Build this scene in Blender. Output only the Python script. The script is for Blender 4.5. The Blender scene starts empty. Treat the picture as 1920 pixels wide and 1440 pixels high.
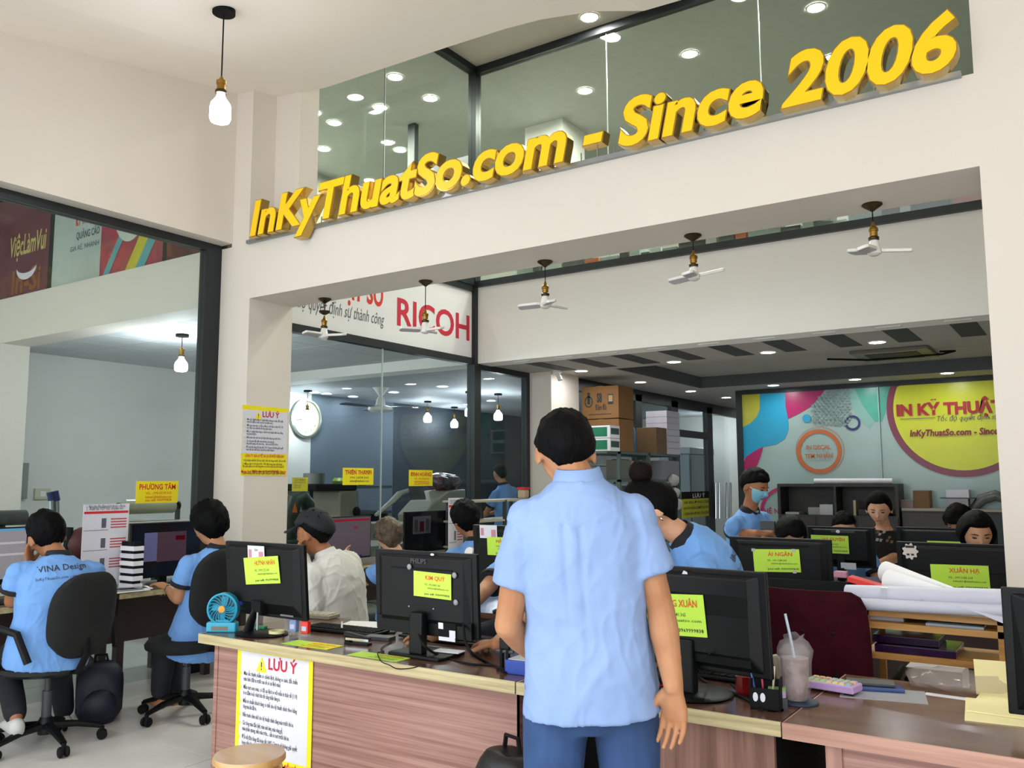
import bpy, bmesh, math, random
import numpy as np
from mathutils import Vector, Matrix, noise
from mathutils.bvhtree import BVHTree
random.seed(7)
R = math.radians
SC = bpy.context.scene
COL = SC.collection
# ---------------------------------------------------------------- camera
CAM_H = 1.45
FPX = 1622.2
_yaw, _pit, _rol = R(34.0), R(6.394), R(-.15)
_f0 = Vector((-math.sin(_yaw), math.cos(_yaw), 0)); _r0 = Vector((math.cos(_yaw), math.sin(_yaw), 0)); _u0 = Vector((0, 0, 1))
FWD = _f0*math.cos(_pit) + _u0*math.sin(_pit)
_u1 = -_f0*math.sin(_pit) + _u0*math.cos(_pit)
RGT = _r0*math.cos(_rol) + _u1*math.sin(_rol)
UPV = -_r0*math.sin(_rol) + _u1*math.cos(_rol)
CP = Vector((0, 0, CAM_H))
cam_d = bpy.data.cameras.new('camera'); cam = bpy.data.objects.new('camera', cam_d); COL.objects.link(cam)
cam_d.sensor_width = 36; cam_d.lens = FPX*36/1920; cam_d.clip_start = .05; cam_d.clip_end = 200
_m = Matrix((RGT, UPV, -FWD)).transposed().to_4x4(); _m.translation = CP
cam.matrix_world = _m
SC.camera = cam
# ---------------------------------------------------------------- daylight: bright overcast sky, the shop front is open behind the camera
W = bpy.data.worlds.new('overcast_sky'); SC.world = W; W.use_nodes = True
_bg = W.node_tree.nodes['Background']; _bg.inputs[0].default_value = (.93, .97, 1.0, 1); _bg.inputs[1].default_value = 3.75
SC.view_settings.view_transform = 'Standard'; SC.view_settings.look = 'None'; SC.view_settings.gamma = 1
SC.view_settings.use_curve_mapping = False
SC.view_settings.exposure = -.2
SC.cycles.max_bounces = 6; SC.cycles.adaptive_threshold = .05; SC.cycles.diffuse_bounces = 4; SC.cycles.glossy_bounces = 3; SC.cycles.transparent_max_bounces = 10; SC.cycles.caustics_reflective = False; SC.cycles.caustics_refractive = False

# ---------------------------------------------------------------- pixel -> place (1920 x 1440 frame)
def ray(px, py): return RGT*((px-960)/FPX) - UPV*((py-720)/FPX) + FWD
def at(px, py, X=None, Y=None, Z=None, D=None):
    v = ray(px, py)
    if X is not None: t = (X-CP.x)/v.x
    elif Y is not None: t = (Y-CP.y)/v.y
    elif Z is not None: t = (Z-CP.z)/v.z
    else: t = D
    return CP + v*t

# ---------------------------------------------------------------- materials
def lin(h):
    h = h.lstrip('#'); o = []
    for i in (0, 2, 4):
        c = int(h[i:i+2], 16)/255
        o.append(c/12.92 if c <= .04045 else ((c+.055)/1.055)**2.4)
    return tuple(o)+(1,)
MATS = {}
def mat(name, hexc, rough=.6, metal=0, var=.06, scale=8, bump=0, bscale=60, emit=0, stretch=None, hex2=None, spec=None, coat=0, alpha=1, sheen=0):
    """principled material with noise-driven colour variation and optional bump"""
    if name in MATS: return MATS[name]
    m = bpy.data.materials.new(name); m.use_nodes = True; MATS[name] = m
    nt = m.node_tree; N = nt.nodes; L = nt.links; b = N['Principled BSDF']
    c = lin(hexc); b.inputs['Roughness'].default_value = rough; b.inputs['Metallic'].default_value = metal
    if spec is not None: b.inputs['Specular IOR Level'].default_value = spec
    if coat: b.inputs['Coat Weight'].default_value = coat; b.inputs['Coat Roughness'].default_value = .08
    if alpha < 1: b.inputs['Alpha'].default_value = alpha
    if sheen: b.inputs['Sheen Weight'].default_value = sheen
    b.inputs['Base Color'].default_value = c
    tc = N.new('ShaderNodeTexCoord'); mp = N.new('ShaderNodeMapping'); L.new(tc.outputs['Object'], mp.inputs[0])
    if stretch: mp.inputs['Scale'].default_value = stretch
    if var or hex2:
        nz = N.new('ShaderNodeTexNoise'); nz.inputs['Scale'].default_value = scale; nz.inputs['Detail'].default_value = 4
        L.new(mp.outputs[0], nz.inputs['Vector'])
        rp = N.new('ShaderNodeValToRGB'); L.new(nz.outputs[0], rp.inputs[0])
        if hex2: c2 = lin(hex2); rp.color_ramp.elements[0].position = .38; rp.color_ramp.elements[1].position = .62
        else: c2 = tuple(max(0, x*(1-var*2)) for x in c[:3])+(1,); rp.color_ramp.elements[0].position = .25; rp.color_ramp.elements[1].position = .75
        rp.color_ramp.elements[0].color = c2; rp.color_ramp.elements[1].color = c
        L.new(rp.outputs[0], b.inputs['Base Color'])
    if bump:
        n2 = N.new('ShaderNodeTexNoise'); n2.inputs['Scale'].default_value = bscale; n2.inputs['Detail'].default_value = 5
        L.new(mp.outputs[0], n2.inputs['Vector'])
        bp = N.new('ShaderNodeBump'); bp.inputs['Strength'].default_value = bump; bp.inputs['Distance'].default_value = .01
        L.new(n2.outputs[0], bp.inputs['Height']); L.new(bp.outputs[0], b.inputs['Normal'])
    if emit:
        b.inputs['Emission Color'].default_value = c; b.inputs['Emission Strength'].default_value = emit; m.cycles.emission_sampling = 'NONE'
    return m
def glass_mat(name, tint, refl=.06, rough=.02):
    if name in MATS: return MATS[name]
    m = bpy.data.materials.new(name); m.use_nodes = True; MATS[name] = m
    nt = m.node_tree; N = nt.nodes; L = nt.links
    for n in list(N): N.remove(n)
    o = N.new('ShaderNodeOutputMaterial'); t = N.new('ShaderNodeBsdfTransparent'); g = N.new('ShaderNodeBsdfGlossy'); mx = N.new('ShaderNodeMixShader')
    lw = N.new('ShaderNodeLayerWeight'); lw.inputs[0].default_value = .5; pw_ = N.new('ShaderNodeMath'); pw_.operation = 'POWER'; pw_.inputs[1].default_value = 5; fr = N.new('ShaderNodeMath'); fr.operation = 'MULTIPLY_ADD'; fr.inputs[1].default_value = .9; fr.inputs[2].default_value = refl*.5
    L.new(lw.outputs['Facing'], pw_.inputs[0]); L.new(pw_.outputs[0], fr.inputs[0])
    t.inputs[0].default_value = lin(tint); g.inputs[0].default_value = (1, 1, 1, 1); g.inputs['Roughness'].default_value = rough
    L.new(fr.outputs[0], mx.inputs[0])
    L.new(t.outputs[0], mx.inputs[1]); L.new(g.outputs[0], mx.inputs[2]); L.new(mx.outputs[0], o.inputs[0])
    return m
def lamp_mat(name, hexc, strength):
    if name in MATS: return MATS[name]
    m = bpy.data.materials.new(name); m.use_nodes = True; MATS[name] = m
    b = m.node_tree.nodes['Principled BSDF']; b.inputs['Base Color'].default_value = lin(hexc)
    b.inputs['Emission Color'].default_value = lin(hexc); b.inputs['Emission Strength'].default_value = strength
    return m
def wood_mat(name, c1, c2, stretch, rough=.45, scale=3.2, coat=0):
    """laminate with long fine streaks along the axis that has the small stretch"""
    if name in MATS: return MATS[name]
    m = bpy.data.materials.new(name); m.use_nodes = True; MATS[name] = m
    nt = m.node_tree; N = nt.nodes; L = nt.links; b = N['Principled BSDF']
    tc = N.new('ShaderNodeTexCoord'); mp = N.new('ShaderNodeMapping'); mp.inputs['Scale'].default_value = stretch
    L.new(tc.outputs['Object'], mp.inputs[0])
    nz = N.new('ShaderNodeTexNoise'); nz.inputs['Scale'].default_value = scale; nz.inputs['Detail'].default_value = 6; nz.inputs['Roughness'].default_value = .62
    L.new(mp.outputs[0], nz.inputs['Vector'])
    rp = N.new('ShaderNodeValToRGB'); rp.color_ramp.elements[0].position = .35; rp.color_ramp.elements[1].position = .66
    rp.color_ramp.elements[0].color = lin(c1); rp.color_ramp.elements[1].color = lin(c2)
    L.new(nz.outputs[0], rp.inputs[0]); L.new(rp.outputs[0], b.inputs['Base Color'])
    b.inputs['Roughness'].default_value = rough
    if coat: b.inputs['Coat Weight'].default_value = coat; b.inputs['Coat Roughness'].default_value = .1
    bp = N.new('ShaderNodeBump'); bp.inputs['Strength'].default_value = .12; bp.inputs['Distance'].default_value = .004
    L.new(nz.outputs[0], bp.inputs['Height']); L.new(bp.outputs[0], b.inputs['Normal'])
    return m

# ---------------------------------------------------------------- objects
def link(name, me, parent=None, m=None):
    o = bpy.data.objects.new(name, me); COL.objects.link(o)
    if parent: o.parent = parent
    if m is not None and me is not None and hasattr(me, 'materials'):
        if isinstance(m, (list, tuple)):
            for x in m: me.materials.append(x)
        else: me.materials.append(m)
    return o
def tag(o, label=None, cat=None, group=None, kind=None):
    if label: o['label'] = label
    if cat: o['category'] = cat
    if group: o['group'] = group
    if kind: o['kind'] = kind
    return o
def thing(name, label, cat, loc=(0, 0, 0), rz=0, group=None):
    o = bpy.data.objects.new(name, None); COL.objects.link(o); o.location = loc; o.rotation_euler = (0, 0, rz); o.empty_display_size = .1
    return tag(o, label, cat, group)
def copy_tree(o, parent=None):
    c = o.copy(); COL.objects.link(c)
    if parent: c.parent = parent
    for ch in list(o.children): copy_tree(ch, c)
    return c
class MB:
    def __init__(s): s.v = []; s.f = []; s.mi = []; s.cur = 0
    def add(s, vs, fs, M=None):
        n = len(s.v)
        for v in vs:
            v = Vector(v); s.v.append(M @ v if M is not None else v)
        for f in fs: s.f.append([i+n for i in f]); s.mi.append(s.cur)
        return s
    def box(s, x0, x1, y0, y1, z0, z1, M=None):
        vs = [(x, y, z) for z in (z0, z1) for y in (y0, y1) for x in (x0, x1)]
        return s.add(vs, [(0, 2, 3, 1), (4, 5, 7, 6), (0, 1, 5, 4), (2, 6, 7, 3), (0, 4, 6, 2), (1, 3, 7, 5)], M)
    def cbox(s, c, sx, sy, sz, M=None):
        return s.box(c[0]-sx/2, c[0]+sx/2, c[1]-sy/2, c[1]+sy/2, c[2]-sz/2, c[2]+sz/2, M)
    def quad(s, a, b, c, d): return s.add([a, b, c, d], [(0, 1, 2, 3)])
    def prism(s, poly, z0, z1, M=None):
        n = len(poly); vs = [(x, y, z0) for x, y in poly]+[(x, y, z1) for x, y in poly]
        fs = [tuple(reversed(range(n))), tuple(range(n, 2*n))]+[(i, (i+1) % n, n+(i+1) % n, n+i) for i in range(n)]
        return s.add(vs, fs, M)
    def tube(s, pts, rad, n=8, cap=True, M=None, flat=1, up=None):
        pts = [Vector(p) for p in pts]; k = len(pts)
        if not isinstance(rad, (list, tuple)): rad = [rad]*k
        vs = []; prev = None
        for i, p in enumerate(pts):
            t = (pts[min(i+1, k-1)]-pts[max(i-1, 0)])
            if t.length < 1e-9: t = Vector((0, 0, 1))
            t.normalize()
            a = prev if prev is not None else (Vector(up) if up else (Vector((0, 0, 1)) if abs(t.z) < .9 else Vector((1, 0, 0))))
            a = a - t*a.dot(t)
            if a.length < 1e-6: a = Vector((1, 0, 0)) - t*t.x
            a.normalize(); prev = a; b = t.cross(a)
            for j in range(n):
                an = 2*math.pi*j/n; vs.append(p+(a*math.cos(an)*flat+b*math.sin(an))*rad[i])
        fs = [(i*n+j, i*n+(j+1) % n, (i+1)*n+(j+1) % n, (i+1)*n+j) for i in range(k-1) for j in range(n)]
        if cap: fs += [tuple(reversed(range(n))), tuple(range((k-1)*n, k*n))]
        return s.add(vs, fs, M)
    def lathe(s, prof, n=20, M=None, cap=True):
        k = len(prof); vs = [(r*math.cos(2*math.pi*j/n), r*math.sin(2*math.pi*j/n), z) for r, z in prof for j in range(n)]
        fs = [(i*n+j, i*n+(j+1) % n, (i+1)*n+(j+1) % n, (i+1)*n+j) for i in range(k-1) for j in range(n)]
        if cap: fs += [tuple(reversed(range(n))), tuple(range((k-1)*n, k*n))]
        return s.add(vs, fs, M)
    def ell(s, c, r, n=16, m=10, M=None, rot=None):
        vs = []; c = Vector(c)
        for i in range(m+1):
            th = math.pi*i/m
            for j in range(n):
                p = Vector((r[0]*math.sin(th)*math.cos(2*math.pi*j/n), r[1]*math.sin(th)*math.sin(2*math.pi*j/n), r[2]*math.cos(th)))
                if rot is not None: p = rot @ p
                vs.append(c+p)
        fs = []
        for i in range(m):
            for j in range(n):
                a, b, d, e = i*n+j, i*n+(j+1) % n, (i+1)*n+(j+1) % n, (i+1)*n+j
                if i == 0: fs.append((a, e, d))
                elif i == m-1: fs.append((a, e, b))
                else: fs.append((a, e, d, b))
        return s.add(vs, fs, M)
    def mesh(s, name):
        me = bpy.data.meshes.new(name); me.from_pydata([tuple(v) for v in s.v], [], s.f)
        if any(s.mi): me.polygons.foreach_set('material_index', s.mi)
        return me
    def build(s, name, m, parent=None, smooth=False, bevel=0, loc=None, rz=None):
        me = s.mesh(name); o = link(name, me, parent, m)
        if smooth:
            me.polygons.foreach_set('use_smooth', [True]*len(me.polygons))
            if smooth != 'all':
                try: me.set_sharp_from_angle(angle=R(42))
                except Exception: pass
        if bevel:
            b = o.modifiers.new('edge', 'BEVEL'); b.width = bevel; b.segments = 2; b.limit_method = 'ANGLE'; b.angle_limit = R(40)
        if loc is not None: o.location = loc
        if rz is not None: o.rotation_euler = (0, 0, rz)
        me.update(); return o
def frame(o, x, y):
    """matrix: origin o, local x and y axes, z = x cross y"""
    x = Vector(x).normalized(); y = Vector(y).normalized(); z = x.cross(y)
    m = Matrix((x, y, z)).transposed().to_4x4(); m.translation = Vector(o); return m
# text ---------------------------------------------------------------
def text_data(s, size=1, bold=0, shear=0, res=2, extrude=0, spacing=1, xs=1):
    c = bpy.data.curves.new('t', 'FONT'); c.body = s; c.size = size; c.offset = bold*size; c.shear = shear; c.resolution_u = res; c.extrude = extrude
    c.space_character = spacing
    o = bpy.data.objects.new('t', c); me = o.to_mesh()
    v = np.empty(len(me.vertices)*3, np.float32); me.vertices.foreach_get('co', v); v = v.reshape(-1, 3).copy(); v[:, 0] *= xs
    f = [list(p.vertices) for p in me.polygons]
    o.to_mesh_clear(); bpy.data.objects.remove(o); bpy.data.curves.remove(c)
    return v, f
def add_text(mb, s, size, x, y, M, z=.0012, align='L', width=None, **k):
    """flat lettering into mb on the plane of matrix M; width fits the line to a length"""
    v, f = text_data(s, size, **k)
    if len(v) == 0: return
    x0, x1 = v[:, 0].min(), v[:, 0].max()
    if width: v[:, 0] = (v[:, 0]-x0)*(width/(x1-x0)); x0, x1 = 0, width
    ox = x-x0 if align == 'L' else (x-(x0+x1)/2 if align == 'C' else x-x1)
    mb.add([(a+ox, b+y, z) for a, b, c in v.tolist()], f, M)
CARD = 0
def card(name, w, h, M, m, parent=None, t=.0015, texts=(), r=0):
    """thin sheet w x h centred on M (normal +z) with lettering children; texts: (string,size,x,y,material,align,kwargs)"""
    mb = MB(); mb.box(-w/2, w/2, -h/2, h/2, -t, 0, M); o = mb.build(name, m, parent)
    by = {}
    for tx in texts:
        s, size, x, y, tm = tx[:5]; al = tx[5] if len(tx) > 5 else 'L'; kw = tx[6] if len(tx) > 6 else {}
        add_text(by.setdefault(tm.name, (MB(), tm))[0], s, size, x, y, M, align=al, **kw)
    for k, (b, tm) in by.items():
        if b.v: b.build('lettering', tm, o)
    return o
# common materials
M_WALL = mat('wall_paint', '#DED6CB', .75, var=.015, scale=2, bump=.02, bscale=30)
M_CEIL = mat('ceiling_paint', '#FAF2E7', .8, var=.015, scale=1.5)
M_HEAD = mat('header_paint', '#F6F4F0', .7, var=.01, scale=2)
M_BEAMUNDER = M_WALL
M_FRAME = mat('charcoal_aluminium', '#2B3033', .42, .35, var=.04)
M_TILE = mat('floor_tile', '#D9D6D2', .2, var=.03, scale=3, hex2='#CFCCC8')
M_GROUT = mat('tile_grout', '#74726F', .8)
M_GREYWALL = mat('grey_wall', '#DBDAD5', .7, var=.04, scale=1.3)
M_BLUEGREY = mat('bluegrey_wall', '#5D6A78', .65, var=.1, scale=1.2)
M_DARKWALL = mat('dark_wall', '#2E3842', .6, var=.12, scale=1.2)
M_GLASS = glass_mat('clear_glass', '#EFF5F3', .03)
M_SMOKE = glass_mat('smoke_glass', '#E9EEE8')
M_BLACK = mat('black_plastic', '#08090B', .48, spec=.25, var=.08, scale=20, bump=.03, bscale=300)
M_BLACKM = mat('matte_black', '#070809', .75, spec=.25, var=.1)
M_GREYPL = mat('grey_plastic', '#3A3E42', .5)
M_WHITE = mat('white_paper', '#E9EAEE', .8, var=.02)
M_PAPER = mat('white_card', '#DCDCE6', .7, var=.02)
M_LIME = mat('lime_card', '#C3EE4B', .55, var=.02)
M_YELLOW = mat('yellow_card', '#F5E416', .55, var=.02)
M_RED = mat('red_print', '#D2232A', .6, var=0)
M_ORANGE = mat('orange_print', '#E0581E', .6, var=0)
M_INK = mat('dark_print', '#2A2C33', .7, var=0)
M_INKB = mat('grey_print', '#5A5C6A', .7, var=0)
M_CHROME = mat('chrome', '#C9CCD0', .18, 1, var=0)
M_STEEL = mat('brushed_steel', '#9EA3A6', .35, .9, var=.05)
M_BRASS = mat('aged_brass', '#A8803A', .35, .9, var=.15, scale=40)
M_BRONZE = mat('dark_bronze', '#4A3D28', .35, .85, var=.1)
M_SKIN = mat('skin_warm', '#B5835F', .55, spec=.3, var=.05, scale=12, hex2='#A97552')
M_SKIN2 = mat('skin_tan', '#A26E4E', .55, spec=.3, var=.05, scale=12, hex2='#946142')
M_SKIN3 = mat('skin_light', '#D3A284', .55, var=.04, scale=12, hex2='#C8936F')
M_HAIR = mat('black_hair', '#050507', .62, spec=.1, var=.3, scale=30, bump=.5, bscale=140, stretch=(1, 1, .25))
M_SHIRT = mat('sky_blue_cotton', '#8CA5D0', .85, spec=.2, var=.03, scale=5, bump=.25, bscale=9, hex2='#849DC8')
M_POLO = mat('blue_polo', '#6FA0DE', .85, var=.04, scale=6, bump=.25, bscale=8, hex2='#6796D4')
M_NAVY = mat('navy_rib', '#12161F', .85, var=.1)
M_JEANS = mat('blue_denim', '#2C4A78', .85, var=.12, scale=9, bump=.3, bscale=25, hex2='#243F68')
M_DARKPANTS = mat('dark_trousers', '#171A22', .85, var=.1, bump=.2, bscale=14)
M_LAMP = lamp_mat('downlight_diffuser', '#FFFFFF', 9)
M_BULB = lamp_mat('bulb_glow', '#F2F6FF', 14)
# ================================================================ the building
YW, TW = 4.4, .44            # front wall plane and thickness
XL = -5.85                   # glazed partition plane (left window and logo panel)
YH = 7.89                    # far header plane
XF = -9.9                    # far wall of the machine room
ZB, ZL = 2.887, 3.335        # underside and top of the front beam
ZH0, ZH1 = 2.781, 3.68       # far header
ZT = 6.3                     # top of the gallery glass
XR = -.365                   # opening's other edge
YM = 12.6                    # mural wall
ZC2 = 2.787                  # far room ceiling
XE = 3.2
YO = -.6                     # open shop front
def struct(name, mb, m, parent=None, **k):
    o = mb.build(name, m, parent, **k)
    if parent is None: o['kind'] = 'structure'
    return o
# floor: slab with grout and single tiles where they are seen
fl = struct('floor', MB().box(-10.2, XE, -2.5, 17.4, -.2, -.006), M_GROUT)
tile_me = None
tx0, ty0, ts = -4.77, 3.06, .8
def tile(ix, iy):
    global tile_me
    if tile_me is None:
        mb = MB(); g = .002; mb.box(g, ts-g, g, ts-g, -.006, 0); tile_me = mb.mesh('tile'); tile_me.materials.append(M_TILE)
    o = link('tile', tile_me, fl); o.location = (tx0+ix*ts, ty0+iy*ts, 0)
for ix in range(-2, 10):
    for iy in range(-7, 17):
        x, y = tx0+ix*ts, ty0+iy*ts
        if x > XE-.2: continue
        tile(ix, iy)
struct('floor_machine_room', MB().box(-10.2, -6.38, -2.5, 17.4, -.005, 0), M_TILE)
# ceiling of the front hall: slopes up gently towards the front wall
mb = MB()
edge = [(-10.2, 4.64), (-5.70, 4.632), (-5.49, 4.607), (-4.93, 4.545), (-3.675, 4.52), (-3.19, 4.504), (-2.9, 4.48), (-2.5, 4.41), (-2.15, 4.30), (-1.2, 4.26), (XE, 4.2)]
for (xa, za), (xb, zb) in zip(edge, edge[1:]):
    d = .155*(4.66-YO)
    a, b = (xa, 4.66, za+.04), (xb, 4.66, zb+.04)
    c, e = (xb, YO, zb+.04-d), (xa, YO, za+.04-d)
    mb.add([a, b, c, e]+[(p[0], p[1], p[2]+.25) for p in (a, b, c, e)], [(0, 1, 2, 3), (7, 6, 5, 4), (0, 4, 5, 1), (1, 5, 6, 2), (2, 6, 7, 3), (3, 7, 4, 0)])
struct('ceiling', mb, M_CEIL, smooth=True)
# front wall: column, beam with the ledge, pier, recess beside the upper opening
struct('wall_front_column', MB().box(XL, -5.461, YW, YW+TW, 0, ZL), M_WALL)
struct('wall_front_beam', MB().box(-5.461, XR, YW, YW+TW, ZB, ZL), M_WALL)
struct('wall_front_pier', MB().box(XR, XE, YW, YW+TW, 0, 4.9), M_WALL)
struct('wall_front_upper', MB().box(-5.70, -5.49, YW, YW+TW, ZL, 4.9).box(-5.49, -5.2, YW+.24, YW+TW, ZL, 4.9), M_WALL)
# upper left wall above the window, proud of the glass
mb = MB(); mb.box(-6.0, -5.69, YO, YW, 3.363, 4.9); struct('wall_left_upper', mb, M_WALL)
mb = MB(); mb.box(-5.95, -5.75, YO, .25, 0, 3.363); struct('wall_left', mb, M_WALL)
mb = MB(); mb.box(XE, XE+.2, YO, 17.4, 0, 6.6); struct('wall_right', mb, M_WALL)
# beam running on through the machine room and its column
mb = MB(); mb.box(XF, XL-.02, YW, YW+.3, ZB, ZL+.02); mb.box(XF, -9.38, YW, YW+.3, 0, ZB)
struct('wall_beam_machine_room', mb, M_WALL)
# far header across the hall and the machine room
mb = MB(); mb.box(XF, XL-.06, YH, YH+.3, ZH0, ZH1); struct('wall_header_machine_room', mb, M_HEAD)
mb = MB(); mb.box(XL+.04, XE, YH, YH+.3, ZH0, ZH1-.02); struct('wall_header', mb, M_HEAD)
# machine room shell
mb = MB(); mb.box(XF-.2, XF, -2.5, 4.7, 0, 4.8).box(XF-.2, XF, 4.7, 9.2, 0, 3.0); struct('wall_machine_room_white', mb, M_GREYWALL)
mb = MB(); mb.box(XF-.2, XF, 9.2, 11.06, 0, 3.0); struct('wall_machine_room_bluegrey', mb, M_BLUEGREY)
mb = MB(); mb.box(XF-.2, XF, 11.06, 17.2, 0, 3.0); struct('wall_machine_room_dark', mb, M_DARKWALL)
mb = MB(); mb.box(XF-.2, -4.9, 17.2, 17.4, 0, 3.0); struct('wall_machine_room_end', mb, M_GREYWALL)
# tiled ceiling of the machine room: panels between beam and header
M_CPAN = mat('ceiling_panel', '#C4C7C9', .8, var=.03)
cm = struct('ceiling_machine_room', MB().box(XF, XL-.2, -2.5, 4.4, 4.75, 4.9).box(XF, XL-.02, YW+.3, YH, 2.93, 3.1), M_GROUT)
pan = None
for i in range(7):
    for j in range(6):
        x0 = XF+i*.6; y0 = YW+.3+j*.6
        if x0+.6 > XL-.02 or y0 > YH-.1: continue
        if pan is None: mm = MB(); mm.box(.004, .596, .004, .596, 2.905, 2.93); pan = mm.mesh('ceiling_panel'); pan.materials.append(M_CPAN)
        o = link('panel', pan, cm); o.location = (x0, y0, 0)
struct('ceiling_machine_room_back', MB().box(XF, XL-.06, YH+.3, 17.2, 2.781, 2.95), mat('back_ceiling', '#B4B8BC', .7))
# ---------------------------------------------------------------- windows: frames and panes
def bar(mb, a, b): mb.box(min(a[0], b[0]), max(a[0], b[0]), min(a[1], b[1]), max(a[1], b[1]), min(a[2], b[2]), max(a[2], b[2]))
# 1 left window
w = struct('window_1', MB().box(XL-.05, XL+.03, .25, 4.398, 3.30, 3.362).box(XL-.05, XL+.03, 4.25, 4.398, 0, 3.30), M_FRAME)
MB().box(XL-.012, XL, .25, 2.2, 0.02, 3.3).build('pane', M_GLASS, w)
MB().box(XL-.012, XL, 2.206, 4.25, 0.02, 3.3).build('pane', M_GLASS, w)
# 2 partition with the white logo panel above the transom
w = struct('window_2', MB().box(XL-.04, XL+.04, YW+TW, YH, 2.765, 2.84).box(XL-.04, XL+.04, YW+TW, YH, 3.61, 3.68).box(XL-.05, XL+.06, YH-.06, YH+.06, 0, ZH1), M_FRAME)
ys = at(715, 800, X=XL).y
MB().box(XL-.006, XL+.006, YW+TW, ys-.004, .02, 2.765).build('pane', M_GLASS, w)
MB().box(XL-.006, XL+.006, ys+.004, YH-.06, .02, 2.765).build('pane', M_GLASS, w)
MB().box(XL-.008, XL+.008, ys-.004, ys+.004, .02, 2.765).build('glazing_seam', mat('silicone', '#C8CFCF', .4), w)
lp = MB().box(XL-.015, XL+.015, YW+TW, YH-.06, 2.84, 3.61).build('panel', mat('white_panel', '#E4E4E6', .4, var=.01), w)
# 3 pane beyond the header
yp = at(988, 697, X=XL).y
w = struct('window_3', MB().box(XL-.04, XL+.04, YH+.06, yp, 2.72, 2.79).box(XL-.04, XL+.04, yp-.07, yp, 0, 2.72), M_FRAME)
MB().box(XL-.006, XL+.006, YH+.06, yp-.07, .02, 2.72).build('pane', M_GLASS, w)
# 4 gallery glass: above the partition and above the header
w = struct('window_4', MB().box(XL-.04, XL+.06, YW, YH+.02, ZT-.06, ZT+.02).box(XL-.05, XL+.06, YH-.05, YH+.05, ZH1, ZT+.02)
    .box(XL+.06, XE, YH-.04, YH+.04, ZT-.07, ZT+.02).box(XL+.06, XE, YH-.05, YH+.05, ZH1-.02, 3.728).box(XL-.05, XL+.05, YW+TW, YH, ZH1, 3.76), M_FRAME)
yb = at(721, 200, X=XL).y; xs1 = at(1138, 150, Y=YH).x; xs2 = at(1425, 100, Y=YH).x
for a, b in ((YW+.1, yb-.003), (yb+.003, YH-.05)): MB().box(XL-.006, XL+.006, a, b, 3.775, ZT-.06).build('pane', M_SMOKE, w)
for a, b in ((XL+.06, xs1-.003), (xs1+.003, xs2-.003), (xs2+.003, XE)): MB().box(a, b, YH-.006, YH+.006, 3.728, ZT-.07).build('pane', M_SMOKE, w)
M_SIL = MATS['silicone']
MB().box(XL-.008, XL+.008, yb-.003, yb+.003, 3.775, ZT-.06).build('glazing_seam', M_SIL, w)
for xs in (xs1, xs2): MB().box(xs-.003, xs+.003, YH-.008, YH+.008, 3.775, ZT-.07).build('glazing_seam', M_SIL, w)
# ceiling over the double-height hall and the gallery rooms
struct('ceiling_hall', MB().box(XL, XE, YW+.26, YH, ZT+.02, ZT+.2), mat('hall_ceiling', '#C9C0B3', .8, var=.02))
struct('wall_hall_upper', MB().box(XL, XE, YW+.26, YW+.4, 4.78, ZT+.05), M_WALL)
M_GAL = mat('gallery_grey', '#C2C5BE', .7, var=.04)
struct('ceiling_gallery', MB().box(XF, XL-.06, YW, 12.5, 6.28, 6.45).box(XL-.06, XE, YH+.06, 12.5, 6.28, 6.45), M_GAL)
struct('wall_gallery', MB().box(XF-.2, XE, 12.5, 12.7, 3.6, 6.4).box(XF-.2, XF, YW, 12.5, 3.4, 6.4), M_GAL)
struct('floor_gallery', MB().box(XF, XL-.06, YW+.12, 12.5, 3.36, 3.68).box(XL-.06, XE, YH+.06, 12.5, 3.2, 3.68), mat('gallery_floor', '#6F706C', .4))
# white column and dark door frames inside the gallery, seen through the smoked glass
struct('wall_gallery_column', MB().box(-6.25, -5.65, 9.6, 10.2, 3.68, 6.28), M_HEAD)
M_DF = mat('dark_gallery_frame', '#23292B', .5)
dg = MB()
for (x0, x1, z0, z1) in ((-9.7, -6.35, 5.5, 5.62), (-9.7, -6.35, 4.75, 4.85), (-9.7, -9.58, 3.68, 5.5), (-8.6, -8.48, 3.68, 5.5), (-7.5, -7.38, 3.68, 6.28), (-6.45, -6.35, 3.68, 5.5)): dg.box(x0, x1, 8.6, 8.68, z0, z1)
gd = struct('door_1', dg, M_DF)
for (x0, x1) in ((-9.58, -8.6), (-8.48, -7.5), (-7.38, -6.45)): MB().box(x0, x1, 8.63, 8.645, 3.7, 5.5).build('pane', M_SMOKE, gd)
# glass over the beam inside the machine room with printed film (gallery balustrade)
w = struct('window_5', MB().box(-9.9, XL-.03, YW+.02, YW+.06, 4.5, 4.6), M_FRAME)
# far room: ceiling with tray, walls
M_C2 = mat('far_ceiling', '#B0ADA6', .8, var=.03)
tx0_, tx1_, ty0_, ty1_ = -4.75, XE-.2, 9.25, 11.95
mb = MB(); z0, z1 = ZC2, ZC2+.28
mb.box(XL+.02, XE, YH+.3, ty0_, z0, z1).box(XL+.02, tx0_, ty0_, ty1_, z0, z1).box(XL+.02, XE, ty1_, YM+4, z0, z1).box(tx1_, XE, ty0_, ty1_, z0, z1)
mb.box(tx0_, tx1_, ty0_, ty1_, z0+.16, z1)
cf = struct('ceiling_far_room', mb, M_C2)
M_STR = mat('charcoal_stripe', '#3A3D3E', .7)
for k in range(9):
    x = -.99-.547*k
    MB().box(x, x+.21, 8.05, 9.04, ZC2-.004, ZC2+.01).build('inlay_strip', M_STR, cf)
    MB().box(x-.01, x+.2, 8.0, 8.03, ZC2-.012, ZC2).build('slot_light', mat('slot_trim', '#E8E8E4', .5), cf)
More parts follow.
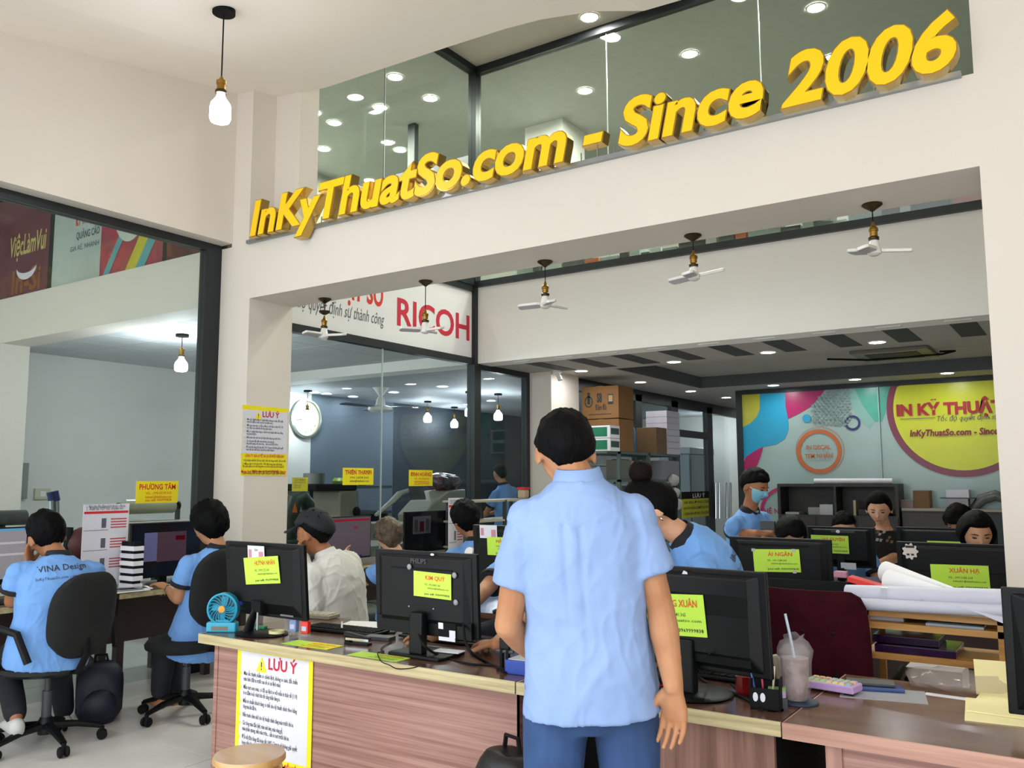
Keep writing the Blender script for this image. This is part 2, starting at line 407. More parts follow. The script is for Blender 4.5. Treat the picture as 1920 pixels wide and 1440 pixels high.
# step of the tray: lighter and darker bands
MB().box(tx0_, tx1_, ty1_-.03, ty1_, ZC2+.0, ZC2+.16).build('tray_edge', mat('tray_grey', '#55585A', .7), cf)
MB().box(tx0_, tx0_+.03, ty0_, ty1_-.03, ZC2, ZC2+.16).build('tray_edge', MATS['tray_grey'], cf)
struct('wall_mural', MB().box(-4.4, XE, YM+.03, YM+.2, 0, ZC2+.1), M_GREYWALL)
pf = at(1033, 720, Y=yp).x; pb = at(1085, 720, X=pf).y
struct('wall_pillar', MB().box(XL-.05, pf, yp+.005, pb, 0, ZC2), M_WALL)
struct('wall_far_end', MB().box(-5.2, XE, YM+3.8, YM+4, 0, ZC2+.2), M_GREYWALL)
# right wall block between atrium and pier is wall_right
# ================================================================ lamps
M_WHITEPL = mat('white_plastic', '#E6E4DE', .4, var=.02)
def downlight(p, label, group, r=.075, m=None, normal=-1):
    t = thing('downlight', label, 'downlight', p, 0, group)
    MB().lathe([(r, 0), (r+.018, 0), (r+.018, -.006), (r, -.009)], 24, cap=False).build('trim_ring', M_WHITEPL, t, smooth=True)
    MB().add([(r*math.cos(-2*math.pi*i/16), r*math.sin(-2*math.pi*i/16), -.004) for i in range(16)], [tuple(range(16))]).build('diffuser', m or M_LAMP, t)
    return t
M_LAMP_F = lamp_mat('downlight_far', '#FFFFFF', 140)
M_LAMP_M = lamp_mat('downlight_machine', '#F4F9FF', 100)
M_LAMP_H = lamp_mat('downlight_hall', '#FFF9F0', 420)
M_LAMP_G = lamp_mat('downlight_gallery', '#FBF9F2', 1500)
far_l = [((1090, 695), 'round downlight on far ceiling above the cream pillar'), ((1201, 716), 'round downlight above the tall cartons on the rack'), ((1264, 678), 'round downlight between the ceiling stripes over the cartons'),
    ((1295, 733), 'round downlight just before the glass doors'), ((1362, 745), 'small round downlight over the corner of the mural frame'), ((1440, 660), 'round downlight at the ends of the middle ceiling stripes'),
    ((1450, 722), 'round downlight over the blue part of the mural'), ((1603, 711), 'round downlight over the dotted part of the mural'), ((1645, 641), 'bright round downlight beside the ceiling cassette'), ((1776, 699), 'round downlight over the yellow circle of the mural')]
for a, l in far_l: downlight(at(*a, Z=ZC2-.001), l, 'downlights of the far room', m=M_LAMP_F)
for a, l in (((662, 743), 'machine room downlight next to the ceiling fan, under header'), ((738, 735), 'machine room downlight just beside the fan cone'), ((830, 724), 'machine room downlight nearest the black corner post'), ((589, 751), 'machine room downlight above the wall clock'), ((612, 772), 'machine room downlight over the bluegrey wall'), ((921, 751), 'machine room downlight seen in the narrow pane')):
    p = at(*a, Z=2.779)
    if p.x < XF+.1: p = at(*a, X=XF+.25); p.z = 2.779
    downlight(p, l, 'downlights of the machine room', m=M_LAMP_M)
downlight(at(1105, 32, Z=ZT+.018), 'round downlight in the tall hall ceiling above the sign', 'downlights of the gallery', r=.09, m=M_LAMP_H)
for k, l in enumerate(('the pier', 'the third numeral')):  # two unseen downlights added to brighten the hall and far header
    q_ = at(1105, 32, Z=ZT+.018); downlight((q_.x+1.45*(k+1), q_.y, ZT+.018), 'added unseen hall ceiling downlight in line above '+l, 'downlights of the gallery', r=.09, m=M_LAMP_H)
gal = [(741, 144), (589, 211), (807, 184), (713, 201), (627, 230), (607, 279), (750, 281), (1293, 101), (1530, 14), (1097, 170), (1140, 66), (1560, 108)]  # many of these spots are reflections in the glass, built as lamps
gl = ['beside the glazing seam', 'nearest the white column', 'near the corner post', 'in the middle', 'under the dark door beam', 'lowest by the letters', 'above the letter t', 'above the word Since', 'topmost above the numerals', 'over the white gallery column', 'touching the top frame', 'just above the zeros']
for a, l in zip(gal, gl): downlight(at(*a, Z=6.278), 'downlight behind smoked glass for a light spot '+l, 'downlights of the gallery', r=.085, m=M_LAMP_G)
def pendant(p, drop, label, group, mb=M_BULB, r=.06, blen=.15, s=1, lit=True):
    t = thing('pendant_lamp', label, 'lamp', p, 0, group)
    MB().lathe([(.001, 0), (.055*s, 0), (.055*s, -.022*s), (.012, -.026*s), (.001, -.026*s)], 24).build('canopy', M_BLACKM, t, smooth=True)
    MB().tube([(0, 0, -.02), (0, 0, -drop)], .0035*s, 6).build('cord', M_BLACKM, t)
    z = -drop
    so = MB().lathe([(.006, z+.02*s), (.016*s, z), (.024*s, z-.004), (.024*s, z-.02*s), (.02*s, z-.022*s), (.02*s, z-.05*s), (.024*s, z-.052*s), (.026*s, z-.066*s), (.02*s, z-.07*s)], 20).build('socket', M_BRASS, t, smooth=True)
    MB().lathe([(.0245*s, z-.05*s), (.028*s, z-.054*s), (.028*s, z-.068*s), (.02*s, z-.07*s)], 20).build('collar_ring', M_BRONZE, so, smooth=True)
    z -= .065*s
    MB().lathe([(.018*s, z), (.02*s, z-.015*s), (r*.55, z-.03*s), (r*.92, z-.055*s), (r, z-.075*s), (r, z-blen*.86), (r*.9, z-blen*.95), (r*.55, z-blen), (.001, z-blen)], 14).build('bulb', mb, t, smooth='all')
    return t
M_BULB1 = lamp_mat('bulb_front', '#F6F4FF', 45)
M_BULB3 = lamp_mat('bulb_rear', '#EEF4FF', 120)
M_BULB2 = lamp_mat('bulb_machine', '#F2F6FF', 420)
p = at(420, 18, Z=4.35); q_ = at(417, 158, D=(p-CP).dot(FWD)); pendant(p, p.z-q_.z, 'lit bulb pendant on a black cord from the front hall ceiling', 'bulb pendants', M_BULB1, r=.062, blen=.19, s=1.25)
p = at(342, 627, Z=2.904); q_ = at(340, 655, D=(p-CP).dot(FWD)); pendant(p, p.z-q_.z, 'lit bulb pendant behind the big front window', 'bulb pendants', M_BULB2, r=.06, blen=.15, s=1.15)
for a, b, l in (((577, 744), (575, 760), 'lit bulb pendant hanging in front of the wall clock'), ((802, 752), (802, 766), 'lit bulb pendant below the ceiling fan blade, before dark wall'), ((852, 768), (851, 778), 'smaller lit bulb pendant far back before the dark wall'), ((934, 738), (933, 760), 'lit bulb pendant seen through the narrow far pane'), ((880, 734), (880, 752), 'lit bulb pendant hidden half behind the black corner post'), ((1323, 783), (1323, 800), 'lit bulb pendant seen through the glass doors')):
    p = at(*a, Z=2.779)
    if p.x < XF+.2: p = at(*a, X=XF+.35); p.z = 2.779
    if a[0] == 1323: p = at(*a, Y=16.4); p.z = ZC2-.002
    q_ = at(*b, D=(p-CP).dot(FWD)); pendant(p, max(.12, p.z-q_.z), l, 'bulb pendants', M_BULB3, r=.065, blen=.16, s=1.1)
# fan-shaped LED lamps under the beam
fan_proto = None
def fan_lamp(p, drop, a0, label, tilt, extra=0):
    t = thing('fan_blade_lamp', label, 'lamp', p, 0, 'fan blade lamps under the beam')
    MB().lathe([(.001, 0), (.05, 0), (.052, -.006), (.04, -.016), (.016, -.032), (.006, -.04), (.001, -.04)], 24).build('canopy', M_BRONZE, t, smooth=True)
    if extra:
        MB().tube([(0, 0, -.03), (0, 0, -extra)], .004, 6).build('rod', M_BRONZE, t)
        MB().lathe([(.001, -extra), (.045, -extra), (.04, -extra-.014), (.012, -extra-.03), (.001, -extra-.03)], 20).build('lower_canopy', M_BRONZE, t, smooth=True)
    MB().tube([(0, 0, -.035-extra), (0, 0, -drop)], .0032, 6).build('cord', M_BLACKM, t)
    z = -drop
    so = MB().lathe([(.005, z+.03), (.012, z+.005), (.02, z), (.024, z-.01), (.024, z-.02), (.02, z-.022), (.02, z-.05), (.02, z-.06)], 20).build('socket', M_BRASS, t, smooth=True)
    MB().lathe([(.0205, z-.048), (.027, z-.054), (.027, z-.066), (.02, z-.07)], 20).build('collar_ring', M_BRONZE, so, smooth=True)
    z -= .066
    MB().lathe([(.018, z), (.024, z-.015), (.03, z-.045), (.034, z-.05), (.034, z-.075), (.02, z-.085), (.001, z-.085)], 24).build('hub', M_WHITEPL, t, smooth=True)
    zc = z-.062
    for k in range(3):
        a = a0+k*2*math.pi/3
        M = Matrix.Translation((0, 0, zc)) @ Matrix.Rotation(a, 4, 'Z') @ Matrix.Rotation(R(tilt[k]), 4, 'Y') @ Matrix.Rotation(R(12), 4, 'X')
        L0, L1, w = .03, .185, .034
        poly = [(L0, -w*.7), (L0+.02, -w), (L1-.012, -w), (L1, -w*.6), (L1, w*.6), (L1-.012, w), (L0+.02, w), (L0, w*.7)]
        bl = MB().prism(poly, -.004, .012, M).build('blade', M_WHITEPL, t, bevel=.003)
        MB().prism([(x*.97+.004, y*.86) for x, y in poly], -.0055, -.0035, M).build('diffuser', mat('unlit_diffuser', '#B9B6BC', .35, var=.02), bl)
    return t
for (c, hub, a0, tilt, ex, l) in (((609, 560), (606, 600), R(20), (0, 0, 0), .1, 'white fan blade lamp nearest the column with the yellow poster'), ((798, 527), (798, 588), R(-10), (2, -4, 0), 0, 'white fan blade lamp hanging before the red logo word'),
    ((1022, 490), (1022, 537), R(75), (0, 2, 4), 0, 'white fan blade lamp in the middle of the five'), ((1299, 441), (1299, 480), R(40), (-14, 0, 6), 0, 'white fan blade lamp with one raised blade, second from the pier'), ((1635, 383), (1639, 428), R(22), (2, -12, 6), 0, 'white fan blade lamp nearest the pier')):
    p = at(*c, Z=ZB-.001); q_ = at(*hub, D=(p-CP).dot(FWD)); fan_lamp(p, p.z-q_.z, a0, l, tilt, ex)
# ================================================================ sign letters on their rail
M_SIGNF = mat('sign_yellow_acrylic', '#FFD000', .35, var=0)
M_SIGNG = mat('sign_gold_return', '#C9A45C', .22, .95, var=.05)
sg = thing('shop_sign', 'big raised yellow letters with gold sides on a steel rail over the beam', 'sign', (0, YW, 0))
def letters():
    s = 'InKyThuatSo.com - Since 2006'
    X0 = at(470, 440, Y=YW-.1).x; X1 = at(1788, 60, Y=YW-.1).x; Z0 = at(470, 441, Y=YW-.1).z
    full, _ = text_data(s, 1, bold=.012, shear=.2, res=4); wd = full[:, 0].max()-full[:, 0].min(); x0 = full[:, 0].min()
    k = (X1-X0)/wd
    capv, _ = text_data('I', 1, bold=.012); cap = capv[:, 1].max()
    kz = (at(486, 375, Y=YW-.1).z-Z0)/cap*.97
    for i, ch in enumerate(s):
        if ch == ' ': continue
        pre, _ = text_data(s[:i+1], 1, bold=.012, shear=.2, res=3)
        face, ff = text_data(ch, 1, bold=.02, shear=.2, res=4)
        own, _ = text_data(ch, 1, bold=.012, shear=.2, res=3)
        pen = pre[:, 0].max()-own[:, 0].max()
        d = .075
        # gold body: outline walls, slightly bigger, with front rim
        def body(bold, y0, y1, m, name, parent):
            v, f = text_data(ch, 1, bold=bold, shear=.2, res=4, extrude=.5)
            mb = MB(); mb.add([((a+pen-x0)*k+X0, y0 if c > 0 else y1, b*kz+Z0) for a, b, c in v.tolist()], f)
            return mb.build(name, m, parent)
        o = body(.046, -.10, -.10+d, M_SIGNG, 'letter', sg)
        body(.03, -.104, -.099, M_SIGNF, 'letter_face', o)
letters()
MB().box(-5.49, XR-.05, -.03, .0, 3.325, 3.352).build('rail', M_STEEL, sg)
mb = MB(); x = -5.42
while x < -.5:
    mb.box(x, x+.006, -.028, -.022, 3.35, 3.40); x += .11
pins = mb.build('mounting_pins', M_STEEL, sg); pins['kind'] = 'stuff'
# ================================================================ posters and stickers
M_RSER = mat('crimson_print', '#C2183A', .6, var=0)
M_TRI = mat('warning_yellow', '#F2E12A', .6, var=0)
NOTICE = ['Màu sắc thành phẩm có chênh lệch, không so sánh, đối chiếu', 'màn hình (đặt in trước sau sẽ có sai lệch màu)', 'Mẫu test xem màu, có độ sai lệch so với mẫu in thực tế (1:10)', 'in ra đậm hoặc nhạt hơn thì cũng nhận hàng in.', 'Mẫu in chuẩn khách hàng có thể cho kỹ thuật chỉnh theo bảng', 'tông màu khi đặt in.',
    'Nền tranh chìm nhờ cho kỹ thuật chỉnh tăng màu trước khi in.', 'Các tông màu đặc biệt, màu ánh kim, màu vàng gỗ,', 'màu phản quang, nền màu trơn,... cần in test trước khi in.', 'Đối với đơn hàng đã hoàn tất 100% Công ty sẽ không giải quyết', 'hoàn tiền lại, nếu khách hàng không nhận hàng in.']
WID = [.95, .66, .95, .66, .95, .25, .9, .72, .83, .97, .73]
LOWER = ['1. Kỹ thuật xuất file lỗi font chữ, mất nội dung, thước cắt sai mẫu', '2. Mẫu in từ 10 tờ hoặc 50% - 70% đơn hàng (tùy mặt hàng)', 'đã xuất kiểm tra in khi hàng theo và thỏa thuận tùy tình trạng lỗi', 'Người in: việc hoàn trả toàn bộ đơn hàng,', 'hoặc ra thông nhất cách giải quyết chung tốt và giải quyết tiêu hoàn']
def notice(name, w, h, M, label, margins):
    o = thing(name, label, 'poster', M.translation)
    Ml = Matrix.Translation(-M.translation) @ M
    sheet = MB().box(-w/2, w/2, -h/2, h/2, -.002, 0, Ml).build('sheet', M_YELLOW, o)
    top = h/2-(.012 if margins else .035*1.0); wh = h*.62; ww = w-(.05 if margins else 0.0)
    MB().box(-ww/2, ww/2, top-wh, top, 0, .0008, Ml).build('white_field', M_PAPER, o)
    t = MB(); u = wh
    add_text(t, 'LƯU Ý', .06*w/.45, -w*.07, top-u*.14, Ml, z=.002, bold=.03); t.build('heading', M_RSER, o)
    tr = MB(); cx, cy, s_ = -w*.16, top-u*.115, .034*w/.45
    tr.add([(cx-s_, cy-s_*.8, .002), (cx+s_, cy-s_*.8, .002), (cx, cy+s_, .002)], [(0, 1, 2)], Ml); tri = tr.build('warning_triangle', M_TRI, o)
    ex = MB(); ex.box(cx-.003, cx+.003, cy-.008, cy+.014, .0022, .0028, Ml); ex.box(cx-.003, cx+.003, cy-.019, cy-.013, .0022, .0028, Ml); ex.build('exclamation_mark', M_INK, tri)
    t = MB(); tb = MB(); n = len(NOTICE); y = top-u*.24
    for i, s in enumerate(NOTICE):
        add_text(t, s, .024*w/.45, -w*.4, y, Ml, z=.002, width=ww*.84*WID[i], bold=.01, res=1)
        if i in (0, 2, 4, 6, 7, 9): tb.box(-w*.45, -w*.43, y, y+.012, .0015, .002, Ml)
        y -= u*(.082 if i in (1, 3, 5, 6, 8) else .057)
    t.build('body_text', M_INK, o); tb.build('bullets', M_TRI, o)
    t = MB(); y = top-wh-h*.052
    add_text(t, 'CÔNG TY GIẢI QUYẾT IN LẠI VỚI ĐIỀU KIỆN SAU:', .03, -w*.42, y, Ml, z=.002, width=w*.86, bold=.02, res=1)
    t2 = MB(); y -= h*.06
    for i, s in enumerate(LOWER):
        add_text(t2, s, .022, -w*.46 if i != 3 else -w*.25, y, Ml, z=.002, width=w*(.94, .86, .9, .55, .93)[i], res=1, bold=.01); y -= h*(.05, .035, .065, .035, .05)[i]
    t3 = MB(); add_text(t3, 'Mong Quý Khách xem các lưu ý và khi đặt hàng in', .03, -w*.485, -h/2+.022, Ml, z=.002, width=w*.97, bold=.03, res=1); t3.build('closing_line', M_RED, o)
    t.build('subheading', M_RED, o); t2.build('conditions', M_INK, o)
    return o
# on the column reveal (faces the opening)
a = at(457, 752, X=-5.461); b = at(548, 768, X=-5.461); c = at(450, 897, X=-5.461)
notice('notice_poster', .452, .545, frame(((a.x+.003), a.y+.215, (a.z+b.z)/2-.285), (0, 1, 0), (0, 0, 1)), 'yellow and white notice poster on the side of the column', False)
a = at(420, 1209, Y=2.6); b = at(562, 1229, Y=2.6)
PY_ = 2.644
notice('notice_poster', .485, .69, frame((-3.285+.245, PY_-.002, .705-.345), (1, 0, 0), (0, 0, 1)), 'yellow bordered notice poster on the counter front behind the stool', True)
# stickers on the glass
def sticker(name, label, px0, py0, px1, py1, X, texts, m=M_YELLOW, extra=None):
    a = at(px0, py0, X=X); b = at(px1, py1, X=X); w = abs(b.y-a.y); h = abs(a.z-b.z)
    M = frame((X, (a.y+b.y)/2, (a.z+b.z)/2), (0, 1, 0), (0, 0, 1))
    Ml = M.copy(); Ml.translation = (0, 0, 0)
    o = card(name, w, h, Ml, m, None, .002, [(s, sz*h, x*w, y*h, tm, al, dict(kw, width=kw['width']*w) if kw.get('width') else kw) for s, sz, x, y, tm, al, kw in texts])
    o.location = M.translation; tag(o, label, 'sticker', 'name stickers on the glass'); return o, w, h, Ml
def name_texts(n, lines, nm=M_RED):
    t = [(n, .34, 0, .12, nm, 'C', dict(bold=.02, width=.86))]
    ys = (-.1, -.28, -.42) if len(lines) == 3 else (-.12, -.32)
    for l, y, in zip(lines, ys): t.append((l, .17, -.28, y, M_ORANGE if len(lines) == 3 else M_INK, 'L', dict(bold=.01, res=1, width=.62)))
    return t
sticker('name_sticker', 'yellow name sticker on the front window near the man with glasses', 256, 902, 333, 942, XL+.01, name_texts('PHƯƠNG TÂM', ['V/L : 090.6919.365', 'kythuat2@inkythuatso.com', 'pass wifi: 0969999838']))
sticker('name_sticker', 'yellow name sticker on the partition above the man in the cap', 643, 877, 700, 909, XL+.012, [('IN KỸ THUẬT SỐ', .12, -.42, .3, M_RED, 'L', {}), ('VINA DESIGN', .11, .16, .3, M_INK, 'L', {})]+name_texts('THIÊN THANH', ['096.2654.365', 'inthuat@inkythuatso.com'])[0:3])
sticker('name_sticker', 'yellow name sticker on the partition nearest the black corner post', 767, 881, 811, 911, XL+.012, name_texts('ĐINH HOÀNG', ['V/L : 096.2564.365', 'inythuat5@inkythuatso.com', 'pass wifi: 0969999838']))
sticker('rules_notice', 'pale yellow notice sheet on the glass right beside the column', 548, 895, 577, 921, XL+.012, [('QUY ĐỊNH', .2, 0, .25, M_INKB, 'C', {}), ('GIAO NHẬN MÁY', .14, 0, .08, M_INKB, 'C', {}), ('Giờ làm việc', .13, -.4, -.1, M_INKB, 'L', {}), ('sáng và chiều', .13, -.4, -.25, M_INKB, 'L', {})], mat('faded_yellow', '#C9C42C', .6))
# lettering of the white panel
Mp = frame((XL+.017, 0, 0), (0, 1, 0), (0, 0, 1))
t = MB(); a = at(742, 620, X=XL); b = at(878, 615, X=XL)
add_text(t, 'RICOH', .40, a.y, 3.04, Mp, z=0, width=b.y-a.y, bold=.02, res=4); t.build('brand_lettering', mat('ricoh_red', '#C41E3A', .5, var=0), lp)
t = MB(); c = at(716, 566, X=XL)
M_LOGO = mat('logo_red', '#D42A1E', .5, var=0)
add_text(t, 'IN KỸ THUẬT SỐ', .3, c.y, 3.19, Mp, z=0, align='R', width=1.5, bold=.03, res=3); t.build('logo_lettering', M_LOGO, lp)
t = MB(); add_text(t, 'Tốc độ quyết định sự thành công', .17, c.y+.02, 3.0, Mp, z=0, align='R', width=1.32, shear=.25, res=2); t.build('slogan_lettering', M_INKB, lp)
# printed film above the beam, seen through the front window: banner glass
def film(name, x0, x1, m, z1=4.45):
    return MB().box(x0, x1, YW+.03, YW+.05, ZL+.03, z1).build(name, m, w5)
w5 = bpy.data.objects['window_5']
M_MAR = mat('maroon_film', '#5E2A36', .25, var=.25, scale=2, hex2='#6E3C48'); M_MINT = mat('mint_film', '#B9C6BE', .25, var=.1, scale=2); M_BRN = mat('brown_film', '#6B3B36', .3, var=.3, scale=3, hex2='#4E2E2C')
xa = [at(px, py, Y=YW).x for px, py in ((-120, 560), (82, 540), (90, 540), (180, 520), (298, 495), (306, 495), (398, 470))]
film('film', xa[0], xa[1], M_MAR); film('film_post', xa[1], xa[2], M_FRAME); film('film', xa[2], xa[3], M_MINT); f2 = film('film', xa[3], xa[4], mat('rose_film', '#8E4655', .3, var=.3, scale=2.5, hex2='#B03A4A')); film('film_post', xa[4], xa[5], M_FRAME); film('film', xa[5], -5.9, M_BRN)
Mf = frame((0, YW+.028, 0), (1, 0, 0), (0, 0, 1))
t = MB(); add_text(t, 'ViệcLàmVui', .3, xa[1]-.78, 3.80, Mf, z=.0, width=.72, bold=.02, shear=.1, res=3); t.build('lettering', mat('pale_gold_print', '#CDBB77', .5), w5)
t = MB(); cx = xa[1]-.42
pts = [(cx+.2*math.sin(a), 3.65-.13*math.cos(a)) for a in [R(-80+160*i/14) for i in range(15)]]; pt2 = [(cx+.2*math.sin(a), 3.67-.08*math.cos(a)) for a in [R(-80+160*i/14) for i in range(15)]]
t.add([Mf @ Vector((x, z, .001)) for x, z in pts+pt2], [(i, i+1, 16+i, 15+i) for i in range(14)]); t.build('smile', M_PAPER, w5)
t = MB(); add_text(t, 'In-Si', .34, xa[1]-.7, 3.40, Mf, z=0, bold=.03); t.build('lettering', mat('ochre_print', '#8A5636', .6), w5)
t = MB(); add_text(t, 'KỸ THUẬT SỐ', .12, xa[3]-.03, 3.93, Mf, z=0, align='R', width=.42, bold=.03); t.build('lettering', M_RED, w5)
t = MB(); add_text(t, 'QUẢNG CÁO', .1, xa[3]-.03, 3.79, Mf, z=0, align='R', width=.4, bold=.02); add_text(t, 'GIÁ RẺ, NHANH', .07, xa[3]-.03, 3.68, Mf, z=0, align='R', width=.5); t.build('lettering', M_INKB, w5)
def stripe(x, wd, m, z0=ZL+.03, z1=4.4):
    sl = .7
    MB().add([Mf @ Vector(p) for p in ((x, z0, .001), (x+wd, z0, .001), (x+wd+(z1-z0)*sl, z1, .001), (x+(z1-z0)*sl, z1, .001))], [(0, 1, 2, 3)]).build('stripe', m, w5)
stripe(xa[3]+.06, .1, mat('aqua_film', '#5FA3A8', .4)); stripe(xa[3]+.42, .16, mat('lemon_film', '#C7BE3E', .4)); stripe(xa[3]+.58, .14, MATS['aqua_film'])
mb = MB(); cx, cz = xa[3]+.47, 3.95
mb.add([Mf @ Vector((cx+.26*math.cos(a), cz+.32*math.sin(a), .0015)) for a in [2*math.pi*i/28 for i in range(28)]], [tuple(range(28))]); mb.build('disc', mat('pale_disc', '#C5CDC2', .4), w5)
# ================================================================ counters and desks
W_FRONT = wood_mat('counter_front_laminate', '#835A50', '#AC857A', (.3, 6, 20), .5)
W_FRONTV = wood_mat('counter_front_vertical', '#6E4C40', '#9A7264', (9, 6, .35), .5)
W_TOP = wood_mat('counter_top_gloss', '#4E3329', '#694A3D', (.6, 6, 6), .22, coat=.25)
W_EDGE = wood_mat('counter_edge_band', '#9C8D64', '#C9BC92', (.5, 6, 14), .5)
W_EDGE2 = wood_mat('desk_edge_pink', '#9A7060', '#B98F7E', (.5, 6, 14), .5)
W_TOP2 = wood_mat('desk_top_brown', '#5F4230', '#7B5B43', (.5, 5, 5), .25, coat=.25)
W_DESK = wood_mat('desk_top_dull', '#4A3A30', '#66523F', (6, .5, 6), .4)
ZT_ = .75
def slab(t, x0, x1, y0, y1, z1, th, mt, me_, name='worktop'):
    o = MB().box(x0, x1, y0+.006, y1, z1-th, z1).build(name, mt, t)
    MB().box(x0, x1, y0, y0+.006, z1-th, z1).build('edge_band', me_, o)
    MB().box(x0-.005, x0, y0, y1, z1-th, z1).build('edge_band', me_, o)
    return o
c1 = thing('counter', 'wood laminate counter with the yellow notice poster on its front', 'counter', (-3.509, 2.6, 0))
slab(c1, 0, 1.763, 0, .68, ZT_, .042, W_TOP, W_EDGE)
MB().box(.085, 1.74, .048, .066, 0, .708).build('front_panel', W_FRONT, c1)
MB().box(.06, .085, .044, .64, 0, .708).build('side_panel', W_FRONT, c1)
MB().box(1.715, 1.74, .05, .64, 0, .708).build('side_panel', W_FRONT, c1)
MB().add([(1.0, .0475, .3), (1.03, .0475, .305), (1.035, .0475, .315), (1.01, .0475, .312)], [(0, 1, 2, 3)]).build('scuff_mark', M_WHITE, c1)
MB().lathe([(.03, .7505), (.001, .7505), (.001, .7515), (.03, .7515)], 20, M=Matrix.Translation((1.72, .33, 0))).build('cable_grommet', mat('grommet_wood', '#B48848', .5), c1)
c2 = thing('counter', 'wood laminate counter with vertical grain, behind the standing customer', 'counter', (-1.735, 2.6, 0))
slab(c2, 0, .92, 0, .68, ZT_, .042, W_TOP, W_EDGE)
MB().box(.3, .88, .06, .078, 0, .708).build('front_panel', W_FRONTV, c2)
MB().box(.01, .035, .06, .64, 0, .708).build('side_panel', W_FRONTV, c2)
MB().box(.862, .88, .078, .64, 0, .708).build('side_panel', M_BLACKM, c2)
MB().box(.035, .3, .3, .32, 0, .708).build('back_panel', M_BLACKM, c2)
MB().lathe([(.03, .7505), (.001, .7505), (.001, .7515), (.03, .7515)], 20, M=Matrix.Translation((.86, .13, 0))).build('cable_grommet', mat('grommet_wood', '#B48848', .5), c2)
c3 = thing('desk', 'brown desk with pink toned edge holding the iced drink and pastel keyboard', 'desk', (-.806, 2.6, 0))
slab(c3, 0, 2.2, 0, .76, ZT_, .045, W_TOP2, W_EDGE2)
MB().box(.11, 2.15, .05, .07, 0, .705).build('front_panel', W_FRONT, c3)
MB().box(.105, .15, .04, .05, 0, .705).build('stile', wood_mat('stile_wood', '#8E665A', '#AE8476', (9, 6, .4)), c3)
MB().box(.105, .13, .05, .7, 0, .705).build('side_panel', W_FRONTV, c3)
# ---------------------------------------------------------------- desks along the glass
def wall_desk(y0, y1, label, legs):
    t = thing('long_desk', label, 'desk', (-5.80, y0, 0), 0, 'desks along the glass')
    o = MB().box(0, .55, 0, y1-y0, .705, .735).build('worktop', W_DESK, t)
    MB().box(.55, .556, 0, y1-y0, .703, .736).build('edge_band', W_EDGE, o)
    MB().box(.1, .115, .05, y1-y0-.05, .35, .7).build('modesty_panel', mat('dark_brown_panel', '#3A2A28', .6), t)
    for ly in legs:
        MB().box(.45, .5, ly, ly+.05, 0, .705).build('leg', mat('leg_metal', '#3B3430', .45, .3), t)
        MB().box(.05, .1, ly, ly+.05, 0, .705).build('leg', MATS['leg_metal'], t)
    return t
wall_desk(1.2, 3.26, 'long desk under the front window where two men in blue sit', (.05, 1.99))
wall_desk(3.28, 4.38, 'desk end beside the column with the man in glasses', (.03, 1.0))
wall_desk(4.9, 6.85, 'desk run along the partition below the logo panel', (.1, 1.0, 1.85))
def plain_desk(x0, x1, y0, y1, label):
    t = thing('office_desk', label, 'desk', (x0, y0, 0), 0, 'desks behind the counters')
    MB().box(0, x1-x0, 0, y1-y0, .72, .75).build('worktop', W_TOP, t)
    for lx in (.04, x1-x0-.08):
        for ly in (.04, y1-y0-.08): MB().box(lx, lx+.04, ly, ly+.04, 0, .72).build('leg', M_BLACKM, t)
    MB().box(.05, x1-x0-.05, .08, .095, .3, .72).build('modesty_panel', mat('dark_brown_panel', '#3A2A28', .6), t)
    return t
plain_desk(-2.05, .5, 4.88, 5.45, 'dark desk of the second row, under two monitors with green cards')
plain_desk(-1.72, .4, 6.2, 6.75, 'dark desk of the third row before the floral top woman')
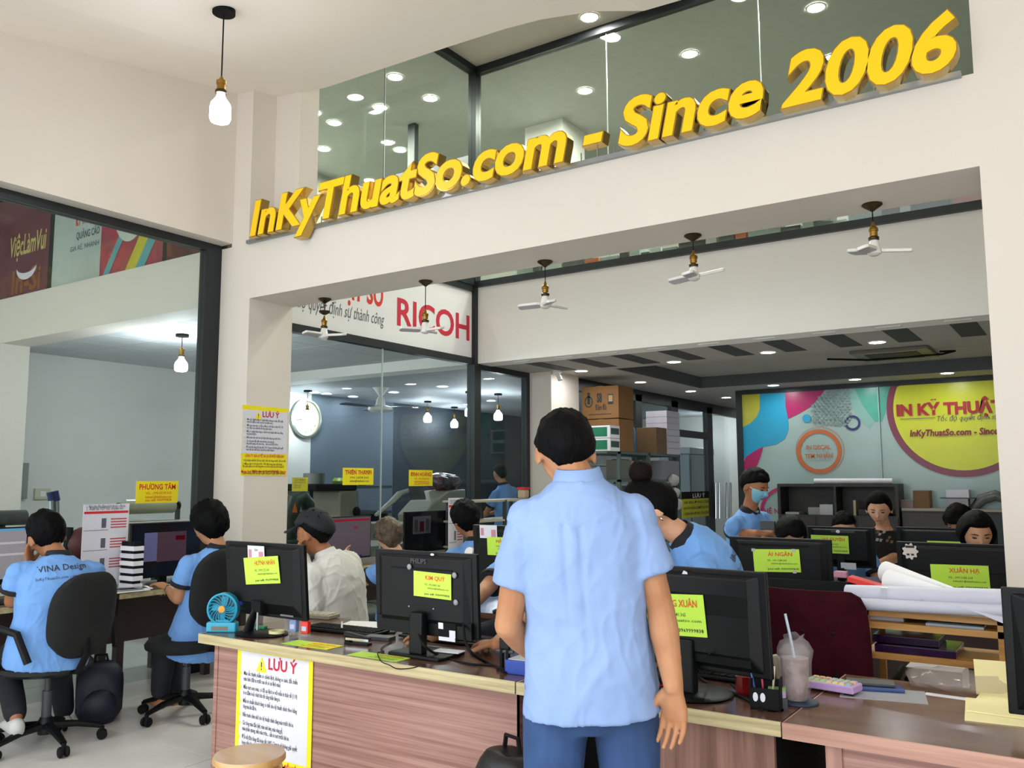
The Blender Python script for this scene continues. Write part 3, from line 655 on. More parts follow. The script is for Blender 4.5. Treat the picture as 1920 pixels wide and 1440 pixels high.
# ================================================================ monitors
M_SCREEN = mat('dark_screen', '#0A0B12', .15, var=0)
def screen_mat(name, hexc, e): return mat(name, hexc, .25, var=.04, scale=2, emit=e)
def monitor(label, loc, rz, w, h, zb, style='flat', group='monitors on the counters', tilt=4, base='round', neck=True, face=None, bright=None):
    """local: back towards -y, screen towards +y; loc on the desk top; zb = bottom of the panel above the desk"""
    t = thing('monitor', label, 'monitor', loc, rz, group)
    T = Matrix.Translation((0, 0, zb)) @ Matrix.Rotation(R(tilt), 4, 'X')
    b = MB(); b.box(-w/2, w/2, -.008, .012, 0, h, T); shell = b.build('bezel', M_BLACK, t, bevel=.004)
    b = MB(); x0 = w/2-.02
    b.add([T @ Vector(p) for p in ((-x0, -.008, .012), (x0, -.008, .012), (x0, -.008, h-.012), (-x0, -.008, h-.012), (-x0*.86, -.034, h*.2), (x0*.86, -.034, h*.2), (x0*.86, -.026, h*.93), (-x0*.86, -.026, h*.93))],
        [(0, 1, 5, 4), (1, 2, 6, 5), (2, 3, 7, 6), (3, 0, 4, 7), (4, 5, 6, 7), (0, 3, 2, 1)])
    back = b.build('back_shell', M_BLACK, t, bevel=.006)
    if style == 'slot':
        MB().box(-w*.3, w*.3, -.031, -.027, h*.79, h*.805, T).build('vent_slot', M_BLACKM, back)
        MB().box(-w*.46, w*.46, -.038, -.0, h*.0, h*.19, T @ Matrix.Translation((0, .012, 0))).build('lower_cover', M_BLACK, back)
        for sx in (-.06, .06): MB().ell((sx*w/.5, -.033, h*.33), (.004, .002, .004), 8, 6, M=T).build('screw', M_STEEL, back)
    s = MB(); s.box(-w/2+.01, w/2-.01, .012, .0135, .014, h-.01, T)
    s.build('screen', bright or M_SCREEN, t)
    if neck:
        if base == 'round':
            MB().lathe([(.001, .001), (.125, .001), (.13, .006), (.12, .012), (.03, .016), (.001, .016)], 32).build('base', M_BLACK, t, smooth=True)
            MB().box(-.028, .028, -.05, -.012, .012, zb+h*.3).build('neck', M_BLACK, t, bevel=.006)
        elif base == 'slant':
            MB().lathe([(.001, 0), (.13, 0), (.135, .005), (.1, .012), (.001, .012)], 32, M=Matrix.Translation((-.0, -.03, 0)) @ Matrix.Scale(.8, 4, (0, 1, 0))).build('base', M_BLACK, t, smooth=True)
            nk = MB(); nk.tube([(-.06, -.06, .008), (-.045, -.05, .07), (-.02, -.035, zb+h*.16)], [.028, .022, .02], 10, flat=.6); nk.build('neck', M_BLACK, t, smooth=True)
            MB().box(-.045, .02, -.06, -.02, zb+h*.07, zb+h*.22).build('mount_block', M_BLACKM, t, bevel=.004)
            MB().tube([(-.012, -.045, .02), (-.012, -.045, zb+h*.07)], .006, 8).build('riser_tube', M_STEEL, t)
        else:
            MB().prism([(-.13, -.09), (.13, -.09), (.14, -.06), (.12, .1), (-.12, .1), (-.14, -.06)], 0, .014).build('base', M_BLACK, t, bevel=.004)
            MB().box(-.034, .034, -.075, -.035, .012, zb+h*.28).build('neck', M_BLACK, t, bevel=.008)
    if face: face(t, T, w, h, back)
    return t, T
def name_card(back, T, x, z, w, h, name, l1, l2, l3, rot=0, m=M_LIME, y=-.036, nm='name_card'):
    M = T @ Matrix.Translation((x, y, z)) @ Matrix.Rotation(R(-rot), 4, 'Y') @ frame((0, 0, 0), (1, 0, 0), (0, 0, 1))
    o = card(nm, w, h, M, m, back, .002, [(name, h*.24, -w*.18 if name else 0, h*.2, M_ORANGE, 'L', dict(bold=.02, width=min(w*.58, w*.075*len(name)))), (l1, h*.12, -w*.2, -h*.03, M_INK, 'L', dict(res=1, width=w*.42)), (l2, h*.11, -w*.12, -h*.16, M_INK, 'L', dict(res=1, width=w*.56)), (l3, h*.125, -w*.2, -h*.4, M_INK, 'L', dict(res=1, width=w*.66, bold=.01))])
    o['label'] = 'lime green name card with orange name and phone lines'
    return o
PW = 'pass wifi: 0969999838'
def mon_px(x0, y0, x1, Y, zb):
    a = at(x0, y0, Y=Y); b = at(x1, y0, Y=Y); return (((a.x+b.x)/2, Y, .75), 0, b.x-a.x, a.z-.75-zb)
def card_px(t, back, T, zb, box, name, l1, l2, l3, rot=0):
    c = at((box[0]+box[2])/2, (box[1]+box[3])/2, Y=t.location.y-.03); x = at(box[2], box[3], Y=t.location.y-.03).x-at(box[0], box[3], Y=t.location.y-.03).x; h = at(box[0], box[1], Y=t.location.y-.03).z-at(box[0], box[3], Y=t.location.y-.03).z
    return name_card(back, T, c.x-t.location.x, c.z-t.location.z-zb, x, h, name, l1, l2, l3, rot)
# 1: beside the small fan
p = at(500, 1190, Z=ZT_)
def f1(t, T, w, h, back):
    card_px(t, back, T, .077, (466, 1042, 531, 1092), 'HUỲNH NHÂN', 'V/L : 0909.272.365', 'inhnamit@inkythuatso.com', PW, rot=5)
    M = T @ Matrix.Translation((-.02, -.034, h*.86)) @ frame((0, 0, 0), (1, 0, 0), (0, 0, 1))
    o = card('price_slip', .115, .075, M, M_PAPER, back, .0015, [('Zalo', .014, -.01, .015, MATS['dark_print'], 'L', {})]); MB().box(-.05, -.03, -.02, .02, .0005, .0012, M).box(.02, .05, -.03, .012, .0005, .0012, M).build('print_blocks', mat('slip_print', '#C98A9A', .6), o)
    M = T @ Matrix.Translation((w*.27, -.012, h*.14)) @ frame((0, 0, 0), (1, 0, 0), (0, 0, 1))
    o = card('rating_label', .085, .07, M, mat('label_grey', '#6E757A', .5), back, .002); MB().box(-.038, .038, .022, .026, .0003, .001, M).box(-.012, .006, -.008, .012, .0003, .001, M).build('label_print', M_PAPER, o)
    vg = MB(); vg.cbox((-w*.28, -.03, h*.17), .05, .02, .014, T); vg.build('video_plug', mat('vga_blue', '#1C2E6E', .5), back)
monitor('black monitor back with a green card and slip, beside the small blue fan', at(500, 1187, Z=ZT_), 0, .545, .34, .077, base='slant', face=f1, tilt=5)
# 2
def f2_(t, T, w, h, back):
    card_px(t, back, T, .085, (780, 1072, 850, 1119), 'KIM QUÝ', 'V/L : 096.5841.365', 'inkythuat@inkythuatso.com', PW, rot=-1.5)
    b = MB(); add_text(b, 'PHILIPS', .026, 0, 0, T @ Matrix.Translation((-.01, -.0305, h*.865)) @ frame((0, 0, 0), (1, 0, 0), (0, 0, 1)), align='C', bold=.03); b.build('brand_lettering', M_GREYPL, back)
    M = T @ Matrix.Translation((w*.24, -.03, h*.07)) @ frame((0, 0, 0), (1, 0, 0), (0, 0, 1))
    o = card('rating_label', .09, .075, M, M_BLACKM, back, .002); MB().box(-.042, -.018, .01, .034, .0003, .001, M).box(-.042, .04, -.035, -.02, .0003, .001, M).box(.012, .042, -.02, .008, .0003, .001, M).build('label_print', M_PAPER, o)
    for cpx, cpy in ((773, 1061), (857, 1077), (858, 1128)):
        q9 = at(cpx, cpy, Y=t.location.y-.03); sx, sz = q9.x-t.location.x, (q9.z-.75-.085)/h; MB().ell((sx, -.035, h*sz), (.012, .006, .012), 8, 6, M=T).build('suction_cup', mat('clear_rubber', '#8E9296', .2), back)
    MB().ell((.055, -.02, h*.975), (.01, .004, .005), 8, 6, M=T).build('sticker_scrap', M_WHITE, back)
monitor('black monitor back with a green card and cables, in front of the typing hands', at(800, 1228, Z=ZT_), 0, .535, .33, .085, style='slot', base='plate', face=f2_, tilt=3)
# 3 right of the standing man
def f3_(t, T, w, h, back):
    card_px(t, back, T, .085, (1198, 1112, 1330, 1188), 'HỒNG XUÂN', 'V/L : 096.5841.365', 'inkythuatso.com', PW, rot=3)
    MB().box(-w*.4, w*.4, -.03, -.0265, h*.1, h*.76, T).build('recess', M_BLACKM, back)
    MB().add([T @ Vector(p) for p in ((-.01, -.021, h*.925), (.015, -.021, h*.92), (.013, -.021, h*.96), (.0, -.021, h*.975))], [(0, 1, 2, 3)]).build('torn_sticker', M_PAPER, back)
    b = MB(); add_text(b, 'CE', .016, w*.3, h*.2, T @ Matrix.Translation((0, -.031, 0)) @ frame((0, 0, 0), (1, 0, 0), (0, 0, 1)), bold=.02); b.build('marking', M_PAPER, back)
monitor('large black monitor back with a green card, right behind the customer\'s arm', at(1300, 1302, Z=ZT_), R(-7), .56, .33, .085, base='round', face=f3_, tilt=4)
# 4 between man and partition people
def f4_(t, T, w, h, back):
    card_px(t, back, T, .1, (918, 1006, 972, 1040), 'HẢI', 'V/L : 090', 'inkythuatso.com', PW)
    M = T @ Matrix.Translation((-.145, -.034, h*.91)) @ frame((0, 0, 0), (1, 0, 0), (0, 0, 1))
    o = card('price_slip', .115, .07, M, M_PAPER, back, .0015); MB().box(-.05, -.03, -.02, .02, .0005, .0012, M).box(.02, .05, -.03, .012, .0005, .0012, M).build('print_blocks', mat('slip_print', '#C98A9A', .6), o)
p = at(968, 1086, Y=3.95); p.z = .75
monitor('black monitor back half hidden by the customer\'s left sleeve', (p.x-.0, 3.95, .75), 0, .54, .36, .1, face=f4_)
# second row
def f5_(t, T, w, h, back):
    card_px(t, back, T, .06, (1414, 1029, 1501, 1071), 'ÁI NGÂN', 'V/L : 090.1283.365', 'innhanh@inkythuatso.com', PW, rot=2)
    MB().box(-.23, .17, -.031, -.027, h*.86, h*.885, T).build('vent_slot', M_BLACKM, back)
    for sx, sz in ((-.14, .78), (.09, .8), (.09, .42)): MB().box(sx-.01, sx+.01, -.039, -.0375, h*sz-.008, h*sz+.008, T).build('tape', mat('clear_tape', '#C4C8CC', .3), back)
monitor('black monitor back with a green card, behind the burgundy chair', *mon_px(1370, 1005, 1560, 5.02, .06), .06, face=f5_, tilt=3, group='monitors of the second row')
def f6_(t, T, w, h, back):
    card_px(t, back, T, .1, (1522, 1003, 1592, 1036), 'HẠ DUYÊN', 'V/L : 090.3403.365', 'innhanh1@inkythuatso.com', PW)
    MB().box(-.06, .1, -.031, -.028, h*.87, h*.92, T).build('camera_clip', M_GREYPL, back)
    MB().ell((-.01, -.033, h*.895), (.014, .006, .011), 10, 6, M=T).build('webcam_eye', M_PAPER, back)
    MB().box(.0, .1, -.05, -.046, h*-.02, h*.14, T).build('rating_label', M_PAPER, back)
monitor('black monitor back with a green card, in front of the floral top woman', *mon_px(1516, 986, 1640, 6.35, .1), .1, face=f6_, group='monitors of the third row')
def f7_(t, T, w, h, back):
    card_px(t, back, T, .04, (1746, 1058, 1855, 1106), 'XUÂN HẠ', 'V/L : 090.1185.365', 'innhanh1@inkythuatso.com', PW, rot=1)
    q9 = at(1708, 1032, Y=5.09); mo = MB(); cx, cz = q9.x-t.location.x, q9.z-.75-.04
    pts = [(cx+(.036+.005*math.cos(9*a))*math.cos(a), cz+(.036+.005*math.cos(9*a))*math.sin(a)*1.1) for a in [2*math.pi*i/54 for i in range(54)]]
    mo.add([T @ Vector((x, -.0345, z)) for x, z in pts], [tuple(range(54))]); st = mo.build('round_sticker', mat('sticker_white', '#D8CDC6', .5), back)
    MB().box(cx-.018, cx-.004, -.0355, -.035, cz-.022, cz-.012, T).box(cx+.004, cx+.018, -.0355, -.035, cz-.022, cz-.012, T).box(cx-.022, cx+.022, -.0355, -.035, cz+.018, cz+.03, T).build('sticker_print', M_INK, st)
    MB().box(-.26, .3, -.031, -.028, h*.55, h*.57, T).build('vent_slot', M_BLACKM, back)
monitor('large black monitor back with a round sticker and green card beside the pier', *mon_px(1682, 1014, 1912, 5.12, .04), .04, face=f7_, tilt=4, group='monitors of the second row')
def f8_(t, T, w, h, back): name_card(back, T, .02, h*.5, .26, .16, 'MỸ AN', 'V/L : 090.1187.365', 'innhanh3@inkythuatso.com', PW)
monitor('black monitor back just showing above the one with the round sticker', *mon_px(1682, 987, 1870, 6.4, .06), .06, face=f8_, group='monitors of the third row')
monitor('black monitor edge beside the yellow sheet on the desk', (at(1890, 1300, Y=2.88).x+.28, 2.88, .75), R(4), .56, .35, .05)
# left side, screens towards the seated staff (local +y -> world +x)
def pw(px0, py0, px1, py1, X):
    a = at(px0, py0, X=X); b = at(px1, py1, X=X); return (a.y+b.y)/2, abs(b.y-a.y), max(a.z, b.z), min(a.z, b.z)
for (box, X, sm, label, extra) in (((-70, 992, 46, 1092), -5.5, screen_mat('grey_screen', '#8E8A90', .28), 'monitor with a pale grey window on screen at the frame edge', 1), ((245, 982, 372, 1074), -5.5, M_SCREEN, 'monitor showing a dark design program before the man in glasses', 2), ((606, 970, 693, 1044), -5.5, screen_mat('mail_screen', '#5F5560', .16), 'monitor with a red bar on screen beyond the man in the cap', 3), ((757, 960, 836, 1030), -5.5, M_SCREEN, 'monitor with a photo on a near black screen along the partition', 4)):
    yc, w, z1, z0 = pw(*box, X)
    t, T = monitor(label, (X, yc, .735), R(-90), w, z1-z0, z0-.735, base='round', bright=sm, group='monitors along the glass', tilt=-2 if False else 0)
    h = z1-z0
    def sp(name, x0, x1, za, zb2, m): return MB().box(x0*w, x1*w, .0136, .0142, za*h, zb2*h, T).build(name, m, scr)
    scr = [c for c in t.children if c.name.startswith('screen')][0]
    if extra == 1:
        sp('title_bar', -.48, .48, .93, .975, mat('blue_bar', '#5C9BC4', .4, emit=.2)); sp('text_box', -.45, .1, .7, .74, screen_mat('pale_box', '#B7B4B4', .25)); sp('text_box', -.45, .1, .5, .54, MATS['pale_box']); sp('task_bar', -.48, .48, .03, .1, M_BLACKM)
    if extra == 2:
        sp('program_window', -.28, .14, .28, .82, screen_mat('plum_window', '#4A3340', .12)); sp('side_panel', .14, .32, .3, .82, screen_mat('lilac_panel', '#5B5C86', .2)); sp('red_note', -.26, -.12, .66, .74, screen_mat('red_note', '#8E1420', .3)); sp('start_button', -.48, -.3, .03, .07, MATS['lilac_panel'])
    if extra == 3:
        sp('red_bar', -.46, .46, .88, .93, screen_mat('red_bar', '#8A1A2C', .25)); sp('red_dot', -.2, -.12, .7, .75, MATS['red_bar']); sp('task_bar', -.3, .2, .03, .08, screen_mat('blue_task', '#2B2F6A', .2))
    if extra == 4:
        ph = screen_mat('photo_dark', '#3C3C42', .1); sp('photo', -.1, .32, .45, .88, ph); sp('photo_figure', .06, .16, .5, .75, screen_mat('photo_red', '#6A2A3A', .15)); sp('photo_figure', -.06, .02, .5, .8, screen_mat('photo_pale', '#6B6762', .15)); sp('photo_figure', .2, .28, .5, .8, MATS['photo_pale'])
# ================================================================ chairs
M_FAB = mat('black_fabric', '#0E1012', .85, var=.2, scale=30, bump=.2, bscale=200)
def office_chair(label, loc, rz, seat_h=.46, backw=.44, backh=.5, backz=.55, m_back=M_FAB, m_seat=None, arms=False, tuft=False, backtilt=8, group='office chairs'):
    t = thing('office_chair', label, 'chair', loc, rz, group)
    hub = MB(); hub.lathe([(.001, .07), (.04, .07), (.045, .13), (.03, .16), (.001, .16)], 16); hub.build('base_hub', M_BLACK, t, smooth=True)
    for k in range(5):
        a = R(90+72*k+18); d = Vector((math.cos(a), math.sin(a), 0))
        ln = MB(); ln.tube([d*.03+Vector((0, 0, .115)), d*.16+Vector((0, 0, .105)), d*.28+Vector((0, 0, .075))], [.032, .026, .018], 8, flat=.7); sp_ = ln.build('star_leg', M_BLACK, t, smooth=True)
        cs = MB(); side = Vector((-d.y, d.x, 0)); c = d*.285+Vector((0, 0, .03))
        for s in (-1, 1):
            M = frame(c+side*s*.016, d, (0, 0, 1)); cs.lathe([(.001, -.01), (.024, -.01), (.028, -.004), (.028, .004), (.024, .01), (.001, .01)], 16, M=M)
        cs.tube([c, c+Vector((0, 0, .045))], .012, 8); cs.build('caster', M_BLACKM, t, smooth=True)
    MB().lathe([(.026, .13), (.026, .3), (.016, .3), (.016, seat_h-.06), (.05, seat_h-.05), (.001, seat_h-.05)], 16).build('gas_lift', M_GREYPL, t, smooth=True)
    st = MB(); n = 28; prof = [(.2, 0), (.235, .02), (.24, .045), (.22, .07), (.1, .082), (.001, .084)]
    st.lathe([(.001, 0)]+prof, n, M=Matrix.Translation((0, .02, seat_h-.06)) @ Matrix.Scale(1.0, 4, (1, 0, 0))); st.build('seat', m_seat or M_FAB, t, smooth=True)
    # backrest: rounded curved slab behind (-y)
    T = Matrix.Translation((0, -.22, backz)) @ Matrix.Rotation(R(backtilt), 4, 'X')
    bk = MB(); nx, nz = 14, 14
    def pt(u, v, side):
        # u,v in -1..1 ; superellipse outline
        x = u*backw/2*((1-.05*max(0, v)**2) if tuft else (1-.16*max(0, v)**2-.05*max(0, -v))); z = (v+1)/2*backh
        r = max(abs(u), abs(v)); th = .05*(1-max(0, r-.75)/.25*.8)
        c = -.05*(1-(u*u))  # hollow towards the sitter
        if tuft and side < 0: th += 0
        y = c+(th/2 if side > 0 else -th/2)
        return (x, y, z)
    grid = []
    for side in (1, -1):
        for j in range(nz+1):
            for i in range(nx+1):
                u = -1+2*i/nx; v = -1+2*j/nz
                cq = .16 if tuft else .42; k_ = math.sqrt(max(1e-9, 1-cq*min(1, abs(v))**(12 if tuft else 4))); l_ = math.sqrt(max(1e-9, 1-cq*min(1, abs(u))**(12 if tuft else 4)))
                grid.append(pt(u*k_, v*l_, side))
    S = (nx+1)*(nz+1); fs = []
    for j in range(nz):
        for i in range(nx):
            a = j*(nx+1)+i; fs.append((a, a+1, a+nx+2, a+nx+1)); fs.append((S+a+nx+1, S+a+nx+2, S+a+1, S+a))
    rim = [i for i in range(nx+1)]+[j*(nx+1)+nx for j in range(1, nz+1)]+[nz*(nx+1)+i for i in range(nx-1, -1, -1)]+[j*(nx+1) for j in range(nz-1, 0, -1)]
    for q in range(len(rim)):
        a, b_ = rim[q], rim[(q+1) % len(rim)]; fs.append((a, S+a, S+b_, b_))
    bk.add(grid, fs, T); bo = bk.build('backrest', m_back, t, smooth='all')
    if tuft:
        for i in range(3):
            for j in range(3): MB().ell((-.12+.12*i, -.05-.03, backh*(.25+.25*j)), (.008, .004, .008), 8, 6, M=T).build('button', M_BLACKM, bo)
    br = MB(); br.tube([(0, -.1, seat_h-.05), (0, -.24, seat_h-.04), (0, -.30, seat_h+.06), (0, -.30, backz+.2)], [.026, .026, .024, .02], 8, flat=.5); br.build('back_bracket', M_BLACKM, t, smooth=True)
    MB().lathe([(.001, 0), (.03, 0), (.034, .012), (.02, .02), (.001, .02)], 14, M=frame((0, -.285, backz+.2), (1, 0, 0), (0, 0, 1))).build('bracket_knob', M_GREYPL, t, smooth=True)
    if arms:
        for s in (-1, 1):
            MB().tube([(s*.2, .1, seat_h-.03), (s*.29, .1, seat_h+.02), (s*.3, .12, seat_h+.16), (s*.3, .02, seat_h+.22), (s*.3, -.14, seat_h+.2), (s*.27, -.2, seat_h+.05)], .02, 8).build('armrest', M_BLACK, t, smooth=True)
    return t
ch1c = at(95, 1378, Z=.06)
ch1 = office_chair('black office chair with a tan cushion under the man with hand on cheek', (ch1c.x-.02, ch1c.y-.02, 0), R(98), m_seat=mat('black_leather', '#15171A', .3, var=.1), backh=.46, backw=.42, arms=True, backz=.51)
MB().ell((0, -.16, .60), (.2, .055, .13), 20, 12, rot=Matrix.Rotation(R(12), 3, 'X')).build('cushion', mat('tan_velvet', '#B98A4C', .8, var=.1, bump=.3, bscale=10), ch1, smooth='all')
ch2c = at(352, 1322, Z=.06)
office_chair('black office chair of the man with glasses, beside the small blue fan', (ch2c.x+.0, ch2c.y-.02, 0), R(96), backz=.57, backh=.48, backw=.44)
p = at(1526, 1235, Y=3.7)
M_BURG = mat('burgundy_velvet', '#3A0614', .9, spec=.15, var=.25, scale=14, bump=.4, bscale=25)
office_chair('burgundy velvet office chair with a tufted backrest behind the iced drink', (p.x, p.y+.18, 0), R(0), m_back=M_BURG, m_seat=M_BURG, backw=.48, backh=.62, backz=.40, tuft=True, arms=True, backtilt=4)
# ================================================================ people
TMP = bpy.data.scenes.new('tmp_eval')
def V(*a): return Vector(a)
UP = Vector((0, 0, 1))
def remesh(mb, voxel, smooth=3, disp=None):
    """closed pieces -> one continuous surface"""
    me = mb.mesh('soup'); o = bpy.data.objects.new('soup', me); TMP.collection.objects.link(o)
    r = o.modifiers.new('r', 'REMESH'); r.mode = 'VOXEL'; r.voxel_size = voxel; r.use_smooth_shade = True
    if smooth: s = o.modifiers.new('s', 'SMOOTH'); s.factor = .5; s.iterations = smooth
    vl = TMP.view_layers[0]; vl.update(); dg = vl.depsgraph
    out = bpy.data.meshes.new_from_object(o.evaluated_get(dg)); bpy.data.objects.remove(o); bpy.data.meshes.remove(me)
    if disp:
        n = len(out.vertices); co = np.empty(n*3); no = np.empty(n*3)
        out.vertices.foreach_get('co', co); out.vertex_normals.foreach_get('vector', no) if hasattr(out, 'vertex_normals') else None
        co = co.reshape(-1, 3); no = no.reshape(-1, 3); d = np.array([disp(Vector(c)) for c in co]); co = co+no*d[:, None]
        out.vertices.foreach_set('co', co.ravel()); out.update()
    out.polygons.foreach_set('use_smooth', [True]*len(out.polygons))
    return out
def loft(mb, secs, n=22, e=2.3):
    """secs: (centre, xaxis, yaxis, halfx, halfy)"""
    vs = []
    for c, xa, ya, wx, wy in secs:
        for j in range(n):
            a = 2*math.pi*j/n; ca, sa = math.cos(a), math.sin(a)
            x = math.copysign(abs(ca)**(2/e), ca)*wx; y = math.copysign(abs(sa)**(2/e), sa)*wy
            vs.append(c+xa*x+ya*y)
    k = len(secs); fs = [(i*n+j, i*n+(j+1) % n, (i+1)*n+(j+1) % n, (i+1)*n+j) for i in range(k-1) for j in range(n)]
    fs += [tuple(reversed(range(n))), tuple(range((k-1)*n, k*n))]
    mb.add(vs, fs)
def limb(mb, pts, rad, n=14, sub=5):
    """rounded tapered limb through joints, with rounded ends"""
    P = [Vector(p) for p in pts]; out = []; rr = []
    for i in range(len(P)-1):
        for k in range(sub):
            t = k/sub; out.append(P[i].lerp(P[i+1], t)); rr.append(rad[i]+(rad[i+1]-rad[i])*t)
    out.append(P[-1]); rr.append(rad[-1])
    # round the joints a little
    for _ in range(2): out = [out[0]]+[(out[i-1]+out[i]*2+out[i+1])/4 for i in range(1, len(out)-1)]+[out[-1]]
    d0 = (out[0]-out[1]).normalized(); d1 = (out[-1]-out[-2]).normalized()
    out = [out[0]+d0*rr[0]*.8, out[0]+d0*rr[0]*.5]+out+[out[-1]+d1*rr[-1]*.5, out[-1]+d1*rr[-1]*.8]
    rr = [rr[0]*.45, rr[0]*.86]+rr+[rr[-1]*.86, rr[-1]*.45]
    mb.tube(out, rr, n)
def hand(mb, w, d, nrm, side, curl=.35, k=1, spread=1):
    """w wrist, d along the hand, nrm out of the palm, side = direction of the thumb"""
    d = d.normalized(); nrm = (nrm-d*nrm.dot(d)).normalized(); s = d.cross(nrm).normalized()
    if s.dot(side) < 0: s = -s
    L = .09*k
    loft(mb, [(w-d*.02, s, nrm, .025*k, .02*k), (w+d*.02, s, nrm, .03*k, .018*k), (w+d*L*.6, s, nrm, .041*k, .016*k), (w+d*L, s, nrm, .041*k, .013*k), (w+d*(L+.012), s, nrm, .036*k, .008*k)], 14)
    for i, (o, ln, cu) in enumerate(((.033, .072, .8), (.012, .082, .95), (-.010, .077, 1.1), (-.031, .060, 1.25))):
        p = w+d*(L-.012)+s*o*k; dr = (d+s*o*1.6*spread).normalized(); pts = [p]
        for q, f in enumerate((.42, .33, .25)):
            a = curl*cu*(.55+.5*q); dr = (dr*math.cos(a)+nrm*math.sin(a)).normalized(); pts.append(pts[-1]+dr*ln*f*k*1.15)
        limb(mb, pts, [.0088*k, .0084*k, .0078*k, .0068*k], 8, 3)
    p = w+d*.022*k+s*.026*k; dr = (d*.72+s*.62+nrm*.35).normalized(); pts = [p]
    for q, f in enumerate((.036, .032, .026)):
        pts.append(pts[-1]+dr*f*k); dr = (dr+d*.28+nrm*.18*curl-s*.12).normalized()
    limb(mb, pts, [.015*k, .0125*k, .011*k, .0088*k], 8, 3)
def sst(a, b, x):
    t = np.clip((x-a)/(b-a), 0, 1); return t*t*(3-2*t)
def head_grid(n=48, m=36, fem=0):
    th = np.linspace(0.02, math.pi-.02, m+1)[:, None]; ph = (np.arange(n)*2*math.pi/n)[None, :]
    dx = np.sin(th)*np.sin(ph); dy = np.sin(th)*np.cos(ph); dz = np.cos(th)+0*ph
    x = dx*.0745; y = dy*.095; z = dz*.113
    fl = sst(.05, -1, dz); x = x*(1-(.36+.04*fem)*fl); y = np.where(dy > 0, y*(1-.08*fl), y*(1-.5*sst(-.05, -.95, dz)))
    y = y+np.where(dy < 0, -.006*np.exp(-((dz-.25)/.4)**2)*(-dy), 0)
    x = np.where(dy < 0, x*(1-.22*sst(-.1, -.85, dz)), x)
    fr = np.clip(dy, 0, 1)
    def g(cx, cz, sx, sz): return np.exp(-((dx-cx)/sx)**2-((dz-cz)/sz)**2)*fr
    y = y+.023*g(0, -.2, .1, .12)+.013*g(0, .02, .08, .2)
    y = y-.009*(g(.36, .08, .17, .1)+g(-.36, .08, .17, .1))+.004*(g(.3, .27, .25, .07)+g(-.3, .27, .25, .07))
    y = y+.006*g(0, -.5, .2, .09)+.009*g(0, -.86, .3, .15)-.004*g(0, -.66, .3, .06)+.004*(g(.42, -.2, .15, .2)+g(-.42, -.2, .15, .2))
    return np.stack([x, y, z], -1), dx+0*z, dy+0*z, dz
def grid_faces(n, m):
    fs = [(i*n+j, (i+1)*n+j, (i+1)*n+(j+1) % n, i*n+(j+1) % n) for i in range(m) for j in range(n)]
    fs.append(tuple(range(n))); fs.append(tuple(reversed(range(m*n, (m+1)*n)))); return fs
def head_frame(c, hf, pitch, roll, k):
    f = Vector((hf[0], hf[1], 0)).normalized(); r = f.cross(UP)
    Mx = Matrix((r, f, UP)).transposed() @ Matrix.Rotation(-pitch, 3, 'X') @ Matrix.Rotation(roll, 3, 'Y')
    M = (Mx*k).to_4x4(); M.translation = c; return M
HAIR = {
 'short': dict(front=.058, temple=.04, ear=.03, behind=-.022, back=-.064, top=.022, side=.008, bk=.013, nz=.006, fringe=.0),
 'crop': dict(front=.06, temple=.035, ear=.01, behind=-.05, back=-.06, top=.024, side=.005, bk=.007, nz=.008, fringe=.0),
 'full': dict(front=.035, temple=.0, ear=-.03, behind=-.06, back=-.09, top=.026, side=.018, bk=.018, nz=.009, fringe=.01),
 'bob': dict(front=.04, temple=-.01, ear=-.035, behind=-.07, back=-.085, top=.024, side=.02, bk=.022, nz=.009, fringe=.012),
 'tied': dict(front=.066, temple=.03, ear=-.01, behind=-.05, back=-.085, top=.016, side=.012, bk=.014, nz=.003, fringe=.0),
 'long': dict(front=.062, temple=.0, ear=-.1, behind=-.11, back=-.115, top=.018, side=.022, bk=.026, nz=.003, fringe=.0)}
def hair_mesh(style, M, n=72, m=54, seed=0):
    s = HAIR[style]; P, dx, dy, dz = head_grid(n, m); az = np.abs(np.arctan2(P[..., 0], P[..., 1]))
    line = np.interp(az, [0, .7, 1.05, 1.35, 1.7, 2.05, 2.6, math.pi], [s['front'], s['front']-.004, s['temple'], s['ear'], (s['ear']+s['behind'])/2, s['behind'], s['back']+.004, s['back']])
    mk = sst(-.008, .010, P[..., 2]-line)
    up = sst(-.01, .09, P[..., 2]); base = np.where(dy < 0, s['bk'], s['side'])*(1-up)+s['top']*up+s['fringe']*np.clip(dy, 0, 1)*up
    base = base*np.where(P[..., 2] < .04, .25+.75*sst(-.075, .035, P[..., 2]), 1) if style in ('short', 'crop') else base
    nzv = np.zeros_like(base)
    for i in range(m+1):
        for j in range(n):
            q = P[i, j]*40; nzv[i, j] = noise.noise(Vector((q[0]+seed, q[1], q[2]*.6)))*.6+noise.noise(Vector((q[0]*3, q[1]*3+seed, q[2]*.8)))*.4
    off = -.012+mk*(base+.012+nzv*s['nz']*1.6)
    D = np.stack([dx, dy, dz], -1); Q = P+D*off[..., None]
    me = bpy.data.meshes.new('hair'); me.from_pydata([tuple(M @ Vector(v)) for v in Q.reshape(-1, 3)], [], grid_faces(n, m))
    me.polygons.foreach_set('use_smooth', [True]*len(me.polygons)); me.update(); return me
def ik(S, Wp, l1, l2, hint):
    d = Wp-S; L = min(d.length, (l1+l2)*.995); d.normalize(); a = (l1*l1-l2*l2+L*L)/(2*L); h = math.sqrt(max(0, l1*l1-a*a))
    hv = hint-d*hint.dot(d); hv.normalize(); return S+d*a+hv*h
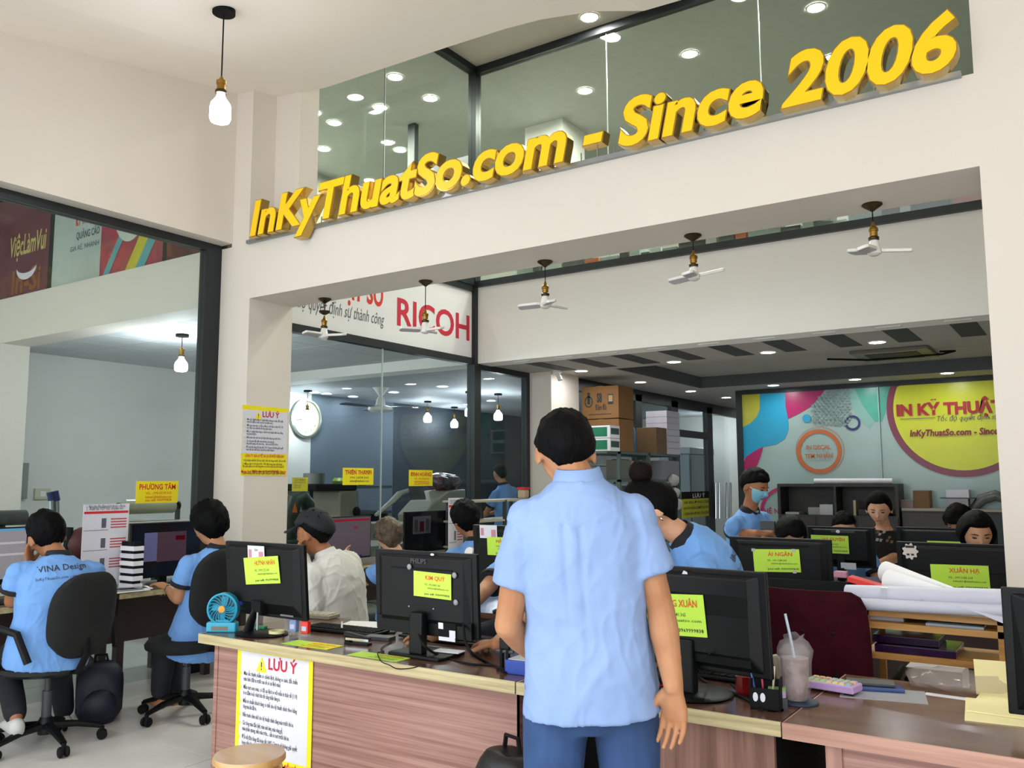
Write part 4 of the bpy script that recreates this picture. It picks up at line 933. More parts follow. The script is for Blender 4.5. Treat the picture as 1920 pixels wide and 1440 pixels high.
def person(label, pel, neck, head, fwd, hf=None, pitch=0, roll=0, k=1, hk=1, style='short', skin=M_SKIN, shirt=M_POLO, collar=M_NAVY, pants=M_DARKPANTS, arms=None, legs='sit', vox=.008, seat=True, sleeve=.62, logo=None, girth=1, hair_m=M_HAIR, fem=0, long_sleeve=False, sleeveless=False, hem=.12, hem_w=1.0, bow=.03, shoes=None, fold=.003, shw=.178, face=True, cuffs=True, extra=None):
    fwd = Vector((fwd[0], fwd[1], 0)).normalized(); rgt = fwd.cross(UP); hf = hf or (fwd.x, fwd.y)
    org = Vector((pel.x, pel.y, 0)); root = thing('person', label, 'person', org, 0, 'people in the print shop')
    def lo(p): return Vector(p)-org
    pel, neck, head = lo(pel), lo(neck), lo(head)
    mid = (pel+neck)/2-fwd*bow
    def sp(t): return pel*(1-t)**2+mid*2*t*(1-t)+neck*t*t if t >= 0 else pel+(mid-pel).normalized()*(t*.55)
    def tan(t): return (sp(t+.02)-sp(t-.02)).normalized()
    def sec(t, w, d, sh=0):
        tg = tan(t); x = (rgt-tg*rgt.dot(tg)).normalized(); y = tg.cross(x); return (sp(t)+y*sh, x, y, w*k*girth, d*k*girth)
    tn = tan(.9); xr = (rgt-tn*rgt.dot(tn)).normalized()
    body = MB()
    loft(body, [sec(-.2, .10, .08), sec(-.1, .15, .10), sec(.05, .158, .105), sec(.3, .135, .09), sec(.55, .150, .105), sec(.70, .16, .105), sec(.79, .15, .09), sec(.88, .11, .07), sec(.96, .066, .06), sec(1.0, .055, .055)])
    limb(body, [sp(.9), sp(1.0), head-UP*.03*k], [.056*k, .052*k, .05*k], 14, 4)
    HM = head_frame(head, hf, pitch, roll, k*hk)
    P, _, _, _ = head_grid(48, 36, fem); body.add([HM @ Vector(v) for v in P.reshape(-1, 3)], grid_faces(48, 36))
    for s in (-1, 1): body.ell((0, 0, 0), (.009, .021, .033), 10, 8, M=HM @ Matrix.Translation((s*.079, -.008, -.008)) @ Matrix.Rotation(R(-12), 4, 'X') @ Matrix.Rotation(R(s*-18), 4, 'Z'))
    sj = {s: sp(.81)+xr*s*shw*k*girth for s in (-1, 1)}
    arms = arms or {}; ad = {}
    for s in (-1, 1):
        A = arms.get(s) or {}
        w = lo(A['w']) if 'w' in A else sj[s]+fwd*.36*k-UP*.30*k-xr*s*.05
        e = lo(A['e']) if 'e' in A else ik(sj[s], w, .285*k, .25*k, A.get('hint', -UP+xr*s*.5-fwd*.1))
        hd = A.get('hd') or (w-e).normalized(); ad[s] = (e, w)
        limb(body, [sj[s]-xr*s*.03, sj[s], sj[s].lerp(e, .45), e], [.045*k, .048*k, .046*k, .038*k])
        limb(body, [e, e.lerp(w, .3), w], [.039*k, .041*k, .027*k])
        nrm = A.get('n') or (-UP if abs(hd.z) < .8 else xr*-s)
        hand(body, w, hd, nrm, A.get('th', -xr*s), A.get('curl', .35), k)
    hip = {s: sp(-.02)+xr*s*.09*k for s in (-1, 1)}
    lg = {}
    for s in (-1, 1):
        if legs == 'sit': kn = hip[s]+fwd*.42*k+xr*s*.06-UP*.04; an = Vector((kn.x, kn.y, .09))-fwd*.05
        elif legs == 'stand': kn = Vector((hip[s].x, hip[s].y, .5*k))+fwd*.02+xr*s*.03; an = Vector((hip[s].x, hip[s].y, .09))+xr*s*.04-fwd*.02
        else: kn, an = lo(legs[s][0]), lo(legs[s][1])
        lg[s] = (kn, an)
        limb(body, [hip[s], kn, an], [.078*k, .05*k, .036*k]); loft(body, [(an-UP*.05-fwd*.05, rgt, UP, .028, .03), (an-UP*.05+fwd*.05, rgt, UP, .036, .028), (an-UP*.065+fwd*.15, rgt, UP, .04, .016), (an-UP*.07+fwd*.175, rgt, UP, .025, .01)], 12)
    bm = remesh(body, vox, 3); bo = link('body', bm, root, skin)
    # shirt
    sh = MB(); g = 1.07
    h0 = -hem/.55
    if not sleeveless:
        loft(sh, [sec(h0, .176*g*hem_w, .128*g*hem_w), sec(h0*.4, .178*g, .128*g), sec(.1, .172*g, .122*g), sec(.3, .160*g, .113*g), sec(.55, .167*g, .122*g), sec(.7, .172*g, .118*g), sec(.79, .165*g, .107*g), sec(.86, .142*g, .096*g), sec(.92, .112*g, .083*g), sec(.965, .083*g, .072*g), sec(1.0, .064*g, .064*g)], 28)
    else:
        loft(sh, [sec(h0, .168, .12), sec(.1, .16, .115), sec(.3, .145, .104), sec(.55, .158, .118), sec(.75, .155, .112), sec(.87, .125, .092), sec(.955, .085, .07)], 28)
    for s in (-1, 1):
        if sleeveless: continue
        e, w = ad[s]
        if long_sleeve: sh.ell(e, (.056*k, .056*k, .056*k), 14, 10); limb(sh, [sj[s]-xr*s*.04, sj[s]-UP*.02, e, w], [.075*k, .068*k, .060*k, .044*k])
        else:
            c = sj[s].lerp(e, sleeve); d = (e-sj[s]).normalized()
            sh.tube([sj[s]-d*.01, sj[s].lerp(e, .3), c-d*.012, c], [.055*k, .066*k, .068*k, .067*k], 18); sh.ell(sj[s]+d*.005, (.062*k, .062*k, .062*k), 16, 10); sh.ell(sj[s]-xr*s*.04*k+UP*.012, (.06*k, .06*k, .055*k), 16, 10)
    def fold_f(p):
        q = Vector((p.x*5.5, p.y*5.5, p.z*3.2)); a = noise.noise(q+Vector((3, 1, 7))); b = noise.noise(q*2.3); c2 = noise.noise(Vector((p.x*9+p.z*4, p.y*9-p.z*3, p.z*3)))
        q2 = Vector((p.x*13+p.z*5, p.y*13-p.z*5, p.z*6)); r1 = max(0, 1-abs(noise.noise(q2))*5); r2 = max(0, 1-abs(noise.noise(Vector((p.x*16-p.z*7, p.y*16+p.z*6, p.z*5))+Vector((9, 2, 4))))*6); return fold*((1-abs(a)*2.2)*.6+b*.3+(r1+r2)*.9-.5)+(extra(p) if extra else 0)
    shm = remesh(sh, max(vox, .0075), 5, fold_f if fold else None); so = link('shirt' if not sleeveless else 'sleeveless_top', shm, root, shirt)
    if not sleeveless and cuffs and not long_sleeve:
        for s in (-1, 1):
            e, w = ad[s]; d = (e-sj[s]).normalized(); c = sj[s].lerp(e, sleeve)
            MB().tube([c-d*.022, c-d*.018, c+d*.004, c+d*.006, c-d*.004], [.068*k, .073*k, .072*k, .066*k, .055*k], 22, cap=False).build('cuff', collar, so, smooth=True)
    if not sleeveless:
        tg = tan(.98); x = (rgt-tg*rgt.dot(tg)).normalized(); y = tg.cross(x); cc = sp(.985); cb = MB()
        rings = [(-.022, .080, .080), (.004, .073, .073), (.036, .062, .064), (.038, .058, .060), (.012, .060, .062)]
        n = 26; vs = []
        for hgt, a, b in rings:
            for j in range(n):
                an = 2*math.pi*j/n; fr = max(0, math.sin(an)); vs.append(cc+tg*(hgt-.035*fr**2)*k+x*math.cos(an)*a*k+y*(math.sin(an)*b+.008)*k)
        fs = [(i*n+j, i*n+(j+1) % n, (i+1)*n+(j+1) % n, (i+1)*n+j) for i in range(len(rings)-1) for j in range(n)]
        cb.add(vs, fs); cb.build('collar', collar, so, smooth='all')
    # trousers
    tr = MB(); loft(tr, [sec(-.24, .11, .09), sec(-.12, .172, .122), sec(.0, .176, .124), sec(.12, .165, .115)], 24)
    for s in (-1, 1):
        kn, an = lg[s]; limb(tr, [hip[s], hip[s].lerp(kn, .5), kn, an+(kn-an).normalized()*.03], [.098*k, .088*k, .072*k, .058*k])
    link('trousers', remesh(tr, max(vox, .009), 4, lambda p: .004*noise.noise(p*9)), root, pants)
    if shoes:
        for s in (-1, 1):
            kn, an = lg[s]; f2 = fwd
            sm = MB(); loft(sm, [(an-UP*.045-f2*.075, rgt, UP, .03, .04), (an-UP*.045-f2*.03, rgt, UP, .04, .048), (an-UP*.052+f2*.06, rgt, UP, .045, .04), (an-UP*.065+f2*.15, rgt, UP, .048, .026), (an-UP*.072+f2*.2, rgt, UP, .03, .016)], 16); sm.build('shoe', shoes, root, smooth='all')
    # head details
    if style: 
        hm = hair_mesh(style, HM, seed=len(label)); link('hair', hm, root, hair_m)
    if face:
        for s in (-1, 1):
            MB().ell((0, 0, 0), (.0125, .006, .0042), 10, 6, M=HM @ Matrix.Translation((s*.031, .0835, .006)) @ Matrix.Rotation(R(s*-14), 4, 'Z')).build('eye', M_INK, root, smooth='all')
            MB().tube([HM @ Vector((s*.016, .092, .024)), HM @ Vector((s*.032, .0895, .028)), HM @ Vector((s*.049, .079, .024))], [.003, .0034, .0018], 6, flat=.7).build('eyebrow', M_HAIR, root)
        MB().ell((0, 0, 0), (.021, .006, .0055), 12, 6, M=HM @ Matrix.Translation((0, .0865, -.055))).build('lips', mat('lip_tone', '#9A5A4E', .5), root, smooth='all')
    if logo:
        wd, t, dx, rot, lines = logo
        bvh = BVHTree.FromObject(so, TMP.view_layers[0].depsgraph) if False else BVHTree.FromPolygons([v.co.copy() for v in shm.vertices], [tuple(p.vertices) for p in shm.polygons])
        tg = tan(t); x = (rgt-tg*rgt.dot(tg)).normalized(); y = tg.cross(x)
        c = sp(t)-y*.5+x*dx
        xd = x*math.cos(rot)+tg*math.sin(rot); yd = -x*math.sin(rot)+tg*math.cos(rot)
        for s_, size, yy, kw in lines:
            b = MB()
            vv, ff = text_data(s_, size, **kw); w0 = (vv[:, 0].max()+vv[:, 0].min())/2; out = []
            for a_, b_, _c in vv.tolist():
                o_ = c+xd*(a_-w0)+yd*(b_+yy); hit = bvh.ray_cast(o_, y)
                out.append(hit[0]-y*.003 if hit[0] is not None else o_+y*.38)
            b.add(out, ff); b.build('back_lettering', M_INK, so)
    return root, HM
LOGO = [('VINA Design', .046, .0, dict(bold=.01, res=2)), ('InKyThuatSo.com - since 2006', .022, -.045, dict(res=1, shear=.1))]
def px(x, y, D): return at(x, y, D=D)
def glasses(root, HM, m=M_BLACKM):
    b = MB(); org = root.location
    for s in (-1, 1):
        b.tube([HM @ Vector((s*.033+.021*math.cos(a), .1, .004+.016*math.sin(a))) for a in [2*math.pi*i/14 for i in range(15)]], .0018, 6, cap=False)
        b.tube([HM @ Vector((s*.054, .098, .008)), HM @ Vector((s*.074, .05, .008)), HM @ Vector((s*.08, -.01, .004))], .0018, 6)
    b.tube([HM @ Vector((-.013, .102, .008)), HM @ Vector((.013, .102, .008))], .0018, 6); b.build('glasses', m, root)
# --- standing customer, back to us
D0 = 2.36
def man_folds(p):
    # box pleat under the yoke, soft drapes at the waist (body axes: across x, up z)
    x = p.x*.866+p.y*.5; z = p.z; c = -.02+(z-.9)*-.06; u = x-c
    g = lambda a, s: math.exp(-(a/s)**2)
    f = 0
    if z < 1.335: f += -.006*(g(u-.022, .007)+g(u+.022, .007))*max(0, min(1, (z-1.0)/.25))+.004*g(u, .014)*max(0, min(1, (z-1.0)/.25))
    f += -.004*g(z-1.335, .006)
    f += .007*g(math.sin((u*2.2+z*4.2)*3.2)-.9, .3)*g(u-.12, .09)*g(z-.95, .13)
    f += .006*g(math.sin((u*3-z*3.0)*3.0)-.9, .3)*g(u+.13, .07)*g(z-1.22, .12)
    f += .005*g(math.sin((u*3+z*3.0)*3.0)-.9, .3)*g(u-.14, .06)*g(z-1.22, .12)
    f += .006*g((u-.02)*.7+(z-.92)*-.5, .012)*g(z-.92, .08)
    return f
root, HM = person('man in a light blue short-sleeved shirt and jeans standing at the counter', px(1106, 1272, D0), px(1084, 896, D0-.0), px(1060, 850, D0+.06), (-.50, .866), hf=(-.62, .78), pitch=R(20), k=.97, hk=1.0,
    style='short', skin=M_SKIN, shirt=M_SHIRT, collar=M_SHIRT, pants=M_JEANS, vox=.0045, hem=.085, hem_w=1.06, bow=-.01, legs='stand', sleeve=.64, girth=.98, shw=.15, cuffs=False, fold=.0028, extra=man_folds, shoes=M_BLACKM,
    arms={1: dict(e=px(1238, 1140, D0-.03), w=px(1263, 1288, D0-.1), hd=(px(1266, 1400, D0-.08)-px(1263, 1288, D0-.1)).normalized(), n=(-FWD*.75-RGT*.65), th=(-RGT*.8-FWD*.2+RGT*0), curl=.32),
          -1: dict(e=px(952, 1172, D0-.0), w=px(1020, 1240, D0+.2), n=-UP, th=RGT, curl=.5)})
# yoke seam, pleat and pockets
sh = [c for c in root.children if c.name.startswith('shirt')][0]
# --- seated man, cheek on hand
D1 = 4.74
root, HM = person('man in a blue polo with his cheek on his hand at the front window desk', px(92, 1205, D1), px(110, 1043, D1+.08), px(88, 1006, D1+.15), (-.97, .26), hf=(-.99, .12), pitch=R(12), roll=R(-8), hk=1.14, style='crop', skin=M_SKIN2, girth=1.12, shw=.17, vox=.0075,
    arms={-1: dict(e=px(22, 1128, D1-.05), w=px(52, 1060, D1+.1), hd=(px(56, 1015, D1+.15)-px(52, 1060, D1+.1)).normalized(), n=RGT, th=FWD, curl=.25), 1: dict(w=px(140, 1118, D1+.55))}, logo=(.24, .83, .0, R(6), LOGO), shoes=mat('white_shoe', '#C9C9C6', .6), legs={-1: (px(10, 1235, D1+.3), px(30, 1345, D1-.05)), 1: (px(110, 1235, D1+.5), px(120, 1340, D1+.45))})
# --- man with glasses
D2 = 5.45
root, HM = person('man in a blue polo with glasses working at the window desk beside the column', px(372, 1192, D2+.02), px(411, 1027, D2), px(393, 983, D2+.04), (-.97, .24), hf=(-.985, -.05), pitch=R(6), hk=1.16, style='full', skin=M_SKIN, girth=.98, vox=.0075,
    arms={-1: dict(e=px(334, 1122, D2-.12), w=px(316, 1103, D2+.05), hd=(px(290, 1090, D2+.12)-px(316, 1103, D2+.05)).normalized(), n=-UP, th=FWD, curl=.3), 1: dict(w=px(330, 1100, D2+.5))}, logo=(.24, .74, .05, R(0), LOGO), legs={-1: (px(310, 1215, D2+.0), px(300, 1303, D2+.0)), 1: (px(320, 1210, D2+.3), px(330, 1300, D2+.25))})
glasses(root, HM)
b = MB(); c0 = px(316, 1103, D2+.05)-root.location; ax = (px(334, 1122, D2-.12)-px(316, 1103, D2+.05)).normalized(); b.tube([c0+ax*.008, c0+ax*.03], [.031, .033], 16, cap=False); b.build('wristwatch', M_STEEL, root)
# --- man with cap
D3 = 5.05
root, HM = person('man in a white shirt and dark cap sitting in profile behind the counter', px(632, 1180, D3), px(612, 1040, D3), px(589, 1000, D3), (-.99, -.1), hf=(-.98, -.2), pitch=R(8), hk=1.1, style='short', skin=M_SKIN2, shirt=mat('white_linen', '#D9D9D3', .85, var=.03, bump=.3, bscale=9), collar=mat('white_linen', '#D9D9D3'), long_sleeve=True, girth=1.1, bow=.07, fold=.0045, vox=.0075,
    arms={-1: dict(e=px(592, 1130, D3-.2), w=px(566, 1050, D3-.1), hd=(px(562, 1015, D3-.06)-px(566, 1050, D3-.1)).normalized(), n=RGT, th=FWD, curl=.9), 1: dict(w=px(560, 1130, D3+.3))})
P, dx, dy, dz = head_grid(48, 36); mk = sst(-.006, .006, P[..., 2]-np.where(dy > 0, .045, .045-.06*np.clip(-dy, 0, 1))); Q = P+np.stack([dx, dy, dz], -1)*(-.012+mk*.036)[..., None]
M_CAP = mat('navy_cap', '#10131D', .8, var=.15)
b = MB(); b.add([HM @ Vector(v) for v in Q.reshape(-1, 3)], grid_faces(48, 36)); cap_o = b.build('cap', M_CAP, root, smooth='all')
b = MB(); n = 14; top = []; bot = []
for i in range(n+1):
    a = R(-62+124*i/n); top.append((math.sin(a)*.088, math.cos(a)*.10, .05)); bot.append((math.sin(a)*.07, .06+math.cos(a)*.125, .032-.012*math.sin(a)**2))
b.add([HM @ Vector(v) for v in top+bot+[(x, y, z-.005) for x, y, z in top+bot]], [(i, i+1, n+2+i, n+1+i) for i in range(n)]+[(2*n+2+n+1+i, 2*n+2+n+2+i, 2*n+2+i+1, 2*n+2+i) for i in range(n)]); b.build('cap_brim', M_CAP, cap_o, smooth='all')
MB().tube([HM @ Vector((-.05, -.088, .012)), HM @ Vector((-.02, -.108, .012)), HM @ Vector((.02, -.108, .012))], .006, 6).build('cap_buckle', M_CHROME, cap_o)
# --- light brown hair
D4 = 6.1
root, HM = person('person with light brown hair and glasses in a blue polo at the partition desk', px(748, 1165, D4), px(745, 1040, D4), px(728, 1004, D4+.02), (-.98, .2), hf=(-.97, .1), pitch=R(5), style='bob', hair_m=mat('brown_hair', '#5A4630', .5, var=.3, scale=30, bump=.5, bscale=120, hex2='#3A2C1E'), skin=M_SKIN3, girth=.95, hk=.97, fem=1, vox=.008,
    arms={-1: dict(e=px(683, 1090, D4-.1), w=px(657, 1058, D4+.0), hd=(px(648, 1040, D4+.05)-px(657, 1058, D4)).normalized(), n=RGT, th=FWD, curl=.6), 1: dict(w=px(690, 1080, D4+.5))}, logo=(.22, .72, .02, 0, LOGO))
glasses(root, HM)
# --- dark hair at the partition
D5 = 6.25
root, HM = person('man with thick black hair in a blue polo beyond the second counter monitor', px(895, 1150, D5), px(893, 1012, D5), px(872, 974, D5+.05), (-.9, .44), hf=(-.95, .3), pitch=R(8), style='full', skin=M_SKIN2, girth=1.08, hk=1.08, vox=.008)
# --- behind the glass
D6 = 11.6
root, HM = person('man in a blue polo standing behind the narrow far pane', px(950, 990, D6), px(944, 908, D6), px(937, 889, D6), (-1, .15), style='short', skin=M_SKIN, legs='stand', vox=.011, fold=0)
glasses(root, HM)
# --- woman with bun
D7 = 3.55
root, HM = person('woman with a hair bun in a blue polo bending over behind the counter', px(1362, 1180, D7+.15), px(1278, 1002, D7), px(1222, 955, D7), (-.95, -.25), hf=(-.9, -.5), pitch=R(38), style='tied', skin=M_SKIN3, girth=.98, hk=1.08, fem=1, bow=.09, vox=.0065,
    arms={-1: dict(w=px(1225, 1215, D7-.35)), 1: dict(w=px(1200, 1200, D7+.1))}, logo=(.24, .62, .03, R(-20), LOGO))
hb = MB(); hb.ell((0, 0, 0), (.05, .045, .046), 24, 18, M=HM @ Matrix.Translation((0, -.055, .135)))
me = hb.mesh('hair_bun')
for v in me.vertices: v.co += (v.co-HM @ Vector((0, -.055, .135))).normalized()*noise.noise(v.co*60)*.006
me.polygons.foreach_set('use_smooth', [True]*len(me.polygons)); link('hair_bun', me, root, mat('bun_hair', '#1A100D', .65, spec=.1, var=.3, scale=40, bump=.5, bscale=120))
MB().ell((0, 0, 0), (.003, .004, .008), 8, 6, M=HM @ Matrix.Translation((-.08, -.004, -.045))).build('earring', M_CHROME, root)
MB().tube([HM @ Vector((-.078, -.0, .01)), HM @ Vector((-.072, .04, -.005)), HM @ Vector((-.06, .07, -.02))], .0018, 5).build('mask_strap', M_WHITE, root)
# --- clerk mostly hidden behind the customer, typing
D8 = 4.35
person('clerk in blue hidden behind the customer, hands typing behind the monitor', px(990, 1190, D8), px(990, 1050, D8), px(995, 1012, D8-.08), (-.2, -1), pitch=R(25), style='short', vox=.0065, hk=.95,
    arms={1: dict(w=at(812, 1192, Z=.80), hd=(at(765, 1188, Z=.79)-at(812, 1192, Z=.80)).normalized(), n=-UP, th=FWD*-1, curl=.35), -1: dict(w=at(930, 1208, Z=.80), hd=(at(893, 1202, Z=.785)-at(930, 1208, Z=.80)).normalized(), n=-UP, th=-FWD, curl=.35)})
# --- mask
D9 = 6.1
f = (RGT*.65-FWD*.76)
root, HM = person('man in a blue polo and face mask standing before the mural', px(1408, 1080, D9), px(1405, 956, D9), px(1414, 912, D9-.03), f, hf=f, pitch=R(22), style='short', skin=M_SKIN2, legs='stand', hk=1.03, vox=.0075, girth=.95,
    arms={1: dict(e=px(1376, 1002, D9-.02), w=px(1420, 1000, D9-.26), hd=RGT, n=-UP, th=UP, curl=.55), -1: dict(w=px(1450, 998, D9-.22), hd=-RGT, n=-UP, th=UP, curl=.55)})
P, dx, dy, dz = head_grid(48, 36); mk = sst(-.01, .01, .004-P[..., 2])*sst(-.1, .1, dy-.35)*sst(-.115, -.1, P[..., 2]); Q = P+np.stack([dx, dy, dz], -1)*(-.01+mk*.017)[..., None]
M_MASK = mat('surgical_mask', '#7FC0D8', .8, var=.05)
b = MB(); b.add([HM @ Vector(v) for v in Q.reshape(-1, 3)], grid_faces(48, 36)); b.build('face_mask', M_MASK, root, smooth='all')
for s in (-1, 1): MB().tube([HM @ Vector((s*.06, .06, -.01)), HM @ Vector((s*.08, .0, .01))], .0016, 5).build('mask_loop', M_WHITE, root)
wl = MB(); c0 = px(1440, 985, D9-.3)-root.location; wl.cbox(c0+Vector((0, 0, .0)), .1, .03, .06); wl.build('wallet', M_GREYPL, root, bevel=.005)
# --- floral top
D10 = 7.35
f = (-RGT*.25-FWD*.95)
root, HM = person('woman in a black floral sleeveless top standing at the third row', px(1655, 1110, D10), px(1657, 986, D10), px(1648, 954, D10-.06), f, hf=-RGT*.45-FWD*.85, pitch=R(20), style='tied', skin=M_SKIN3, shirt=mat('black_top', '#0B0B0E', .8, var=.2), sleeveless=True, legs='stand', vox=.0075, fem=1, hk=1.12, k=1.08, girth=1.02,
    arms={-1: dict(e=px(1688, 1042, D10-.05), w=px(1645, 1058, D10-.3), n=-UP), 1: dict(w=px(1640, 1060, D10-.35), n=-UP)})
tp = [c for c in root.children if c.name.startswith('sleeveless')][0]; bv = BVHTree.FromPolygons([v.co.copy() for v in tp.data.vertices], [tuple(p.vertices) for p in tp.data.polygons])
for nm, hx, spots in (('flower_print', '#8A6A4E', ((1634, 985), (1640, 992), (1646, 998), (1630, 980), (1668, 1008), (1672, 1016), (1664, 1014))), ('leaf_print', '#B9B4AC', ((1656, 988), (1650, 1002), (1658, 998), (1645, 1012), (1652, 1013)))):
    b = MB()
    for (sx, sy) in spots:
        o_ = CP-root.location; d_ = ray(sx, sy).normalized(); h_ = bv.ray_cast(o_, d_)
        if h_[0] is None: continue
        c_ = h_[0]-d_*.004; n_ = 9; b.add([c_+(RGT*math.cos(2*math.pi*i/n_)*(.012+.006*(i % 2))+UPV*math.sin(2*math.pi*i/n_)*(.012+.006*(i % 2))) for i in range(n_)], [tuple(range(n_))])
    if b.v: pr_ = b.build(nm, mat(nm+'_tone', hx, .8), tp); pr_['kind'] = 'stuff'
# --- heads above the monitors
D11 = 5.15
root, HM = person('woman with centre-parted black hair bent behind the monitor with round sticker', px(1832, 1180, D11), px(1832, 1042, D11), px(1831, 1000, D11-.06), -FWD-RGT*.1, hf=-FWD*1-RGT*.25, pitch=R(18), style='long', skin=M_SKIN3, hk=1.08, fem=1, vox=.0075)
D12 = 6.35
person('person with short black hair bowing behind the centre-parted woman', px(1812, 1130, D12), px(1812, 1012, D12), px(1800, 980, D12-.05), -FWD-RGT*.5, hf=-FWD*.6-RGT*.8, pitch=R(25), style='full', skin=M_SKIN, vox=.009, hk=1.05)
D13 = 5.75
person('woman with parted black hair bowing behind the monitor beside the masked man', px(1485, 1160, D13), px(1485, 1042, D13), px(1483, 1000, D13-.1), -FWD, hf=-FWD+RGT*.1, pitch=R(50), style='long', skin=M_SKIN, fem=1, vox=.009)
D14 = 6.75
person('person whose forehead shows above the monitor with the webcam clip', px(1586, 1120, D14), px(1582, 1018, D14), px(1582, 990, D14-.05), -FWD, hf=-FWD, pitch=R(18), style='short', skin=M_SKIN3, vox=.009)
# ================================================================ far room: mural, doors, rack, cabinet
def mp(px_, py_, dy=0): v = at(px_, py_, Y=YM-dy); return v
mu = thing('mural_panel', 'colourful printed glass mural with a yellow circle and shop name', 'mural', (0, YM, 0))
def mz(zx, zy): return 1360+.29167*zx, 680+.29167*zy      # zoom crop -> photo pixels
xl_ = mp(1393, 800).x
MB().box(xl_, XE, -.004, .02, .3, 2.73).build('base_film', mat('mural_aqua', '#9DB6B0', .2, var=.06, scale=1.5), mu)
fr_ = MB().box(xl_-.09, xl_, -.03, .02, 0, 2.78).box(xl_, XE, -.03, .02, 2.72, 2.78).build('frame', M_FRAME, mu)
LAY = [0]
def poly(name, pts, m, zoom=True):
    LAY[0] += 1; y = -.005-.0012*LAY[0]; b = MB(); P2 = []
    for p_ in pts:
        q_ = mz(*p_) if zoom else p_; v = at(q_[0], q_[1], Y=YM); P2.append((max(v.x, xl_+.001), y, min(v.z, 2.719)))
    b.add(P2, [tuple(range(len(P2)))]); return b.build(name, m, mu)
def ringp(name, c, r0, r1, m, n=64):
    LAY[0] += 1; y = -.005-.0012*LAY[0]; b = MB(); vs = [];
    for r_ in (r0, r1):
        for i in range(n):
            a = 2*math.pi*i/n; vs.append((c[0]+r_*math.cos(a), y, min(c[1]+r_*math.sin(a), 2.719)))
    if r0 <= 0: b.add(vs[n:], [tuple(reversed(range(n)))])
    else: b.add(vs, [(i, (i+1) % n, n+(i+1) % n, n+i) for i in range(n)])
    return b.build(name, m, mu)
M_MUT = mat('mural_teal', '#4FAE97', .3, var=.08); M_MUY = mat('mural_yellow', '#D8DE1E', .3, var=.03); M_MUM = mat('mural_magenta', '#B01C63', .3, var=.05); M_MUB = mat('mural_blue', '#1F9CC4', .3, var=.04); M_MUO = mat('mural_olive', '#B7B53A', .3)
poly('teal_shape', [(830, 150), (1060, 140), (1052, 250), (1010, 380), (960, 380), (880, 270)], M_MUT)
poly('teal_fade', [(760, 150), (830, 150), (880, 270), (960, 380), (930, 430), (850, 350), (790, 240)], mat('mural_teal_pale', '#84B5A8', .3))
poly('blue_shape', [(220, 190), (385, 190), (388, 280), (405, 360), (408, 430), (385, 490), (330, 525), (245, 540), (190, 570), (130, 612), (100, 612), (100, 410), (160, 390), (200, 350), (220, 300)], M_MUB)
poly('olive_shape', [(90, 190), (222, 190), (222, 300), (202, 350), (162, 390), (90, 415)], M_MUO)
poly('magenta_shape', [(385, 170), (640, 160), (600, 230), (540, 290), (470, 330), (405, 362), (388, 280)], M_MUM)
poly('magenta_shape', [(245, 540), (230, 600), (200, 672), (100, 690), (100, 640), (135, 605), (190, 568)], M_MUM)
cB = at(1809, 882, Y=YM); cL = at(1675, 762, Y=YM); rr_ = cB.x-cL.x; cc_ = (cB.x, cB.z+rr_)
ringp('circle_rim', cc_, 0, rr_*1.105, mat('mural_maroon', '#7E2A42', .3)); ringp('yellow_circle', cc_, 0, rr_, M_MUY)
o_ = at(1536, 846, Y=YM); s_ = (at(1580, 846, Y=YM).x-o_.x); M_RNG = mat('mural_terracotta', '#C9692F', .4)
ringp('ring', (o_.x, o_.z), s_*.8, s_*.97, M_RNG); ringp('ring_line', (o_.x+.01, o_.z+.01), s_*1.03, s_*1.05, M_RNG)
o2 = at(1599, 793, Y=YM); ringp('small_ring', (o2.x, o2.z), .075, .105, mat('mural_navy', '#23306B', .4)); o2 = at(1513, 784.5, Y=YM); ringp('small_disc', (o2.x, o2.z), 0, .058, M_MUB)
o2 = at(1475, 962, Y=YM-.0); ringp('ring', (o2.x, o2.z), .33, .38, M_MUM)
b = MB(); LAY[0] += 1
for i in range(14):
    for j in range(9):
        zx, zy = 545+j*28+(i % 2)*14, 175+i*17
        if zx+zy*.0 < 545 or (zx-400)*.9+ (zy-180)*1.2 < 220 or (zx-1000)*1.0+(zy-180)*.9 > -40: continue
        q_ = at(*mz(zx+20, zy), Y=YM); r_ = .012+.014*random.random(); b.add([(q_.x+r_*math.cos(2*math.pi*a/8), -.005-.0012*LAY[0], q_.z+r_*math.sin(2*math.pi*a/8)) for a in range(8)], [tuple(reversed(range(8)))])
dots = b.build('dot_pattern', mat('mural_dots', '#7D9490', .4), mu); dots['kind'] = 'stuff'
Mm = frame((0, -.03, 0), (1, 0, 0), (0, 0, 1))
def mtext(s, px_, py_, size, m, width_px=None, **k):
    v = at(px_, py_, Y=YM); w_ = at(px_+width_px, py_, Y=YM).x-v.x if width_px else None; b = MB(); add_text(b, s, size, v.x, v.z, Mm, z=0, width=w_, **k); return b.build('mural_lettering', m, mu)
mtext('IN KỸ THUẬT SỐ', 1682, 780, .21, mat('mural_red', '#B5202A', .4), 250, bold=.045, res=3)
mtext('InKyThuatSo.com - Since 2006', 1707, 818.5, .12, mat('mural_wine', '#8E1F35', .4), 205, bold=.03, shear=.15, res=2)
mtext('Tốc độ quyết định sự thành công', 1758, 790, .1, M_INKB, 180, shear=.25, res=1); MB().box(at(1688, 786, Y=YM).x, at(1754, 786, Y=YM).x, -.031, -.03, at(1688, 786, Y=YM).z-.004, at(1688, 786, Y=YM).z+.004).build('rule_line', M_INKB, mu)
mtext('IN DECAL', 1513, 843, .085, M_RNG, 45, bold=.02); mtext('TEM NHÃN', 1510, 859, .085, M_RNG, 52, bold=.02); mtext('THẺ NHỰA', 1427, 962, .1, M_MUM, 60, bold=.02)
